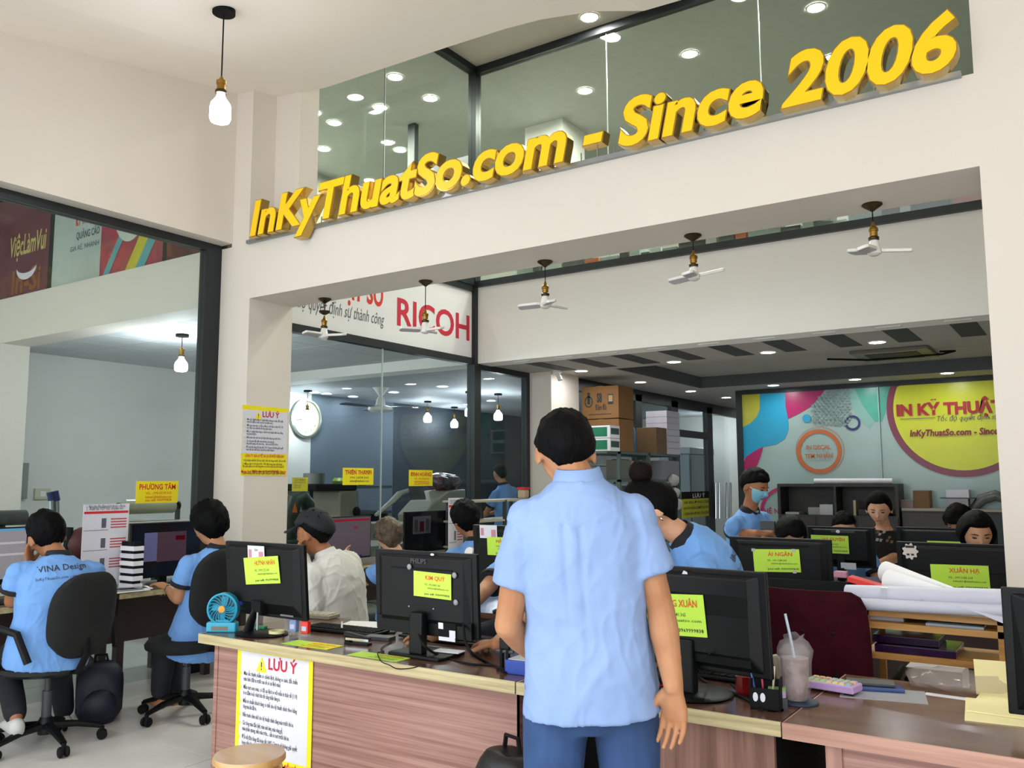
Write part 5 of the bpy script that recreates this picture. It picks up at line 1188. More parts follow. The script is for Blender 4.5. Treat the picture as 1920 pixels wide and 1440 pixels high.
MB().box(at(1650, 800, Y=YM).x-.006, at(1650, 800, Y=YM).x+.006, -.034, .0, .4, 2.72).build('glazing_seam', mat('seam_pale', '#A9C4BE', .4), mu)
# cabinet before the mural
yc = YM-.45
a = at(1457, 907, Y=yc); b_ = at(1683, 907, Y=yc); cw = b_.x-a.x; ct = a.z
M_CAB = mat('dark_cabinet', '#2B2827', .5, var=.1)
cb = thing('low_cabinet', 'dark low cabinet with an open top compartment before the mural', 'cabinet', (a.x, yc, 0))
MB().box(0, cw, 0, .4, 0, ct-.42).build('body', M_CAB, cb); MB().box(0, cw, 0, .4, ct-.04, ct).box(0, .04, 0, .4, ct-.42, ct-.04).box(cw-.04, cw, 0, .4, ct-.42, ct-.04).box(cw*.48, cw*.5, .02, .4, ct-.42, ct-.04).box(0, cw, .38, .4, ct-.42, ct-.04).build('open_compartment', M_CAB, cb)
for i in range(3): d_ = MB().box(cw/3*i+.01, cw/3*(i+1)-.01, -.018, 0, .08, ct-.44).build('door', M_CAB, cb, bevel=.004); MB().box(cw/3*(i+1)-.05, cw/3*(i+1)-.035, -.03, -.018, ct-.75, ct-.6).build('handle', M_STEEL, d_)
for i, (u0, u1, h_, l, hx) in enumerate(((.04, .16, .03, 'flat white tray on the dark cabinet shelf', '#B9BCBE'), (.24, .34, .1, 'pair of pale small boxes on the dark cabinet shelf', '#9AA09E'), (.47-.13, .47-.02, .14, 'stack of white ream papers in the cabinet compartment', '#C3C5C8'), (.62, .64, .2, 'upright cream book in the cabinet compartment', '#B7B08C'), (.66, .9, .08, 'low dark carton in the cabinet compartment', '#2A3338'))):
    o = MB().box(cw*u0+.02, cw*u1+.02, .06, .3, 0, h_).build('cabinet_item', mat('cabinet_item_%d' % i, hx, .6), None); o.location = (a.x, yc, ct-.42); tag(o, l, 'box')
rl = MB().tube([(0, 0, .035), (1.0, 0, .035)], .035, 14); o = rl.build('paper_roll', M_WHITE, None, smooth=True); q_ = at(1527, 905, Y=yc+.1); o.location = (q_.x, yc+.1, ct); tag(o, 'white paper roll lying on top of the dark cabinet', 'paper roll')
# wall shelf and its items
sy = YM-.4; a = at(1690, 953, Y=sy); b_ = at(1870, 955, Y=sy)
ws = thing('side_shelf', 'long pale edged shelf unit right of the floral top woman', 'shelf', (a.x, sy, 0)); zS = a.z
o = MB().box(0, 2.2, 0, .38, zS-.03, zS).build('board', mat('pale_board', '#A9A39A', .6), ws); MB().box(0, 2.2, .02, .36, 0, zS-.03).build('cabinet_body', mat('brown_grey_body', '#4C4842', .6), ws)
for i in range(3): MB().box(.02+.73*i, .71+.73*i, .004, .02, .05, zS-.06).build('door', mat('greenish_door', '#2E3B3C', .5) if i == 1 else MATS['brown_grey_body'], ws)
def shelf_item(name, box, label, hx, cat, dy=.1, dep=.22, extra=None):
    q0 = at(box[0], box[3], Y=sy+dy); q1 = at(box[2], box[1], Y=sy+dy); h_ = q1.z-q0.z
    o = MB().box(0, q1.x-q0.x, 0, dep, 0, h_).build(name, mat(name+hx, hx, .65, var=.06), None, bevel=.004); o.location = (q0.x, sy+dy, zS); tag(o, label, cat); return o
shelf_item('open_box', (1682, 938, 1712, 953), 'low pinkish open box with dark contents on the shelf', '#8B7A78', 'box')
shelf_item('brown_carton', (1713, 920, 1742, 953), 'upright brown carton on the shelf before the mural', '#7A5A34', 'carton', .12)
shelf_item('paper_pile', (1778, 934, 1815, 953), 'lower pile of white papers on the shelf', '#A7A3A8', 'paper stack')
q_ = at(1795, 932, Y=sy+.1); o = MB().box(-.2, .2, 0, .25, 0, .012).build('tray', M_GREYPL, None); o.location = (q_.x, sy+.1, zS+(at(1778, 934, Y=sy+.1).z-at(1778, 953, Y=sy+.1).z)); tag(o, 'thin dark tray resting on the lower white paper pile', 'tray')
o = MB().box(-.13, .13, .02, .22, 0, .1).build('paper_pile', M_PAPER, None); o.location = (q_.x, sy+.1, bpy.data.objects['tray'].location.z+.012); tag(o, 'upper block of white paper on the thin tray', 'paper stack')
o = MB(); o.tube([(0, 0, 0), (.1, 0, .12), (.25, 0, .17), (.38, 0, .12), (.42, 0, 0)], [.05, .07, .07, .06, .05], 10); o = o.build('plastic_bag', mat('grey_film', '#6E706E', .25, var=.2, bump=.3), None, smooth=True); q_ = at(1825, 953, Y=sy+.2); o.location = (q_.x, sy+.22, zS); tag(o, 'crumpled grey plastic bag at the end of the shelf', 'bag')
# cassette air conditioner in the tray
q0 = at(1590, 668, Z=ZC2+.158); q1 = at(1765, 650, Z=ZC2+.158)
ac = thing('air_conditioner', 'square ceiling air conditioner cassette with a dark grille', 'air conditioner', ((q0.x+q1.x)/2, (q0.y+q1.y)/2+.1, ZC2+.16))
MB().box(-.42, .42, -.42, .42, -.04, 0).build('panel', mat('ac_panel', '#7C7A6E', .5), ac, bevel=.01); MB().box(-.28, .28, -.28, .28, -.048, -.04).build('grille', mat('ac_grille', '#2A2826', .6), ac)
for s in (-1, 1): MB().box(-.3, .3, s*.36-.03, s*.36+.03, -.046, -.04).build('louver', mat('ac_louver', '#9A978A', .5), ac)
MB().tube([(-.75, -.1, -.03), (-.5, -.05, -.05), (-.3, .05, -.06), (.1, .1, -.05), (.5, .02, -.06), (.65, -.1, -.05), (.5, -.15, -.05)], .012, 6).build('hose', M_BLACKM, ac)
# CCTV camera on the pillar
q_ = at(1035, 693, Y=yp); o = thing('ceiling_camera', 'small white dome camera under the ceiling at the pillar', 'camera', (q_.x+.08, yp-.02, ZC2-.001))
MB().lathe([(.001, 0), (.06, 0), (.06, -.03), (.001, -.03)], 16).build('mount', M_WHITEPL, o); MB().tube([(0, 0, -.02), (.03, .0, -.07), (.05, 0, -.12)], .03, 10).build('camera_head', M_WHITEPL, o, smooth=True)
# glass doors
XD = -5.62
def dpt(px_, py_): return at(px_, py_, X=XD)
ys_ = [dpt(x_, 800).y for x_ in (1130, 1188, 1200, 1256, 1268, 1322, 1332, 1376)]
yend = 16.3
mbf = MB(); zt = 2.72
for y0, y1 in ((ys_[1], ys_[2]), (ys_[3], ys_[4]), (ys_[5], ys_[6]), (yend-.1, yend)): mbf.box(XD-.04, XD+.04, y0, y1, 0, zt)
mbf.box(XD-.04, XD+.04, pb, yend, zt-.1, ZC2); ztr = dpt(1268, 812).z; mbf.box(XD-.04, XD+.04, ys_[4], ys_[5], ztr-.05, ztr+.06)
dr = struct('door_2', mbf, M_FRAME)
for y0, y1, z0, z1 in ((pb, ys_[1], .02, zt-.1), (ys_[2], ys_[3], .02, zt-.1), (ys_[4], ys_[5], ztr+.06, zt-.1), (ys_[4], ys_[5], .02, ztr-.05), (ys_[6], yend-.1, .02, zt-.1)): MB().box(XD-.005, XD+.005, y0, y1, z0, z1).build('pane', M_GLASS, dr)
for px_ in (1336, 1343, 1357, 1364):
    a = dpt(px_, 905); b_ = dpt(px_, 972); MB().tube([(XD+.06, a.y, a.z), (XD+.06, b_.y, b_.z)], .018, 8).build('pull_handle', M_CHROME, dr, smooth=True)
a = dpt(1275, 936); b_ = dpt(1328, 967)
sgn = thing('door_notice', 'yellow and black safety notice on the glass door', 'sign', (XD+.03, (a.y+b_.y)/2, (a.z+b_.z)/2))
Md = frame((0, 0, 0), (0, 1, 0), (0, 0, 1)); w_, h_ = abs(b_.y-a.y), a.z-b_.z
MB().box(-w_/2, w_/2, -h_/2, h_/2, -.004, 0, Md).build('sheet', mat('notice_yellow', '#C9CB1E', .5), sgn); MB().box(-w_/2, w_/2*1.3, h_/2, h_/2+h_*.38, -.004, 0, Md).build('heading_strip', M_BLACKM, sgn)
b = MB(); add_text(b, 'LƯU Ý', h_*.3, -w_*.12, h_*.56, Md, bold=.02, width=w_*.45); b.build('lettering', M_PAPER, sgn)
b = MB()
for i, s_ in enumerate(('RA VÀO ĐÓNG CỬA', 'KHÔNG PHẬN SỰ MIỄN RA VÀO', 'CẢNH BÁO ĐỤNG CỬA KÍNH')): add_text(b, '• '+s_, h_*.2, -w_*.47, h_*(.24-.3*i), Md, width=w_*.93, bold=.02, res=1)
b.build('lettering', M_INK, sgn)
# things behind the doors
def block(name, label, cat, c, sx, sy_, sz, hx, bev=.01, rz=0, rough=.5):
    o = MB().box(-sx/2, sx/2, -sy_/2, sy_/2, 0, sz).build(name, mat(name+hx, hx, rough, var=.05), None, bevel=bev, loc=c, rz=rz); return tag(o, label, cat)
q_ = at(1297, 925, X=-6.4)
gc = thing('steel_cabinet', 'tall grey steel cabinet behind the glass door', 'cabinet', (-6.5, q_.y, 0)); ch_ = at(1297, 852, X=-6.3).z
MB().box(-.3, .3, -.55, .55, 0, ch_).build('body', mat('steel_cab', '#8A9BA3', .4, .2), gc, bevel=.01); MB().box(-.34, .34, -.6, .6, ch_, ch_+.12).build('top_cover', mat('steel_cab_top', '#A9B4B9', .4, .2), gc, bevel=.01); MB().box(.3, .312, -.5, .0, .1, ch_-.1).build('door', MATS['steel_cab'], gc)
pr_ = thing('plan_rack', 'pale sheet rack with three trays behind the glass door', 'rack', (-8.2, 16.2, 0))
for zz in (.6, 1.0, 1.35, 1.75): MB().box(-.6, .6, -.8, .8, zz, zz+.035).build('tray', mat('rack_board', '#A7B5B2', .4), pr_)
for dx_ in (-.55, .55):
    for dy_ in (-.75, .75): MB().box(dx_-.015, dx_+.015, dy_-.015, dy_+.015, 0, 1.75).build('post', M_GREYPL, pr_)
# rack with cartons along the wall before the doors
ry0 = pb+.06; ry1 = ry0+1.9; rx0 = at(1087, 800, Y=ry0).x; rx1 = at(1158, 800, Y=ry0).x+.02
zs_top = at(1150, 846, X=rx1-.02).z
rk = thing('storage_rack', 'green grey metal storage rack loaded with cartons and paper', 'rack', (rx0, ry0, 0)); M_RACK = mat('rack_green', '#5C6E68', .5, .3)
for zz in (.25, .62, zs_top-.38, zs_top-.03): MB().box(0, rx1-rx0, 0, ry1-ry0, zz, zz+.03).build('shelf', M_RACK, rk)
for (x_, y_) in ((0, 0), (rx1-rx0-.04, 0), (0, ry1-ry0-.04), (rx1-rx0-.04, ry1-ry0-.04), (rx1-rx0-.04, (ry1-ry0)*.45)): MB().box(x_, x_+.04, y_, y_+.04, 0, zs_top+.0).build('post', M_RACK, rk)
M_CART = mat('carton', '#8A6236', .75, var=.08, scale=4); zt2 = zs_top
cx0 = at(1080, 800, Y=ry0).x; cx0 = max(cx0, rx0)
hC = (at(1120, 716, Y=ry0+.03).z-at(1120, 840, Y=ry0+.03).z)/2
def carton(z0, label, text):
    o = thing('carton', label, 'carton', (rx0+.02, ry0+.02, z0), 0, 'cartons on the rack'); w_ = rx1-rx0-.03; d_ = .42
    MB().box(0, w_, 0, d_, 0, hC-.01).build('box', M_CART, o, bevel=.006); MB().box(w_*.42, w_*.58, -.001, d_+.001, hC-.012, hC-.008).build('tape', mat('brown_tape', '#A98B58', .3), o)
    if text:
        Mc = frame((0, -.002, 0), (1, 0, 0), (0, 0, 1)); b = MB(); add_text(b, 'S8', .16, w_*.42, hC*.5, Mc, bold=.04, width=w_*.14); add_text(b, 'Đậm Đà', .1, w_*.38, hC*.26, Mc, bold=.01, width=w_*.3); b.box(w_*.2, w_*.8, hC*.12, hC*.14, 0, .001, Mc); b.build('lettering', M_INK, o)
        b = MB(); n_ = 16; cx_, cz_ = w_*.2, hC*.52; b.add([Mc @ Vector((cx_+.06*math.cos(a_), cz_+.075*math.sin(a_), .001)) for a_ in [2*math.pi*i/n_ for i in range(n_)]]+[Mc @ Vector((cx_+.045*math.cos(a_), cz_+.058*math.sin(a_), .001)) for a_ in [2*math.pi*i/n_ for i in range(n_)]], [(i, (i+1) % n_, n_+(i+1) % n_, n_+i) for i in range(n_)]); b.box(cx_-.02, cx_+.02, cz_-.03, cz_+.12, 0, .001, Mc); b.build('flame_emblem', mat('emblem_green', '#1E3A30', .6), o)
        b = MB(); b.box(w_*.72, w_*.86, hC*.42, hC*.72, 0, .001, Mc); p0 = b.build('picture_print', M_INK, o); b = MB(); b.box(w_*.735, w_*.845, hC*.5, hC*.69, .001, .002, Mc); b.build('picture_print_light', mat('print_tan', '#A98C62', .6), p0)
    return o
carton(zt2, 'lower brown carton on the rack, under the one with the flame emblem', False); carton(zt2+hC, 'upper brown carton with S8 lettering and flame emblem', True)
def rack_item(name, label, cat, px_, py_, sx, sy_, sz, hx, X=None, z0=None, extra=None):
    X = X or rx1-.15; q_ = at(px_, py_, X=X); o = thing(name, label, cat, (X, q_.y, z0 if z0 is not None else zt2)); MB().box(-sx/2, sx/2, -sy_/2, sy_/2, 0, sz).build('box', mat(name+hx, hx, .6, var=.05), o, bevel=.004)
    if extra: extra(o, sx, sy_, sz)
    return o
def green_face(o, sx, sy_, sz): MB().box(-sx/2+.02, sx/2-.04, -sy_/2-.002, -sy_/2, .02, sz-.02).build('green_panel', mat('ream_green', '#0E7A55', .5), o); MB().box(sx/2, sx/2+.002, -sy_/2+.02, sy_/2-.02, sz*.3, sz*.8).build('end_label', mat('ream_dark', '#2B4A40', .5), o)
gq = at(1132, 830, Y=ry0-.02)
hb_ = at(1132, 785, Y=ry0-.28).z-at(1132, 808, Y=ry0-.28).z
for i, l in enumerate(('lower', 'upper')):
    zz = at(1110, 835 if i == 0 else 810, Y=ry0-.28).z
    o = thing('ream_box', l+' white and green paper ream box before the cartons', 'box', (at(1120, 800, Y=ry0-.28).x, ry0-.14, zs_top if i == 0 else zs_top+.16), 0, 'ream boxes'); MB().box(-.17, .17, -.13, .13, 0, .155).build('box', M_WHITE, o, bevel=.004); green_face(o, .34, .26, .155)
MB().box(rx1-rx0-.5, rx1-rx0-.02, -.3, 0, zs_top-.03, zs_top).build('shelf_extension', M_RACK, rk)
rack_item('brown_folder_box', 'small plain brown carton beside the white paper stacks', 'carton', 1222, 843, .3, .34, .36, '#6B5030')
for i in range(7):
    rack_item('paper_ream', 'white paper ream, number %s from the bottom of the tall stack' % ('one', 'two', 'three', 'four', 'five', 'six', 'seven')[i], 'paper ream', 1244, 843, .32, .44, .085, '#B9B6C2', z0=zt2+i*.0875)['group'] = 'tall paper stack'
bq = at(1184, 800, X=rx1-.2); o = thing('blue_bottle', 'tall blue plastic bottle between carton and papers', 'bottle', (rx1-.2, bq.y, zt2)); MB().lathe([(.001, 0), (.05, 0), (.055, .02), (.055, .3), (.02, .38), (.02, .44), (.001, .44)], 14).build('bottle_body', mat('blue_bottle', '#2E7DB5', .3), o, smooth=True)
z3 = zs_top-.35
rack_item('pink_box', 'small pink cardboard box on the middle rack shelf', 'box', 1186, 880, .2, .42, .24, '#B98D8A', z0=z3)
rack_item('photo_frame', 'dark framed small picture leaning on the middle rack shelf', 'picture', 1164, 880, .14, .22, .26, '#1A1A1E', z0=z3)
rack_item('file_stack', 'stack of grey files at the back of the middle rack shelf', 'files', 1240, 880, .3, .6, .26, '#83838A', z0=z3)
rack_item('bagged_bundle', 'crumpled grey bundle on the middle shelf near the customer head', 'bundle', 1160, 885, .2, .3, .25, '#6E6E66', z0=z3)
rack_item('filing_block', 'low grey drawer block on the lower rack shelf', 'drawers', 1180, 905, .4, .8, .3, '#70706E', z0=.65)
rack_item('printer', 'small dark printer on the bottom rack shelf', 'printer', 1160, 930, .4, .5, .28, '#2E2E30', z0=.28)
# hanging bags at the rack end
for i, (px_, py_, l) in enumerate(((1263, 900, 'upper'), (1266, 925, 'middle'), (1270, 945, 'lower'))):
    q_ = at(px_, py_, X=rx1+.05); o = MB().ell((0, 0, 0), (.06, .12, .08), 12, 8); me = o.mesh('white_bag')
    for v in me.vertices: v.co *= 1+.3*noise.noise(v.co*14+Vector((i, 0, 0)))
    o = link('white_bag', me, None, mat('bag_white', '#B5B5B2', .5)); o.location = (rx1+.05, min(q_.y, ry1+.1), q_.z); tag(o, l+' crumpled white plastic bag hung at the rack end', 'bag', 'bags at the rack end')
# ================================================================ machine room
ck = at(571, 785, X=XF); ckr = .165
cl = thing('round_clock', 'round wall clock with a pale dial on the white machine room wall', 'clock', (XF+.002, ck.y, ck.z+.0))
Mk = frame((0, 0, 0), (0, 1, 0), (0, 0, 1)); MB().lathe([(.001, 0), (.3, 0), (.3, .05), (.265, .06), (.26, .03), (.001, .03)], 40, M=Mk).build('rim', mat('clock_rim', '#8E9288', .35, .5), cl, smooth=True)
MB().lathe([(.001, .032), (.258, .032), (.258, .034), (.001, .034)], 40, M=Mk).build('dial', mat('clock_dial', '#DAD7B8', .5), cl)
b = MB()
for i in range(12): a_ = R(90-30*(i+1)); add_text(b, str(i+1), .06, .2*math.cos(a_), .2*math.sin(a_)-.022, Mk, z=.036, align='C')
b.build('numerals', M_INKB, cl); MB().box(-.006, .006, -.02, .13, .037, .04, Mk @ Matrix.Rotation(R(-50), 4, 'Z')).build('hour_hand', M_INK, cl); MB().box(-.005, .005, -.03, .19, .037, .04, Mk @ Matrix.Rotation(R(100), 4, 'Z')).build('minute_hand', M_INK, cl)
fq = at(714, 727, Z=2.779); cf_ = thing('ceiling_fan', 'white ceiling fan with long dark blades in the machine room', 'fan', (fq.x+.0, fq.y, 2.78))
fd = (fq-CP).dot(FWD); fh = at(714, 768, D=fd).z-2.78
MB().lathe([(.001, 0), (.12, 0), (.1, -.02), (.03, -.12), (.001, -.12)], 20).build('canopy', M_WHITEPL, cf_, smooth=True); MB().tube([(0, 0, -.1), (0, 0, fh+.1)], .014, 8).build('down_rod', M_WHITEPL, cf_)
MB().lathe([(.02, fh+.2), (.06, fh+.14), (.07, fh+.06), (.17, fh+.03), (.18, fh-.01), (.14, fh-.035), (.001, fh-.04)], 24).build('motor', M_WHITEPL, cf_, smooth=True)
for i in range(3):
    M = Matrix.Translation((0, 0, fh+.03)) @ Matrix.Rotation(R(28+120*i), 4, 'Z') @ Matrix.Rotation(R(8), 4, 'X'); MB().prism([(.14, -.03), (.25, -.055), (.72, -.07), (.75, 0), (.72, .07), (.25, .055), (.14, .03)], 0, .008, M).build('blade', mat('fan_blade_grey', '#5C626A', .4), cf_)
# distribution board, socket and tools on the white wall
a = at(0, 868, X=XF); b_ = at(48, 935, X=XF); y0_ = at(-40, 868, X=XF).y
eb = thing('distribution_board', 'grey distribution board with two breaker windows on the wall', 'electrical panel', (XF+.001, y0_, b_.z)); hB = at(47, 868, X=XF).z-at(47, 935, X=XF).z; wB = at(48, 900, X=XF).y-y0_
MB().box(0, .06, 0, wB, 0, hB).build('panel', mat('board_grey', '#8D908A', .5), eb, bevel=.005)
for zz in (.22, .62): o = MB().box(.06, .07, wB*.36, wB*.86, hB*zz-.04, hB*zz+.1).build('breaker_window', mat('window_grey', '#6D706C', .4), eb); MB().box(.07, .075, wB*.42, wB*.8, hB*zz+.02, hB*zz+.05).build('breaker_row', M_BLACKM, o)
q_ = at(78, 926, X=XF); o = thing('power_socket', 'cream wall socket beside the distribution board', 'socket', (XF+.001, q_.y, q_.z)); MB().box(0, .03, -.09, .09, -.06, .06).build('plate', mat('cream_plate', '#C9C2AC', .5), o, bevel=.004); MB().box(.03, .034, -.03, .03, -.03, .03).build('outlet', M_WHITEPL, o)
for i, (x0_, y0__, x1_, y1_) in enumerate(((94, 923, 102, 962), (103, 921, 112, 968))):
    X = -7.2; a = at(x0_, y0__, X=X); b_ = at(x1_, y1_, X=X); o = thing('tool_handle', 'steel tool shaft with a blue grip, %s of the pair' % ('shorter' if i == 0 else 'taller'), 'tool', (X, b_.y, .8), 0, 'blue handled tools'); L_ = Vector((X, b_.y, .8))
    MB().tube([a-L_, a.lerp(b_, .38)-L_], .028, 10).build('grip', mat('grip_blue', '#1D2B66', .5), o, smooth=True); MB().tube([a.lerp(b_, .36)-L_, Vector((0, 0, 0))], .02, 8).build('shaft', M_STEEL, o)
tb = thing('work_table', 'grey work table behind the front window glass', 'table', (-7.9, 1.2, 0)); MB().box(0, 1.7, 0, 3.1, .76, .8).build('top', mat('grey_top', '#8F8F8A', .5), tb)
for x_ in (.05, 1.6):
    for y_ in (.05, 3.0): MB().box(x_, x_+.05, y_, y_+.05, 0, .76).build('leg', M_GREYPL, tb)
X = -6.6; a = at(-30, 972, X=X); b_ = at(47, 970, X=X); o = thing('heat_press', 'dark grey roll laminator at the frame edge behind the window', 'laminator', (X, b_.y-.25, .8)); r_ = .055
MB().tube([(0, -.6, a.z-.8), (0, .25, b_.z-.8)], r_, 16).build('roller', mat('roller_grey', '#55565A', .5), o, smooth=True); MB().box(-.12, .12, -.5, .2, 0, .16).build('machine_base', M_GREYPL, o, bevel=.01); MB().box(-.03, .03, .05, .1, .1, b_.z-.8).build('bracket', M_BLACKM, o); MB().box(-.03, .03, -.5, -.45, .1, b_.z-.8).build('bracket', M_BLACKM, o)
X = -6.7; q_ = at(148, 1010, X=X); o = thing('hand_press', 'dark hand press with a red guard behind the window', 'press', (X, q_.y, .8)); MB().box(-.12, .12, -.1, .1, 0, .05).build('foot', M_BLACKM, o); MB().tube([(0, -.1, .05), (0, -.08, .3)], .03, 8).build('column', M_BLACKM, o); MB().ell((0, .05, .16), (.1, .16, .14), 14, 10).build('guard', mat('dull_red', '#6A2A2E', .5), o, smooth=True)
# lamination cutter with a roll
X = -6.5; a = at(255, 950, X=X); b_ = at(303, 950, X=X)
o = thing('roll_cutter', 'pale cutting machine with a film roll behind the yellow window sticker', 'machine', (X, (a.y+b_.y)/2, .8)); zR = a.z-.8
MB().box(-.25, .25, -.35, .6, 0, at(300, 975, X=X).z-.8).build('body', mat('machine_beige', '#8F8B80', .5), o, bevel=.01); MB().tube([(0, -.22, zR), (0, .22, zR)], .06, 18).build('film_roll', mat('film_roll', '#B5B29C', .4), o, smooth=True)
for y_ in (-.27, .27): MB().tube([(0, y_-.01, zR), (0, y_+.01, zR)], .035, 12).build('roll_cap', M_BLACKM, o); MB().box(-.02, .02, y_-.012, y_+.012, .1, zR).build('support', M_GREYPL, o)
# green sewing-style machine beside the column
X = -6.5; q_ = at(562, 1000, X=X); gz = .8
tb2 = thing('work_table', 'grey work table behind the logo partition', 'table', (-8.4, 4.9, 0)); MB().box(0, 2.3, 0, 2.3, .76, .8).build('top', MATS['grey_top'], tb2)
for x_ in (.05, 2.2):
    for y_ in (.05, 2.2): MB().box(x_, x_+.05, y_, y_+.05, 0, .76).build('leg', M_GREYPL, tb2)
gm = thing('green_machine', 'dark green arched machine with an orange warning triangle', 'machine', (X, q_.y, gz)); M_GRN = mat('machine_green', '#22332B', .5, var=.1)
zt3 = at(560, 932, X=X).z-gz
MB().tube([(0, -.12, 0), (0, -.14, zt3*.6), (0, -.08, zt3*.93), (0, .02, zt3), (0, .10, zt3*.85), (0, .13, zt3*.5)], [.09, .085, .08, .07, .07, .06], 12).build('arch', M_GRN, gm, smooth=True); MB().box(-.15, .15, -.3, .3, 0, .1).build('bed', M_GRN, gm, bevel=.02)
MB().tube([(0, .18, .1), (0, .2, zt3*.75)], .05, 12).build('column', M_GRN, gm, smooth=True)
tq = at(551.5, 952, X=X+.1)-Vector((X, q_.y, gz)); MB().add([(.11, tq.y-.035, tq.z-.045), (.11, tq.y+.035, tq.z-.045), (.11, tq.y, tq.z+.05)], [(0, 1, 2)]).build('warning_triangle', mat('warn_orange', '#D9642A', .5), gm)
# beige cabinet with plug
X = -7.4; a = at(600, 985, X=X); b_ = at(645, 985, X=X); o = thing('beige_printer', 'beige machine cabinet with a black power plug behind the partition', 'machine', (X, (a.y+b_.y)/2, .8)); hz = at(620, 920, X=X).z-.8
MB().box(-.25, .2, a.y-b_.y+.3, (b_.y-a.y)/2, 0, hz).build('body', mat('beige_case', '#8E887A', .5), o, bevel=.02); MB().ell((.21, .18, hz*.55), (.03, .06, .06), 12, 8).build('plug', M_BLACKM, o); MB().tube([(.22, .2, hz*.5), (.22, .28, hz*.3), (.22, .2, .05)], .012, 6).build('cord', M_BLACKM, o); MB().box(-.3, .2, -.45, .2, hz, hz+.08).build('top_tray', M_BLACKM, o, bevel=.02)
MB().lathe([(.001, hz+.08), (.12, hz+.08), (.12, hz+.2), (.001, hz+.2)], 16, M=Matrix.Translation((0, -.3, 0))).build('lid_drum', mat('grey_drum', '#777A78', .4), o, smooth=True)
# counter shelf with dishes
X = -8.6; a = at(640, 935, X=X); b_ = at(730, 935, X=X); o = thing('dish_shelf', 'dark shelf against the bluegrey wall holding dishes', 'shelf', (XF+.001, a.y, a.z-.25)); MB().box(0, .9, 0, b_.y-a.y+.5, 0, .04).build('board', M_GREYPL, o)
MB().box(0, .9, 0, .04, -.4, 0).build('bracket', M_GREYPL, o); MB().box(0, .9, b_.y-a.y+.4, b_.y-a.y+.44, -.4, 0).build('bracket', M_GREYPL, o)
MB().box(0, .9, 0, b_.y-a.y+.5, .38, .42).build('board', M_GREYPL, o)
for i, (px_, l, r_, hx, up_) in enumerate(((658, 'pale bowl turned down on the dark shelf', .13, '#8C9290', 0), (676, 'row of clear cups on the dark shelf', .1, '#6E777A', 0), (693, 'dark cup on the dark shelf', .09, '#4C5357', 0), (717, 'white bottle on the dark shelf', .045, '#B5BCBC', 0), (705, 'blue flat dish on the upper board', .16, '#2C6A9A', 1), (690, 'green flat dish on the upper board', .14, '#6F8A2C', 1), (725, 'black camera-like device on the upper board', .12, '#17191B', 1))):
    q_ = at(px_, 940, X=X-.3); h_ = .3 if r_ < .05 else (.16 if r_ > .12 and not up_ else .12); cpn = thing(('bowl', 'cup', 'cup', 'bottle', 'dish', 'dish', 'device')[i], l, ('bowl', 'cup', 'cup', 'bottle', 'dish', 'dish', 'camera')[i], (XF+.45, q_.y, a.z-.21+(.38 if up_ else 0)))
    MB().lathe([(.001, 0), (r_*.8, 0), (r_, h_*.6), (r_*.7, h_), (.001, h_)], 14).build('shell', mat('dish%d' % i, hx, .3), cpn, smooth=True)
# large copier with raised white arms
X = -7.0; M_COP = mat('copier_cream', '#98998C', .45, var=.04)
c0_ = at(790, 1000, X=X); cp = thing('copier', 'large cream copier with sloping arms and a small display', 'copier', (X, c0_.y, 0))
def L3(px_, py_, X_=X): return at(px_, py_, X=X_)-Vector((X, c0_.y, 0))
MB().box(-.6, .1, L3(735, 990).y, L3(880, 990).y, 0, .95).build('body', M_COP, cp, bevel=.03)
MB().tube([L3(705, 966), L3(735, 940), L3(750, 925), L3(775, 917)], [.03, .05, .06, .05], 8, flat=.5).build('arm', M_COP, cp, smooth=True)
MB().prism([(L3(790, 965).y, L3(790, 965).z), (L3(812, 940).y, L3(812, 940).z), (L3(835, 921).y, L3(835, 921).z), (L3(868, 917).y, L3(868, 917).z), (L3(868, 985).y, .6), (L3(800, 985).y, .6)], 0, .45, Matrix(((0, 0, 1, -.4), (1, 0, 0, 0), (0, 1, 0, 0), (0, 0, 0, 1)))).build('hood', M_COP, cp, bevel=.02)
dq = L3(783, 923, X+.08); MB().box(-.02, .0, -.13, .13, -.09, .09, Matrix.Translation(dq) @ Matrix.Rotation(R(-18), 4, 'Y')).build('display', mat('copier_display', '#3F4548', .3), cp)
pq = at(842, 905, X=X-.1); me = MB().ell((0, 0, 0), (.2, .3, .12), 20, 12).mesh('wrapped_bundle')
for v in me.vertices: v.co *= 1+.22*noise.noise(v.co*9)
o = link('wrapped_bundle', me, None, mat('dark_wrap', '#2A2530', .25, var=.3, hex2='#6E4A58', scale=14)); o.location = (X-.2, pq.y, at(842, 912, X=X-.1).z+.06); tag(o, 'dark bundle in pinkish plastic on top of the copier', 'bundle')
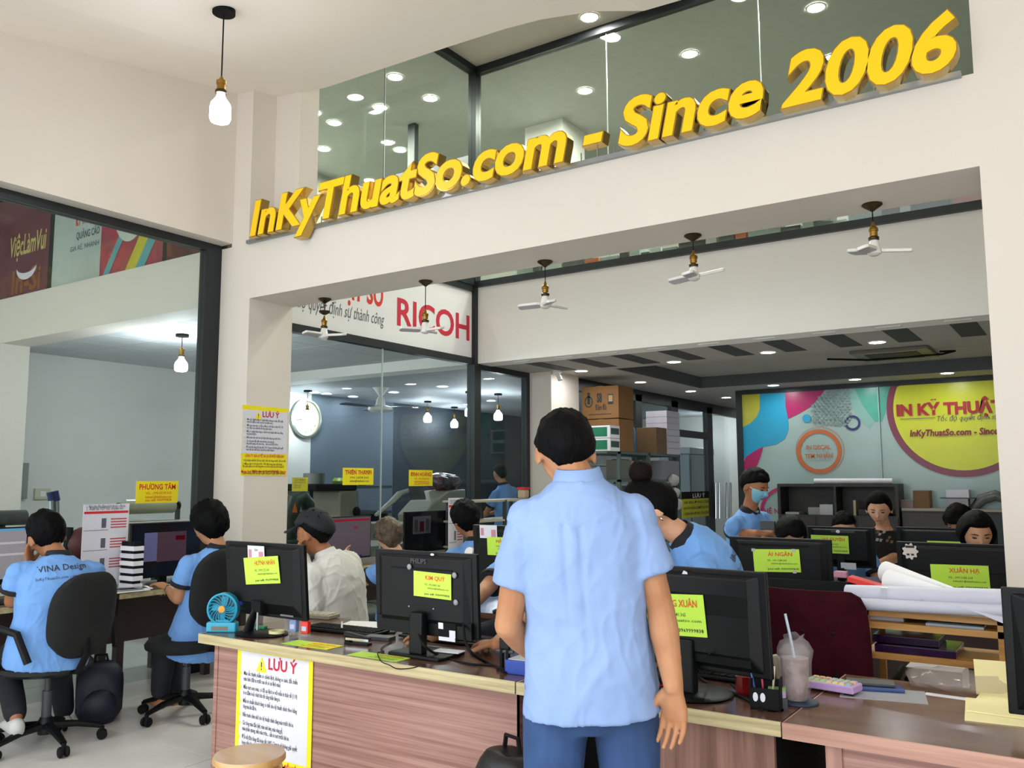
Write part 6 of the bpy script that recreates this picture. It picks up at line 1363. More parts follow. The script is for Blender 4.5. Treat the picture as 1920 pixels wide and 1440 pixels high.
# white process sheet standing beside the dark-haired man
def sheet(label, px0, py0, px1, py1, X, head=True, tilt=0):
    a = at(px0, py0, X=X); b_ = at(px1, py1, X=X); w_ = b_.y-a.y; h_ = a.z-b_.z; o = thing('process_sheet', label, 'sheet', (X, (a.y+b_.y)/2, b_.z)); Mx = Matrix.Rotation(R(tilt), 4, 'Y') @ frame((0, 0, h_/2), (0, 1, 0), (0, 0, 1))
    MB().box(-w_/2, w_/2, -h_/2, h_/2, -.003, 0, Mx).build('board', M_PAPER, o); MB().box(-w_*.48, w_*.48, h_*.38, h_*.41, 0, .001, Mx).build('red_band', M_RED, o)
    b = MB(); add_text(b, '1. Nên tạo file đúng kích thước cần in,', .03, -w_*.44, h_*.455, Mx, width=w_*.85, res=1); add_text(b, '2. Xuất file PDF chữ chuyển nét', .03, -w_*.44, h_*.425, Mx, width=w_*.8, res=1); b.build('lettering', M_INK, o)
    b = MB(); rb = MB()
    for i in range(3): y_ = h_*(.2-.25*i); b.box(-w_*.1, w_*.0, y_, y_+h_*.12, 0, .001, Mx); b.box(-w_*.47, w_*.05, y_-.03*h_, y_-.024*h_, 0, .001, Mx); [rb.box(w_*.1, w_*.45, y_+h_*(.1-.035*j), y_+h_*(.115-.035*j), 0, .001, Mx) for j in range(4)]
    for bb, nm, m_ in ((b, 'diagram_blocks', M_INKB), (rb, 'red_text_rows', mat('soft_red', '#C24A50', .6))): oo = bb.build(nm, m_, o); oo['kind'] = 'stuff'
    return o
sheet('white process sheet with red text leaning behind the window monitor', 157, 946, 236, 1090, -5.62)
sheet('narrow white process sheet beside the thick-haired man', 841, 934, 868, 1076, -5.32)

# things standing along the gallery edge, seen in the strip under the beam
gr_ = thing('gallery_rack', 'row of boxes and bundles along the gallery edge above the header', 'rack', (XL+.4, YH+.25, 3.68))
MB().box(0, 5.4, 0, .3, 0, .02).build('board', M_GREYPL, gr_)
xg = .02; i_ = 0; cols_ = ['#8FA6A2', '#20282A', '#C9CFCE', '#39464A', '#D0622C', '#A9B8B6', '#1E2426', '#B7C4C2', '#5D6B6C', '#DADDDA']
while xg < 5.2:
    w_ = .08+.22*random.random(); MB().box(xg, xg+w_, .02, .26, .02, .16+.25*random.random()).build('bundle', mat('gallery_bundle_%d' % (i_ % 10), cols_[i_ % 10], .4), gr_); xg += w_+.02; i_ += 1
# ================================================================ small things on the counters
def on(px_, py_, z=.75): return at(px_, py_, Z=z)
def size_at(px_n, p): return px_n*((Vector(p)-CP).dot(FWD))/FPX
M_CLEAR = mat('clear_acrylic', '#C9C4C2', .15, alpha=.18, var=0)
# small fan
p = on(418, 1184); mf = thing('desk_fan', 'small turquoise desk fan with an orange hub at the counter corner', 'fan', p, R(30)); M_TUR = mat('turquoise_plastic', '#2E9FC0', .35, var=.03)
MB().prism([(-.07, -.03), (.07, -.03), (.075, .0), (.06, .035), (-.06, .035), (-.075, 0)], 0, .045).build('base', M_TUR, mf, bevel=.006); MB().box(-.045, .035, -.031, -.029, .01, .028).build('switch_plate', mat('fan_plate', '#6B6A5E', .4), mf)
Mf_ = Matrix.Translation((0, -.0, .105)) @ Matrix.Rotation(R(90), 4, 'X')
b = MB(); b.lathe([(.068, -.024), (.074, -.02), (.074, .02), (.068, .024), (.064, .02), (.064, -.02), (.068, -.024)], 32, M=Mf_, cap=False); ring_ = b.build('guard_ring', M_TUR, mf, smooth=True)
for i in range(20):
    b = MB(); a0 = 2*math.pi*i/20; pts = [Mf_ @ Vector((r_*math.cos(a0+.9*(r_/.066)), r_*math.sin(a0+.9*(r_/.066)), .022)) for r_ in (.014, .03, .05, .066)]; b.tube(pts, .0016, 5); b.build('guard_rib', M_TUR, ring_)
MB().lathe([(.001, .018), (.016, .018), (.016, .026), (.001, .028)], 16, M=Mf_).build('hub', mat('fan_hub', '#D9962A', .4), mf, smooth=True); MB().lathe([(.001, -.02), (.062, -.02), (.062, -.012), (.001, -.012)], 24, M=Mf_).build('back_disc', mat('fan_dark', '#1B4E5E', .5), mf)
for i in range(4): M = Mf_ @ Matrix.Rotation(R(90*i), 4, 'Z') @ Matrix.Rotation(R(25), 4, 'X'); MB().prism([(.01, -.008), (.055, -.025), (.06, .01), (.015, .01)], -.002, .002, M).build('blade', M_TUR, mf)
MB().box(-.03, .03, -.012, .012, .04, .055).build('neck', M_TUR, mf)
def stamp(px_, py_, label, hx, h=.075):
    p = on(px_, py_); o = thing('self_inking_stamp', label, 'stamp', p, R(12), 'stamps'); m_ = mat('stamp'+hx, hx, .3)
    MB().box(-.019, .019, -.014, .014, .016, h).build('case', m_, o, bevel=.005); MB().box(-.017, .017, -.012, .012, 0, .018).build('foot', M_CLEAR, o); MB().box(-.012, .012, -.0155, -.014, .03, .05).build('label_window', mat('stamp_label', '#B9C3DC' if hx[1] != 'E' else '#FF6A4A', .4), o)
stamp(551, 1191, 'blue-grey self-inking stamp on the counter', '#7C93C4'); stamp(573, 1195, 'bright red self-inking stamp on the counter', '#E8331C')
p = on(489, 1183); o = thing('ink_box', 'small green ink box under the first monitor', 'box', p, R(10)); MB().box(-.03, .03, -.012, .012, 0, .024).build('box', mat('ink_green', '#1E8E5A', .4), o, bevel=.002); b = MB(); add_text(b, 'CPK', .012, -.022, .008, frame((0, -.013, 0), (1, 0, 0), (0, 0, 1)), z=0, bold=.03); b.build('lettering', M_WHITE, o)
p = on(519, 1187, .7625); o = thing('tape_ring', 'cream adhesive tape ring on the monitor foot', 'tape', p); MB().lathe([(.026, 0), (.036, 0), (.036, .012), (.026, .012), (.026, 0)], 24, cap=False).build('roll', mat('cream_tape', '#D8D2A0', .4), o, smooth=True)
p = on(482, 1168); o = thing('cup', 'pale ceramic cup behind the slanted monitor stand', 'cup', p); MB().lathe([(.001, 0), (.028, 0), (.034, .07), (.031, .07), (.026, .006), (.001, .006)], 20).build('cup_body', mat('pale_cup', '#A9B3B8', .3), o, smooth=True)
def keyboard(label, c, rz, w=.42, d=.13, m=M_BLACK, km=None, cols=15, rows=5, th=.016, group='keyboards'):
    t = thing('keyboard', label, 'keyboard', c, rz, group); MB().prism([(-w/2, -d/2), (w/2, -d/2), (w/2, d/2), (-w/2, d/2)], .004, th).build('case', m, t, bevel=.004)
    kw = (w-.02)/cols; kd = (d-.02)/rows; me = MB().add([(-kw*.45, -kd*.43, 0), (kw*.45, -kd*.43, 0), (kw*.45, kd*.43, 0), (-kw*.45, kd*.43, 0), (-kw*.36, -kd*.34, .006), (kw*.36, -kd*.34, .006), (kw*.36, kd*.34, .006), (-kw*.36, kd*.34, .006)], [(4, 5, 6, 7), (0, 1, 5, 4), (1, 2, 6, 5), (2, 3, 7, 6), (3, 0, 4, 7)]).mesh('key'); mes = []
    for m_ in (km or [M_BLACKM]): x = me.copy(); x.materials.append(m_); mes.append(x)
    for r_ in range(rows):
        for c_ in range(cols):
            o = link('key', mes[(r_*2+c_//3) % len(mes)], t); o.location = (-w/2+.01+kw*(c_+.5), -d/2+.01+kd*(r_+.5), th)
    for s in (-1, 1): MB().box(s*w*.4-.015, s*w*.4+.015, -d/2+.005, -d/2+.015, 0, .006).build('foot', M_BLACKM, t)
    return t
keyboard('black keyboard beside the red stamp', on(622, 1188)+Vector((.02, .07, 0)), R(5))
keyboard('black keyboard below the typing hands', on(830, 1202)+Vector((0, .02, 0)), R(0), .44)
keyboard('dark keyboard under the large monitor behind the customer\'s hand', on(1360, 1285)+Vector((0, .1, 0)), R(-5), .42)
def flat(name, label, cat, px_, py_, w, d, rz, m, th=.006, z=.75, bev=.002):
    o = MB().box(-w/2, w/2, -d/2, d/2, 0, th).build(name, m, None, bevel=bev, loc=on(px_, py_, z), rz=R(rz)); return tag(o, label, cat)
flat('phone', 'black phone lying beside the typing hand', 'phone', 712, 1186, .15, .075, 35, M_BLACK, .009)
flat('card_reader', 'flat black card reader in front of the black phone', 'device', 712, 1199, .13, .06, 10, M_GREYPL, .016)
p = on(672, 1208); o = thing('stapler', 'black stapler with a chrome strip near the counter edge', 'stapler', p, R(8)); MB().box(-.065, .06, -.017, .017, 0, .008).build('base', M_BLACK, o, bevel=.002); MB().box(-.06, .06, -.013, .013, .016, .026).build('magazine', M_CHROME, o); MB().add([(-.07, -.017, .03), (.06, -.017, .026), (.06, .017, .026), (-.07, .017, .03), (-.07, -.014, .05), (.055, -.014, .034), (.055, .014, .034), (-.07, .014, .05)], [(3, 2, 1, 0), (4, 5, 6, 7), (0, 1, 5, 4), (1, 2, 6, 5), (2, 3, 7, 6), (3, 0, 4, 7)]).build('top_arm', M_BLACK, o, bevel=.004); MB().box(-.065, -.04, -.012, .012, .006, .032).build('hinge', M_BLACKM, o)
def desk_card(label, px_, py_, rz, w, h, m1, m2):
    p = on(px_, py_, .7505); o = thing('desk_card', label, 'card', p, R(rz), 'name cards taped to the counter'); MB().box(-w/2, w/2, -h/2, h/2, 0, .0012).build('card_sheet', m1, o)
    if m2: MB().box(-w*.1, w/2, -h*.5, h*.5, .0012, .0016).build('yellow_half', m2, o)
    b = MB(); Mx = Matrix.Translation((0, 0, .002)); add_text(b, 'HUỲNH NHÂN', .022, -w*.05, h*.12, Mx, z=0, bold=.03, width=w*.5); b.build('name_print', M_ORANGE, o); b = MB(); add_text(b, 'inkythuatso.com', .015, -w*.05, -h*.15, Mx, z=0, width=w*.45, bold=.02); add_text(b, PW, .013, -w*.1, -h*.38, Mx, z=0, width=w*.5, bold=.02); b.build('small_print', M_INK, o)
desk_card('yellow and lime name card taped flat near the stamps', 585, 1209, 2, .27, .1, M_LIME, M_YELLOW); desk_card('lime name card taped flat near the counter edge cable', 710, 1231, 1, .26, .085, M_LIME, None)
flat('paper_sheet', 'white paper sheet on the counter behind the black keyboard', 'paper', 690, 1171, .26, .17, 20, M_WHITE, .001, bev=0)
flat('notepad', 'small printed notepad on the second monitor foot', 'notepad', 842, 1222, .12, .06, 8, M_PAPER, .005, z=.766)
flat('paper_sheet', 'white paper sheet under the left hand behind the second monitor', 'paper', 868, 1197, .24, .1, 0, M_WHITE, .001, bev=0)
p = on(600, 1158); o = thing('calculator', 'beige desk calculator beside the man in the cap', 'calculator', p, R(10)); MB().box(-.09, .09, -.05, .05, 0, .02).build('case', mat('calc_beige', '#A39C8A', .5), o, bevel=.004)
for i in range(5):
    for j in range(3): MB().box(-.08+.033*i, -.055+.033*i, -.042+.028*j, -.022+.028*j, .02, .026).build('key', mat('calc_key', '#C9C2AE', .5), o)
p = on(641, 1186); o = MB().tube([(0, 0, 0), (.0, .0, .05)], [.006, .004], 8).build('marker_stub', M_WHITEPL, None, smooth=True, loc=p); tag(o, 'tiny white cap standing behind the black keyboard', 'cap')
# cables
def cable(label, pts, r=.0035, m=M_BLACKM):
    n = len(pts); P = [Vector(q_) for q_ in pts]; out = []
    for i in range(n-1):
        p0, p1, p2, p3 = P[max(i-1, 0)], P[i], P[i+1], P[min(i+2, n-1)]
        for k_ in range(6): t = k_/6; out.append(.5*((2*p1)+(p2-p0)*t+(2*p0-5*p1+4*p2-p3)*t*t+(3*p1-p0-3*p2+p3)*t**3))
    out.append(P[-1]); o = MB().tube([q_-P[0] for q_ in out], r, 6).build('cable', m, None, smooth=True, loc=P[0]); return tag(o, label, 'cable')
zc_ = .7535
def c_(x_, y_, z=zc_): return on(x_, y_, z)
cable('thin black cable looping over the counter edge near the lime card', [c_(735, 1203), c_(715, 1215), c_(720, 1222), c_(708, 1224), c_(715, 1240), c_(730, 1247), at(745, 1254, Y=2.597), at(770, 1253, Y=2.595), c_(785, 1249)], .002)
kq = Vector((on(800, 1228).x, 2.76, 0))
cable('black power cable from the second monitor to the counter hole', [at(783, 1152, Y=2.77), at(783, 1180, Y=2.74), at(795, 1210, Y=2.7), c_(830, 1232), c_(880, 1245), c_(925, 1248), c_(945, 1258)], .005)
cable('black video cable from the second monitor to the counter hole', [at(869, 1168, Y=2.77), at(872, 1200, Y=2.72), at(885, 1225, Y=2.7), c_(912, 1242), c_(940, 1256), c_(948, 1262)], .006)
cable('black cable bundle on the counter beside the red cup', [at(1330, 1225, Y=2.7), c_(1345, 1262), c_(1380, 1290), c_(1410, 1310), c_(1426, 1330)], .004)
cable('thick black cable from the large monitor foot to the counter hole', [c_(1310, 1270), c_(1340, 1288), c_(1380, 1302), c_(1410, 1318), c_(1428, 1332)], .006)
# tripod phone stand and blue box
p = on(947, 1258); o = thing('phone_stand', 'black folding phone stand beside the blue box', 'stand', p, R(5)); MB().box(-.03, .03, -.012, .012, 0, .012).build('foot', M_BLACKM, o); MB().box(-.018, -.008, -.008, .008, .01, .085).build('leg', M_BLACKM, o); MB().box(.008, .018, -.008, .008, .01, .085).build('leg', M_BLACKM, o); MB().box(-.02, .02, -.01, .01, .08, .12).build('clamp', M_BLACK, o, bevel=.003); MB().tube([(-.035, 0, .07), (.035, 0, .07)], .007, 8).build('hinge_knob', M_GREYPL, o); MB().ell((.0, .012, .1), (.028, .01, .02), 12, 8).build('lens_ring', M_STEEL, o)
p = on(990, 1262); o = thing('blue_box', 'open royal blue box half hidden by the customer', 'box', p, R(3)); MB().box(-.07, .1, -.05, .06, 0, .05).build('box', mat('royal_blue', '#1B3FA0', .4), o, bevel=.003); MB().box(-.06, .09, -.04, .05, .05, .053).build('contents', mat('box_grey', '#B7B9BC', .5), o)
# right counter
flat('paper_stack', 'white paper sheets between the large monitor and keyboard', 'paper', 1335, 1263, .3, .08, -4, M_WHITE, .008)
p = on(1395, 1303); o = thing('red_cup', 'small dark red faceted cup beside the cables', 'cup', p, R(10)); MB().lathe([(.001, 0), (.024, 0), (.027, .01), (.027, .06), (.02, .064), (.001, .064)], 8).build('cup_body', mat('dark_red_glass', '#7A1210', .25), o)
p = on(1438, 1328); o = thing('pen_holder', 'black pen holder box with white prints', 'pen holder', p, R(8)); w_ = .032
MB().box(-.045, .045, -.03, -.027, 0, .065).box(-.045, .045, .027, .03, 0, .085).box(-.045, -.042, -.03, .03, 0, .085).box(.042, .045, -.03, .03, 0, .095).box(-.045, .045, -.03, .03, 0, .004).build('holder', M_BLACKM, o)
for sx in (-.028, -.006): b = MB(); n_ = 10; b.add([(sx+.008*math.cos(2*math.pi*i/n_), -.031, .038+.014*math.sin(2*math.pi*i/n_)) for i in range(n_)], [tuple(range(n_))]); b.build('white_print', M_PAPER, o)
for i, (a_, hx) in enumerate(((-.03, '#3E6AA8'), (-.01, '#C2405A'), (.015, '#D8C9A8'))): MB().tube([(a_, .01, .01), (a_*1.6, .015, .105+.01*i)], .0035, 6).build('pen', mat('pen%d' % i, hx, .4), o)
p = on(1458, 1326); o = thing('candy_box', 'tiny pastel patterned box leaning on the pen holder', 'box', p, R(15)); MB().box(-.026, .026, -.012, .012, .03, .06).build('box', mat('candy_lilac', '#B79AC0', .4), o, bevel=.003); MB().box(-.026, .026, -.013, .013, .052, .062).build('lid', mat('candy_green', '#7FA85A', .4), o); MB().box(-.03, .03, -.014, .016, 0, .03).build('stand', M_GREYPL, o)
p = on(1466, 1300); o = thing('tape_dispenser', 'cream tape gun standing beside the iced drink', 'tape dispenser', p, R(20)); MB().prism([(-.01, 0), (.02, 0), (.012, .10), (-.012, .125), (-.03, .12), (-.018, .07)], -.012, .012, Matrix(((1, 0, 0, 0), (0, 0, 1, 0), (0, 1, 0, 0), (0, 0, 0, 1)))).build('handle', mat('cream_plastic', '#C9C2AC', .4), o, bevel=.004); MB().tube([(-.035, 0, .09), (-.05, 0, .11), (-.045, 0, .13)], .012, 8).build('head', MATS['cream_plastic'], o, smooth=True)
p = on(1498, 1314, .757); MB().lathe([(.001, 0), (.058, 0), (.06, .004), (.058, .007), (.001, .007)], 28).build('coaster', mat('navy_coaster', '#23324A', .6), None, smooth=True, loc=p+Vector((0, 0, -.007))); tag(bpy.data.objects['coaster'], 'round navy coaster under the iced drink', 'coaster')
dk = thing('iced_drink', 'iced coffee in a plastic cup wrapped in a clear bag with a straw', 'drink', p+Vector((-.012, .01, 0))); hC_ = .165
M_CUPB = mat('bag_film', '#D6CFD2', .2, alpha=.2, var=.05, bump=.4, bscale=30); M_COFF = mat('milk_coffee', '#6E4A40', .4, hex2='#A68C86', var=.2, scale=25)
MB().lathe([(.001, .004), (.034, .004), (.041, .09), (.043, .13), (.001, .13)], 24).build('coffee', M_COFF, dk, smooth=True); MB().lathe([(.001, .002), (.036, .002), (.047, .145), (.049, .15), (.047, .152), (.03, .17), (.001, .172)], 28).build('cup_shell', M_CLEAR, dk, smooth=True)
me = MB().lathe([(.03, .0), (.042, .004), (.047, .05), (.055, .12), (.056, .155), (.046, .178), (.03, .19), (.034, .2)], 36, cap=False).mesh('bag')
for v in me.vertices: v.co += Vector((v.co.x, v.co.y, 0))*.14*noise.noise(v.co*38)+Vector((0, 0, .012*noise.noise(v.co*45)*(v.co.z > .17)))
me.polygons.foreach_set('use_smooth', [True]*len(me.polygons)); link('plastic_bag', me, dk, M_CUPB)
MB().tube([(.005, 0, .1), (-.012, 0, .2), (-.024, -.002, .265)], .0045, 8).build('straw', mat('straw_blue', '#B9C7D6', .3), dk, smooth=True)
PAST = [mat('key_lime', '#C4DB9C', .45), mat('key_yellow', '#E3D79A', .45), mat('key_aqua', '#9CC4CC', .45), mat('key_lilac', '#C6A6D6', .45), mat('key_coral', '#E08A72', .45)]
keyboard('small lilac keyboard with pastel keys on the brown desk', on(1556, 1300)+Vector((-.0, .035, .004)), R(-8), .17, .085, mat('lilac_case', '#C3A2D8', .4), PAST, 7, 4, .028)
flat('document_sleeve', 'clear document sleeve with papers under the phones', 'document', 1655, 1302, .26, .17, 12, mat('sleeve_grey', '#A7A9B0', .25), .002, bev=0); 
flat('phone', 'blue cased phone lying on the clear document sleeve', 'phone', 1645, 1292, .16, .078, 18, mat('phone_blue', '#1D3C78', .3), .01, z=.7525)
flat('phone', 'dark grey phone stacked on the blue cased phone', 'phone', 1632, 1282, .15, .072, 14, M_GREYPL, .009, z=.763)
me = MB().ell((0, 0, 0), (.16, .09, .035), 22, 12).mesh('clear_bag')
for v in me.vertices: v.co *= 1+.35*noise.noise(v.co*18)
me.polygons.foreach_set('use_smooth', [True]*len(me.polygons)); o = link('clear_bag', me, None, mat('clear_poly', '#B7ABA6', .12, alpha=.3, var=0)); o.location = on(1785, 1300)+Vector((0, .06, .03)); tag(o, 'crumpled clear plastic bag on the brown desk', 'bag')
flat('label_strip', 'pale printed label strip lying before the clear bag', 'label', 1775, 1306, .13, .035, -4, M_PAPER, .001, bev=0)
me = None
for i, (px_, py_, rz, l) in enumerate(((1895, 1345, 6, 'lower'), (1905, 1335, -3, 'upper'))):
    o = MB().box(-.12, .2, -.1, .19, 0, .004).build('yellow_sheet', mat('pale_yellow_paper', '#F3E8AE', .7, var=.04), None, loc=on(px_, py_)+Vector((0, 0, .0045*i)), rz=R(rz)); tag(o, l+' pale yellow paper sheet at the desk corner', 'paper', 'yellow paper sheets')
b = MB(); pts = [(-.1, 0), (.12, 0), (.12, .16), (-.08, .17)]
o = MB().box(-.1, .16, 0, .004, 0, .14).build('yellow_folder', MATS['pale_yellow_paper'], None, loc=on(1868, 1330)+Vector((0.03, .16, .009))); o.rotation_euler = (R(-50), 0, R(8)); tag(o, 'pale yellow folder propped up against the monitor edge', 'folder')
p = on(1245, 1290); o = thing('charm_figure', 'small glossy black figure with a red base behind the customer\'s wrist', 'ornament', p); MB().lathe([(.001, 0), (.03, 0), (.032, .012), (.001, .016)], 16).build('base', mat('charm_red', '#B3202A', .3), o, smooth=True); MB().ell((0, 0, .045), (.03, .028, .034), 16, 12).build('body', M_BLACK, o, smooth='all'); MB().ell((0, 0, .1), (.026, .024, .026), 16, 12).build('head', M_BLACK, o, smooth='all')
# ---------------------------------------------------------------- wooden shelf with rolls
by = 3.72; xa_, xb_ = at(1618, 1180, Y=by).x, at(1886, 1200, Y=by).x
z1_ = at(1632, 1165, Y=by).z; z2_ = at(1640, 1222, Y=by).z; z0_ = at(1620, 1141, Y=by).z
M_PINE = wood_mat('pine', '#9A6A2E', '#C2904A', (.5, 6, 6), .45)
bs = thing('wooden_shelf', 'small pine shelf holding rolled paper between chair and pier', 'shelf', (xa_, by, 0)); bw = xb_-xa_
for zz, nm in ((z1_, 'shelf_board'), (z2_, 'shelf_board'), (z0_, 'shelf_board'), (.2, 'shelf_board')): MB().box(0, bw, 0, .3, zz-.025, zz).build(nm, M_PINE, bs)
for x_ in (0, bw-.025):
    for y_ in (0, .275): MB().box(x_, x_+.025, y_, y_+.025, 0, z0_).build('post', M_PINE, bs)
def roll(label, p0, p1, r0, r1, m=M_WHITE, n=18):
    o = MB(); d = p1-p0; o.tube([Vector((0, 0, 0)), d*.5, d], [r0, (r0+r1)/2, r1], n); o = o.build('paper_roll', m, None, smooth=True, loc=p0); return tag(o, label, 'paper roll', 'paper rolls')
M_ROLL = mat('roll_paper', '#C9CBDA', .6, var=.03)
roll('thick white paper roll tied with tape on the pine shelf', at(1588, 1112, Y=by+.05), at(1884, 1122, Y=by-.02), .034, .034, M_ROLL)
roll('thinner white paper roll just below the thick one', at(1592, 1131, Y=by-.0), at(1886, 1146, Y=by-.05), .024, .024, M_ROLL)
roll('cone of white paper lying across the rolls', at(1668, 1090, Y=by+.18), at(1790, 1112, Y=by+.05), .05, .006, M_WHITE)
roll('second white paper cone behind the first one', at(1660, 1072, Y=by+.3), at(1795, 1108, Y=by+.12), .045, .008, M_WHITE)
b = MB(); a = [at(1790, 1135, Y=by-.06), at(1886, 1150, Y=by-.06), at(1888, 1172, Y=by-.07), at(1840, 1152, Y=by-.07)]; c0 = a[0]; b.add([q_-c0 for q_ in a]+[q_-c0+Vector((0, .004, 0)) for q_ in a], [(0, 3, 2, 1), (4, 5, 6, 7), (0, 1, 5, 4), (1, 2, 6, 5), (2, 3, 7, 6), (3, 0, 4, 7)]); o = b.build('paper_sheet', M_ROLL, None, loc=c0); tag(o, 'white sheet corner hanging from the rolls by the pier', 'paper')
for i, (px_, py_) in enumerate(((1660, 1118), (1735, 1124))):
    q0 = at(px_, py_, Y=by+.02); o = MB().tube([Vector((-.012, 0, 0)), Vector((.012, 0, 0))], .038, 18, cap=False).build('tape_band', mat('clear_tape2', '#C9CCD6', .15, alpha=.5), None, smooth=True, loc=q0); tag(o, 'clear tape band round the thick roll, %s' % ('near its open end' if i == 0 else 'near its middle'), 'tape', 'tape bands')
def bitem(name, label, cat, x0, y1, x1, z, h, hx, dep=.2, dy=.05, rough=.6, al=1):
    q0 = at(x0, y1, Y=by+dy); q1 = at(x1, y1, Y=by+dy); o = MB().box(0, q1.x-q0.x, 0, dep, 0, h).build(name, mat(name+hx, hx, rough, var=.08), None, bevel=.003, loc=(q0.x, by+dy, z)); return tag(o, label, cat)
bitem('white_carton', 'white carton wrapped in plastic on the upper pine board', 'carton', 1624, 1158, 1694, z1_, .085, '#C6C0C4')
bitem('catalogue', 'flat glossy catalogue on the upper pine board', 'catalogue', 1735, 1176, 1845, z1_, .012, '#8A9298', .22, .0, .2); bitem('catalogue', 'second glossy catalogue lying on the first', 'catalogue', 1712, 1165, 1830, z1_+.013, .012, '#9FA7AE', .2, .06, .2)
bitem('purple_pack', 'lower glossy dark purple pack on the pine shelf', 'pack', 1640, 1222, 1792, z2_, .03, '#2A1234', .24, .01, .15); bitem('purple_pack', 'upper glossy dark purple pack on the pine shelf', 'pack', 1636, 1210, 1760, z2_+.031, .03, '#22102C', .2, .04, .15)
o = MB().box(0, .22, 0, .2, 0, .3).build('white_carton', mat('white_carton2', '#B9B4BA', .6), None, bevel=.004, loc=(at(1700, 1260, Y=by+.4).x, by+.36, .3+.0)); o.location.z = 0; o.scale = (1, 1, 2.2); tag(o, 'white carton standing on the floor behind the pine shelf', 'carton')
q0 = at(1590, 1098, Y=by+.1); o = MB().box(0, .13, 0, .08, 0, .02).build('red_folder', mat('red_folder', '#E0302A', .4), None, loc=q0); o.rotation_euler = (0, R(14), 0); o.location = at(1588, 1090, Y=by+.1); tag(o, 'bright red folder edge at the end of the rolls', 'folder')
# desk things of second row
o = block('pink_eraser', 'pink soft block on the second row desk', 'eraser', at(1577, 1083, Y=4.94), .07, .04, .035, '#C78AA0', .006)
p = at(1555, 1105, Y=4.3)
# low black monitor behind the burgundy chair
q0 = at(1425, 1082, Y=4.9); q1 = at(1592, 1120, Y=4.9); o = MB().box(q0.x, q1.x, 0, .02, .0, q0.z-.75).build('desk_divider', M_BLACK, None, bevel=.003, loc=(0, 4.9, .75)); tag(o, 'low black divider panel directly behind the burgundy chair', 'panel')
plain_desk(-3.4, -1.62, 3.84, 4.36, 'narrow dark desk behind the hidden clerk, under the half hidden monitor')
# ---------------------------------------------------------------- stool, backpack, things under and on the window desk
p = at(468, 1413, Z=.45); M_STOOL = wood_mat('stool_wood', '#B98A4E', '#D6AE74', (1, 5, 5), .35, coat=.2)
so_ = thing('wooden_stool', 'round honey wood stool in front of the yellow poster', 'stool', (p.x, p.y, 0)); MB().lathe([(.001, .425), (.118, .425), (.128, .43), (.13, .44), (.127, .45), (.001, .45)], 40).build('seat', wood_mat('stool_top', '#B7977A', '#C8AB90', (.6, 4, 4), .35, coat=.2), so_, smooth=True); MB().lathe([(.12, .418), (.1308, .428), (.1308, .442), (.128, .447), (.12, .44)], 40, cap=False).build('seat_rim', M_STOOL, so_, smooth=True)
for i in range(4):
    a_ = R(45+90*i); d_ = Vector((math.cos(a_), math.sin(a_), 0)); MB().tube([d_*.10+Vector((0, 0, .43)), d_*.16], [.02, .017], 4).build('leg', M_STOOL, so_); MB().ell(tuple(d_*.122+Vector((0, 0, .39))), (.006, .006, .006), 8, 6).build('screw', M_BLACKM, so_)
    e_ = Vector((math.cos(a_+math.pi/2), math.sin(a_+math.pi/2), 0)); MB().tube([d_*.14+Vector((0, 0, .17)), e_*.14+Vector((0, 0, .17))], .01, 8).build('stretcher', M_STOOL, so_); MB().tube([d_*.108+Vector((0, 0, .4)), e_*.108+Vector((0, 0, .4))], .014, 4).build('apron', M_STOOL, so_)
def backpack(label, c, rz, w, d, h, m, name='backpack'):
    o = thing(name, label, 'bag', c, rz); me = MB().ell((0, 0, h/2), (w/2, d/2, h/2), 28, 18).mesh('bag')
    for v in me.vertices:
        q_ = v.co-Vector((0, 0, h/2)); s_ = 1.16; v.co = Vector((max(-w/2, min(w/2, q_.x*s_)), max(-d/2, min(d/2, q_.y*s_)), max(-h/2, min(h/2, q_.z*s_))+h/2))+v.co.normalized()*.012*noise.noise(v.co*12)
    me.polygons.foreach_set('use_smooth', [True]*len(me.polygons)); link('bag_body', me, o, m); MB().ell((0, -d/2, h*.35), (w*.36, .05, h*.25), 18, 12).build('front_pocket', m, o, smooth='all'); MB().tube([(-.04, d*.1, h*.97), (-.03, d*.1, h+.04), (.03, d*.1, h+.04), (.04, d*.1, h*.97)], .008, 6).build('top_handle', M_BLACKM, o); MB().tube([(-w*.3, -d*.38, h*.72), (0, -d*.47, h*.78), (w*.3, -d*.38, h*.72)], .004, 5).build('zipper', M_GREYPL, o)
    for s in (-1, 1): MB().tube([(s*w*.25, d/2-.02, h*.9), (s*w*.28, d/2+.04, h*.6), (s*w*.25, d/2, h*.1)], .014, 6, flat=.4).build('strap', m, o)
    return o
q_ = at(945, 1440, Y=2.43); hz_ = at(945, 1404, Y=2.43).z
backpack('black backpack standing on the floor beside the customer', (at(945, 1430, Y=2.4).x, 2.42, 0), R(-15), .3, .2, hz_, mat('black_nylon', '#0C0D0F', .5, var=.2, bump=.3, bscale=20))
q_ = on(178, 1362, 0); backpack('dark navy backpack on the floor under the window desk', (q_.x-.05, q_.y+.05, 0), R(60), .26, .18, .36, mat('navy_nylon', '#10142A', .6, var=.2))
zd = .735
q_ = on(203, 1094, zd); o = thing('mug', 'red mug with a white rim on the window desk', 'mug', q_); MB().lathe([(.001, 0), (.036, 0), (.042, .02), (.042, .075), (.001, .075)], 24).build('mug_body', mat('mug_red', '#B01A20', .3), o, smooth=True); MB().lathe([(.0425, .07), (.043, .09), (.038, .09), (.037, .075)], 24, cap=False).build('rim', M_WHITEPL, o, smooth=True); MB().tube([(.04, 0, .07), (.068, 0, .06), (.066, 0, .03), (.04, 0, .02)], .006, 8).build('handle', MATS['mug_red'], o, smooth=True)
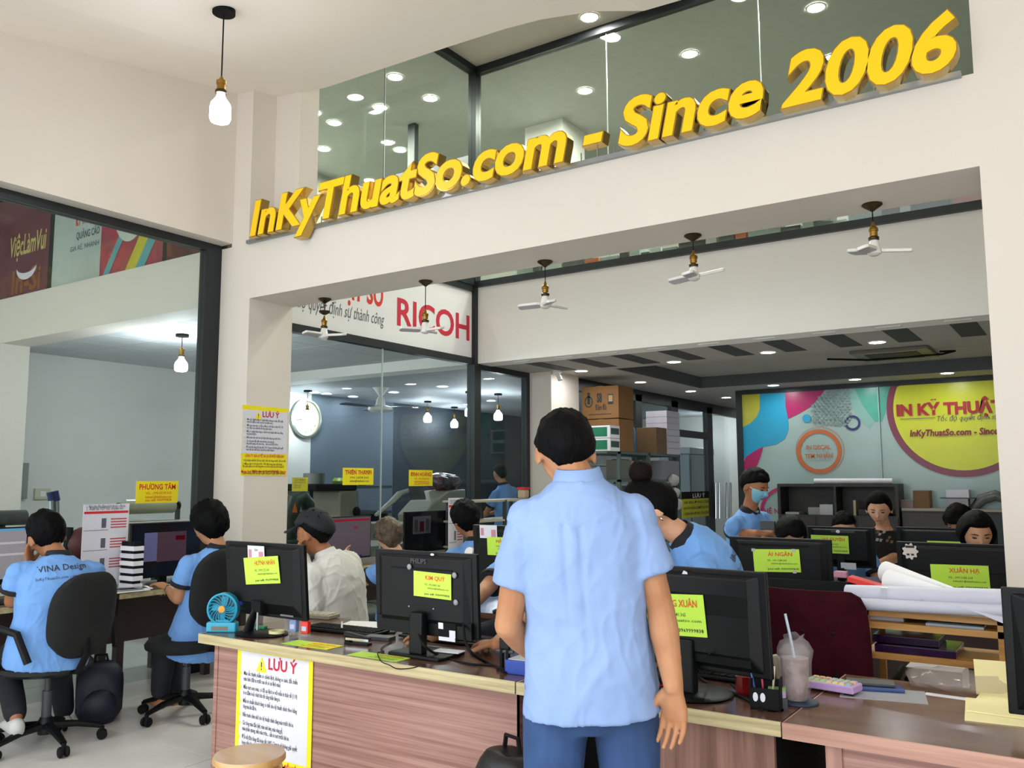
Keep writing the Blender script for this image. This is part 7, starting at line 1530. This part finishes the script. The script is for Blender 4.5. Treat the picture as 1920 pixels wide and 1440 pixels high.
q_ = on(215, 1092, zd); o = thing('desk_calendar', 'white tent desk calendar behind the red mug', 'calendar', q_+Vector((-.08, .05, 0)), R(90)); MB().add([(-.1, -.04, 0), (.1, -.04, 0), (.1, .04, 0), (-.1, .04, 0), (-.1, 0, .16), (.1, 0, .16)], [(0, 1, 5, 4), (2, 3, 4, 5), (1, 2, 5), (3, 0, 4), (3, 2, 1, 0)]).build('tent', M_WHITE, o)
for (px_, py_, l, w_, d_, rz_) in ((245, 1106, 'white framed tablet lying on the window desk', .24, .17, 70), (232, 1110, 'flat white papers under the tablet on the window desk', .26, .2, 85)):
    q_ = on(px_, py_, zd); o = thing('tablet' if 'tablet' in l else 'papers', l, 'tablet' if 'tablet' in l else 'paper', (q_.x-.0, q_.y, zd+(.006 if 'tablet' in l else 0)), R(rz_)); MB().box(-w_/2, w_/2, -d_/2, d_/2, 0, .006).build('slab', M_WHITE, o)
    if 'tablet' in l: MB().box(-w_*.4, w_*.4, -d_*.38, d_*.38, .006, .007).build('glass_face', mat('tablet_face', '#6A6C70', .2), o)
a = at(237, 1010, X=-5.58); b_ = at(246, 1083, X=-5.58); o = thing('file_rack', 'black and white striped file rack beside the window monitor', 'file rack', (-5.6, at(228, 1040, X=-5.58).y, zd)); wR = at(247, 1040, X=-5.58).y-at(228, 1040, X=-5.58).y
for i in range(6): MB().box(0, .16, 0, wR, .05*i, .05*i+.03).build('tray', M_WHITE if i % 2 else M_PAPER, o)
MB().box(0, .15, .01, wR-.01, 0, .31).build('core', M_BLACKM, o)
q_ = at(881, 1036, Y=4.02); q_.z = .75; o = thing('mini_fan', 'small white round fan head beside the half hidden monitor', 'fan', (at(881, 1036, Y=3.95).x, 3.95, .75)); zf = at(881, 1036, Y=3.95).z-.75; MB().lathe([(.001, -.012), (.028, -.012), (.03, 0), (.028, .012), (.001, .012)], 24, M=Matrix.Translation((0, 0, zf)) @ Matrix.Rotation(R(70), 4, 'X')).build('fan_head', M_WHITEPL, o, smooth=True); MB().tube([(0, 0, 0), (0, 0, zf-.02)], .01, 8).build('stem', M_WHITEPL, o); MB().lathe([(.001, 0), (.04, 0), (.035, .012), (.001, .012)], 18).build('base', M_WHITEPL, o)
# rack behind the thick-haired man
o = thing('wire_rack', 'cream topped wire rack beyond the thick-haired man', 'rack', (-5.4, 7.0, 0)); zr = at(930, 937, X=-5.2).z
for zz in (zr, zr-.2, zr-.45): MB().box(-.1, .25, -.1, 1.1, zz-.02, zz).build('shelf', mat('cream_shelf', '#B5AE97', .5), o)
for x_ in (-.08, .22):
    for y_ in (-.08, .5, 1.06): MB().box(x_, x_+.03, y_, y_+.03, 0, zr).build('post', M_GREYPL, o)
o = block('red_white_cup', 'red lidded cream tub on the wire rack', 'tub', (-5.25, 8.0, zr), .1, .1, .1, '#B8A88E', .02); MB().box(-.05, .05, -.05, .05, .1, .125).build('lid', M_RED, o)
bpy.data.scenes.remove(TMP)
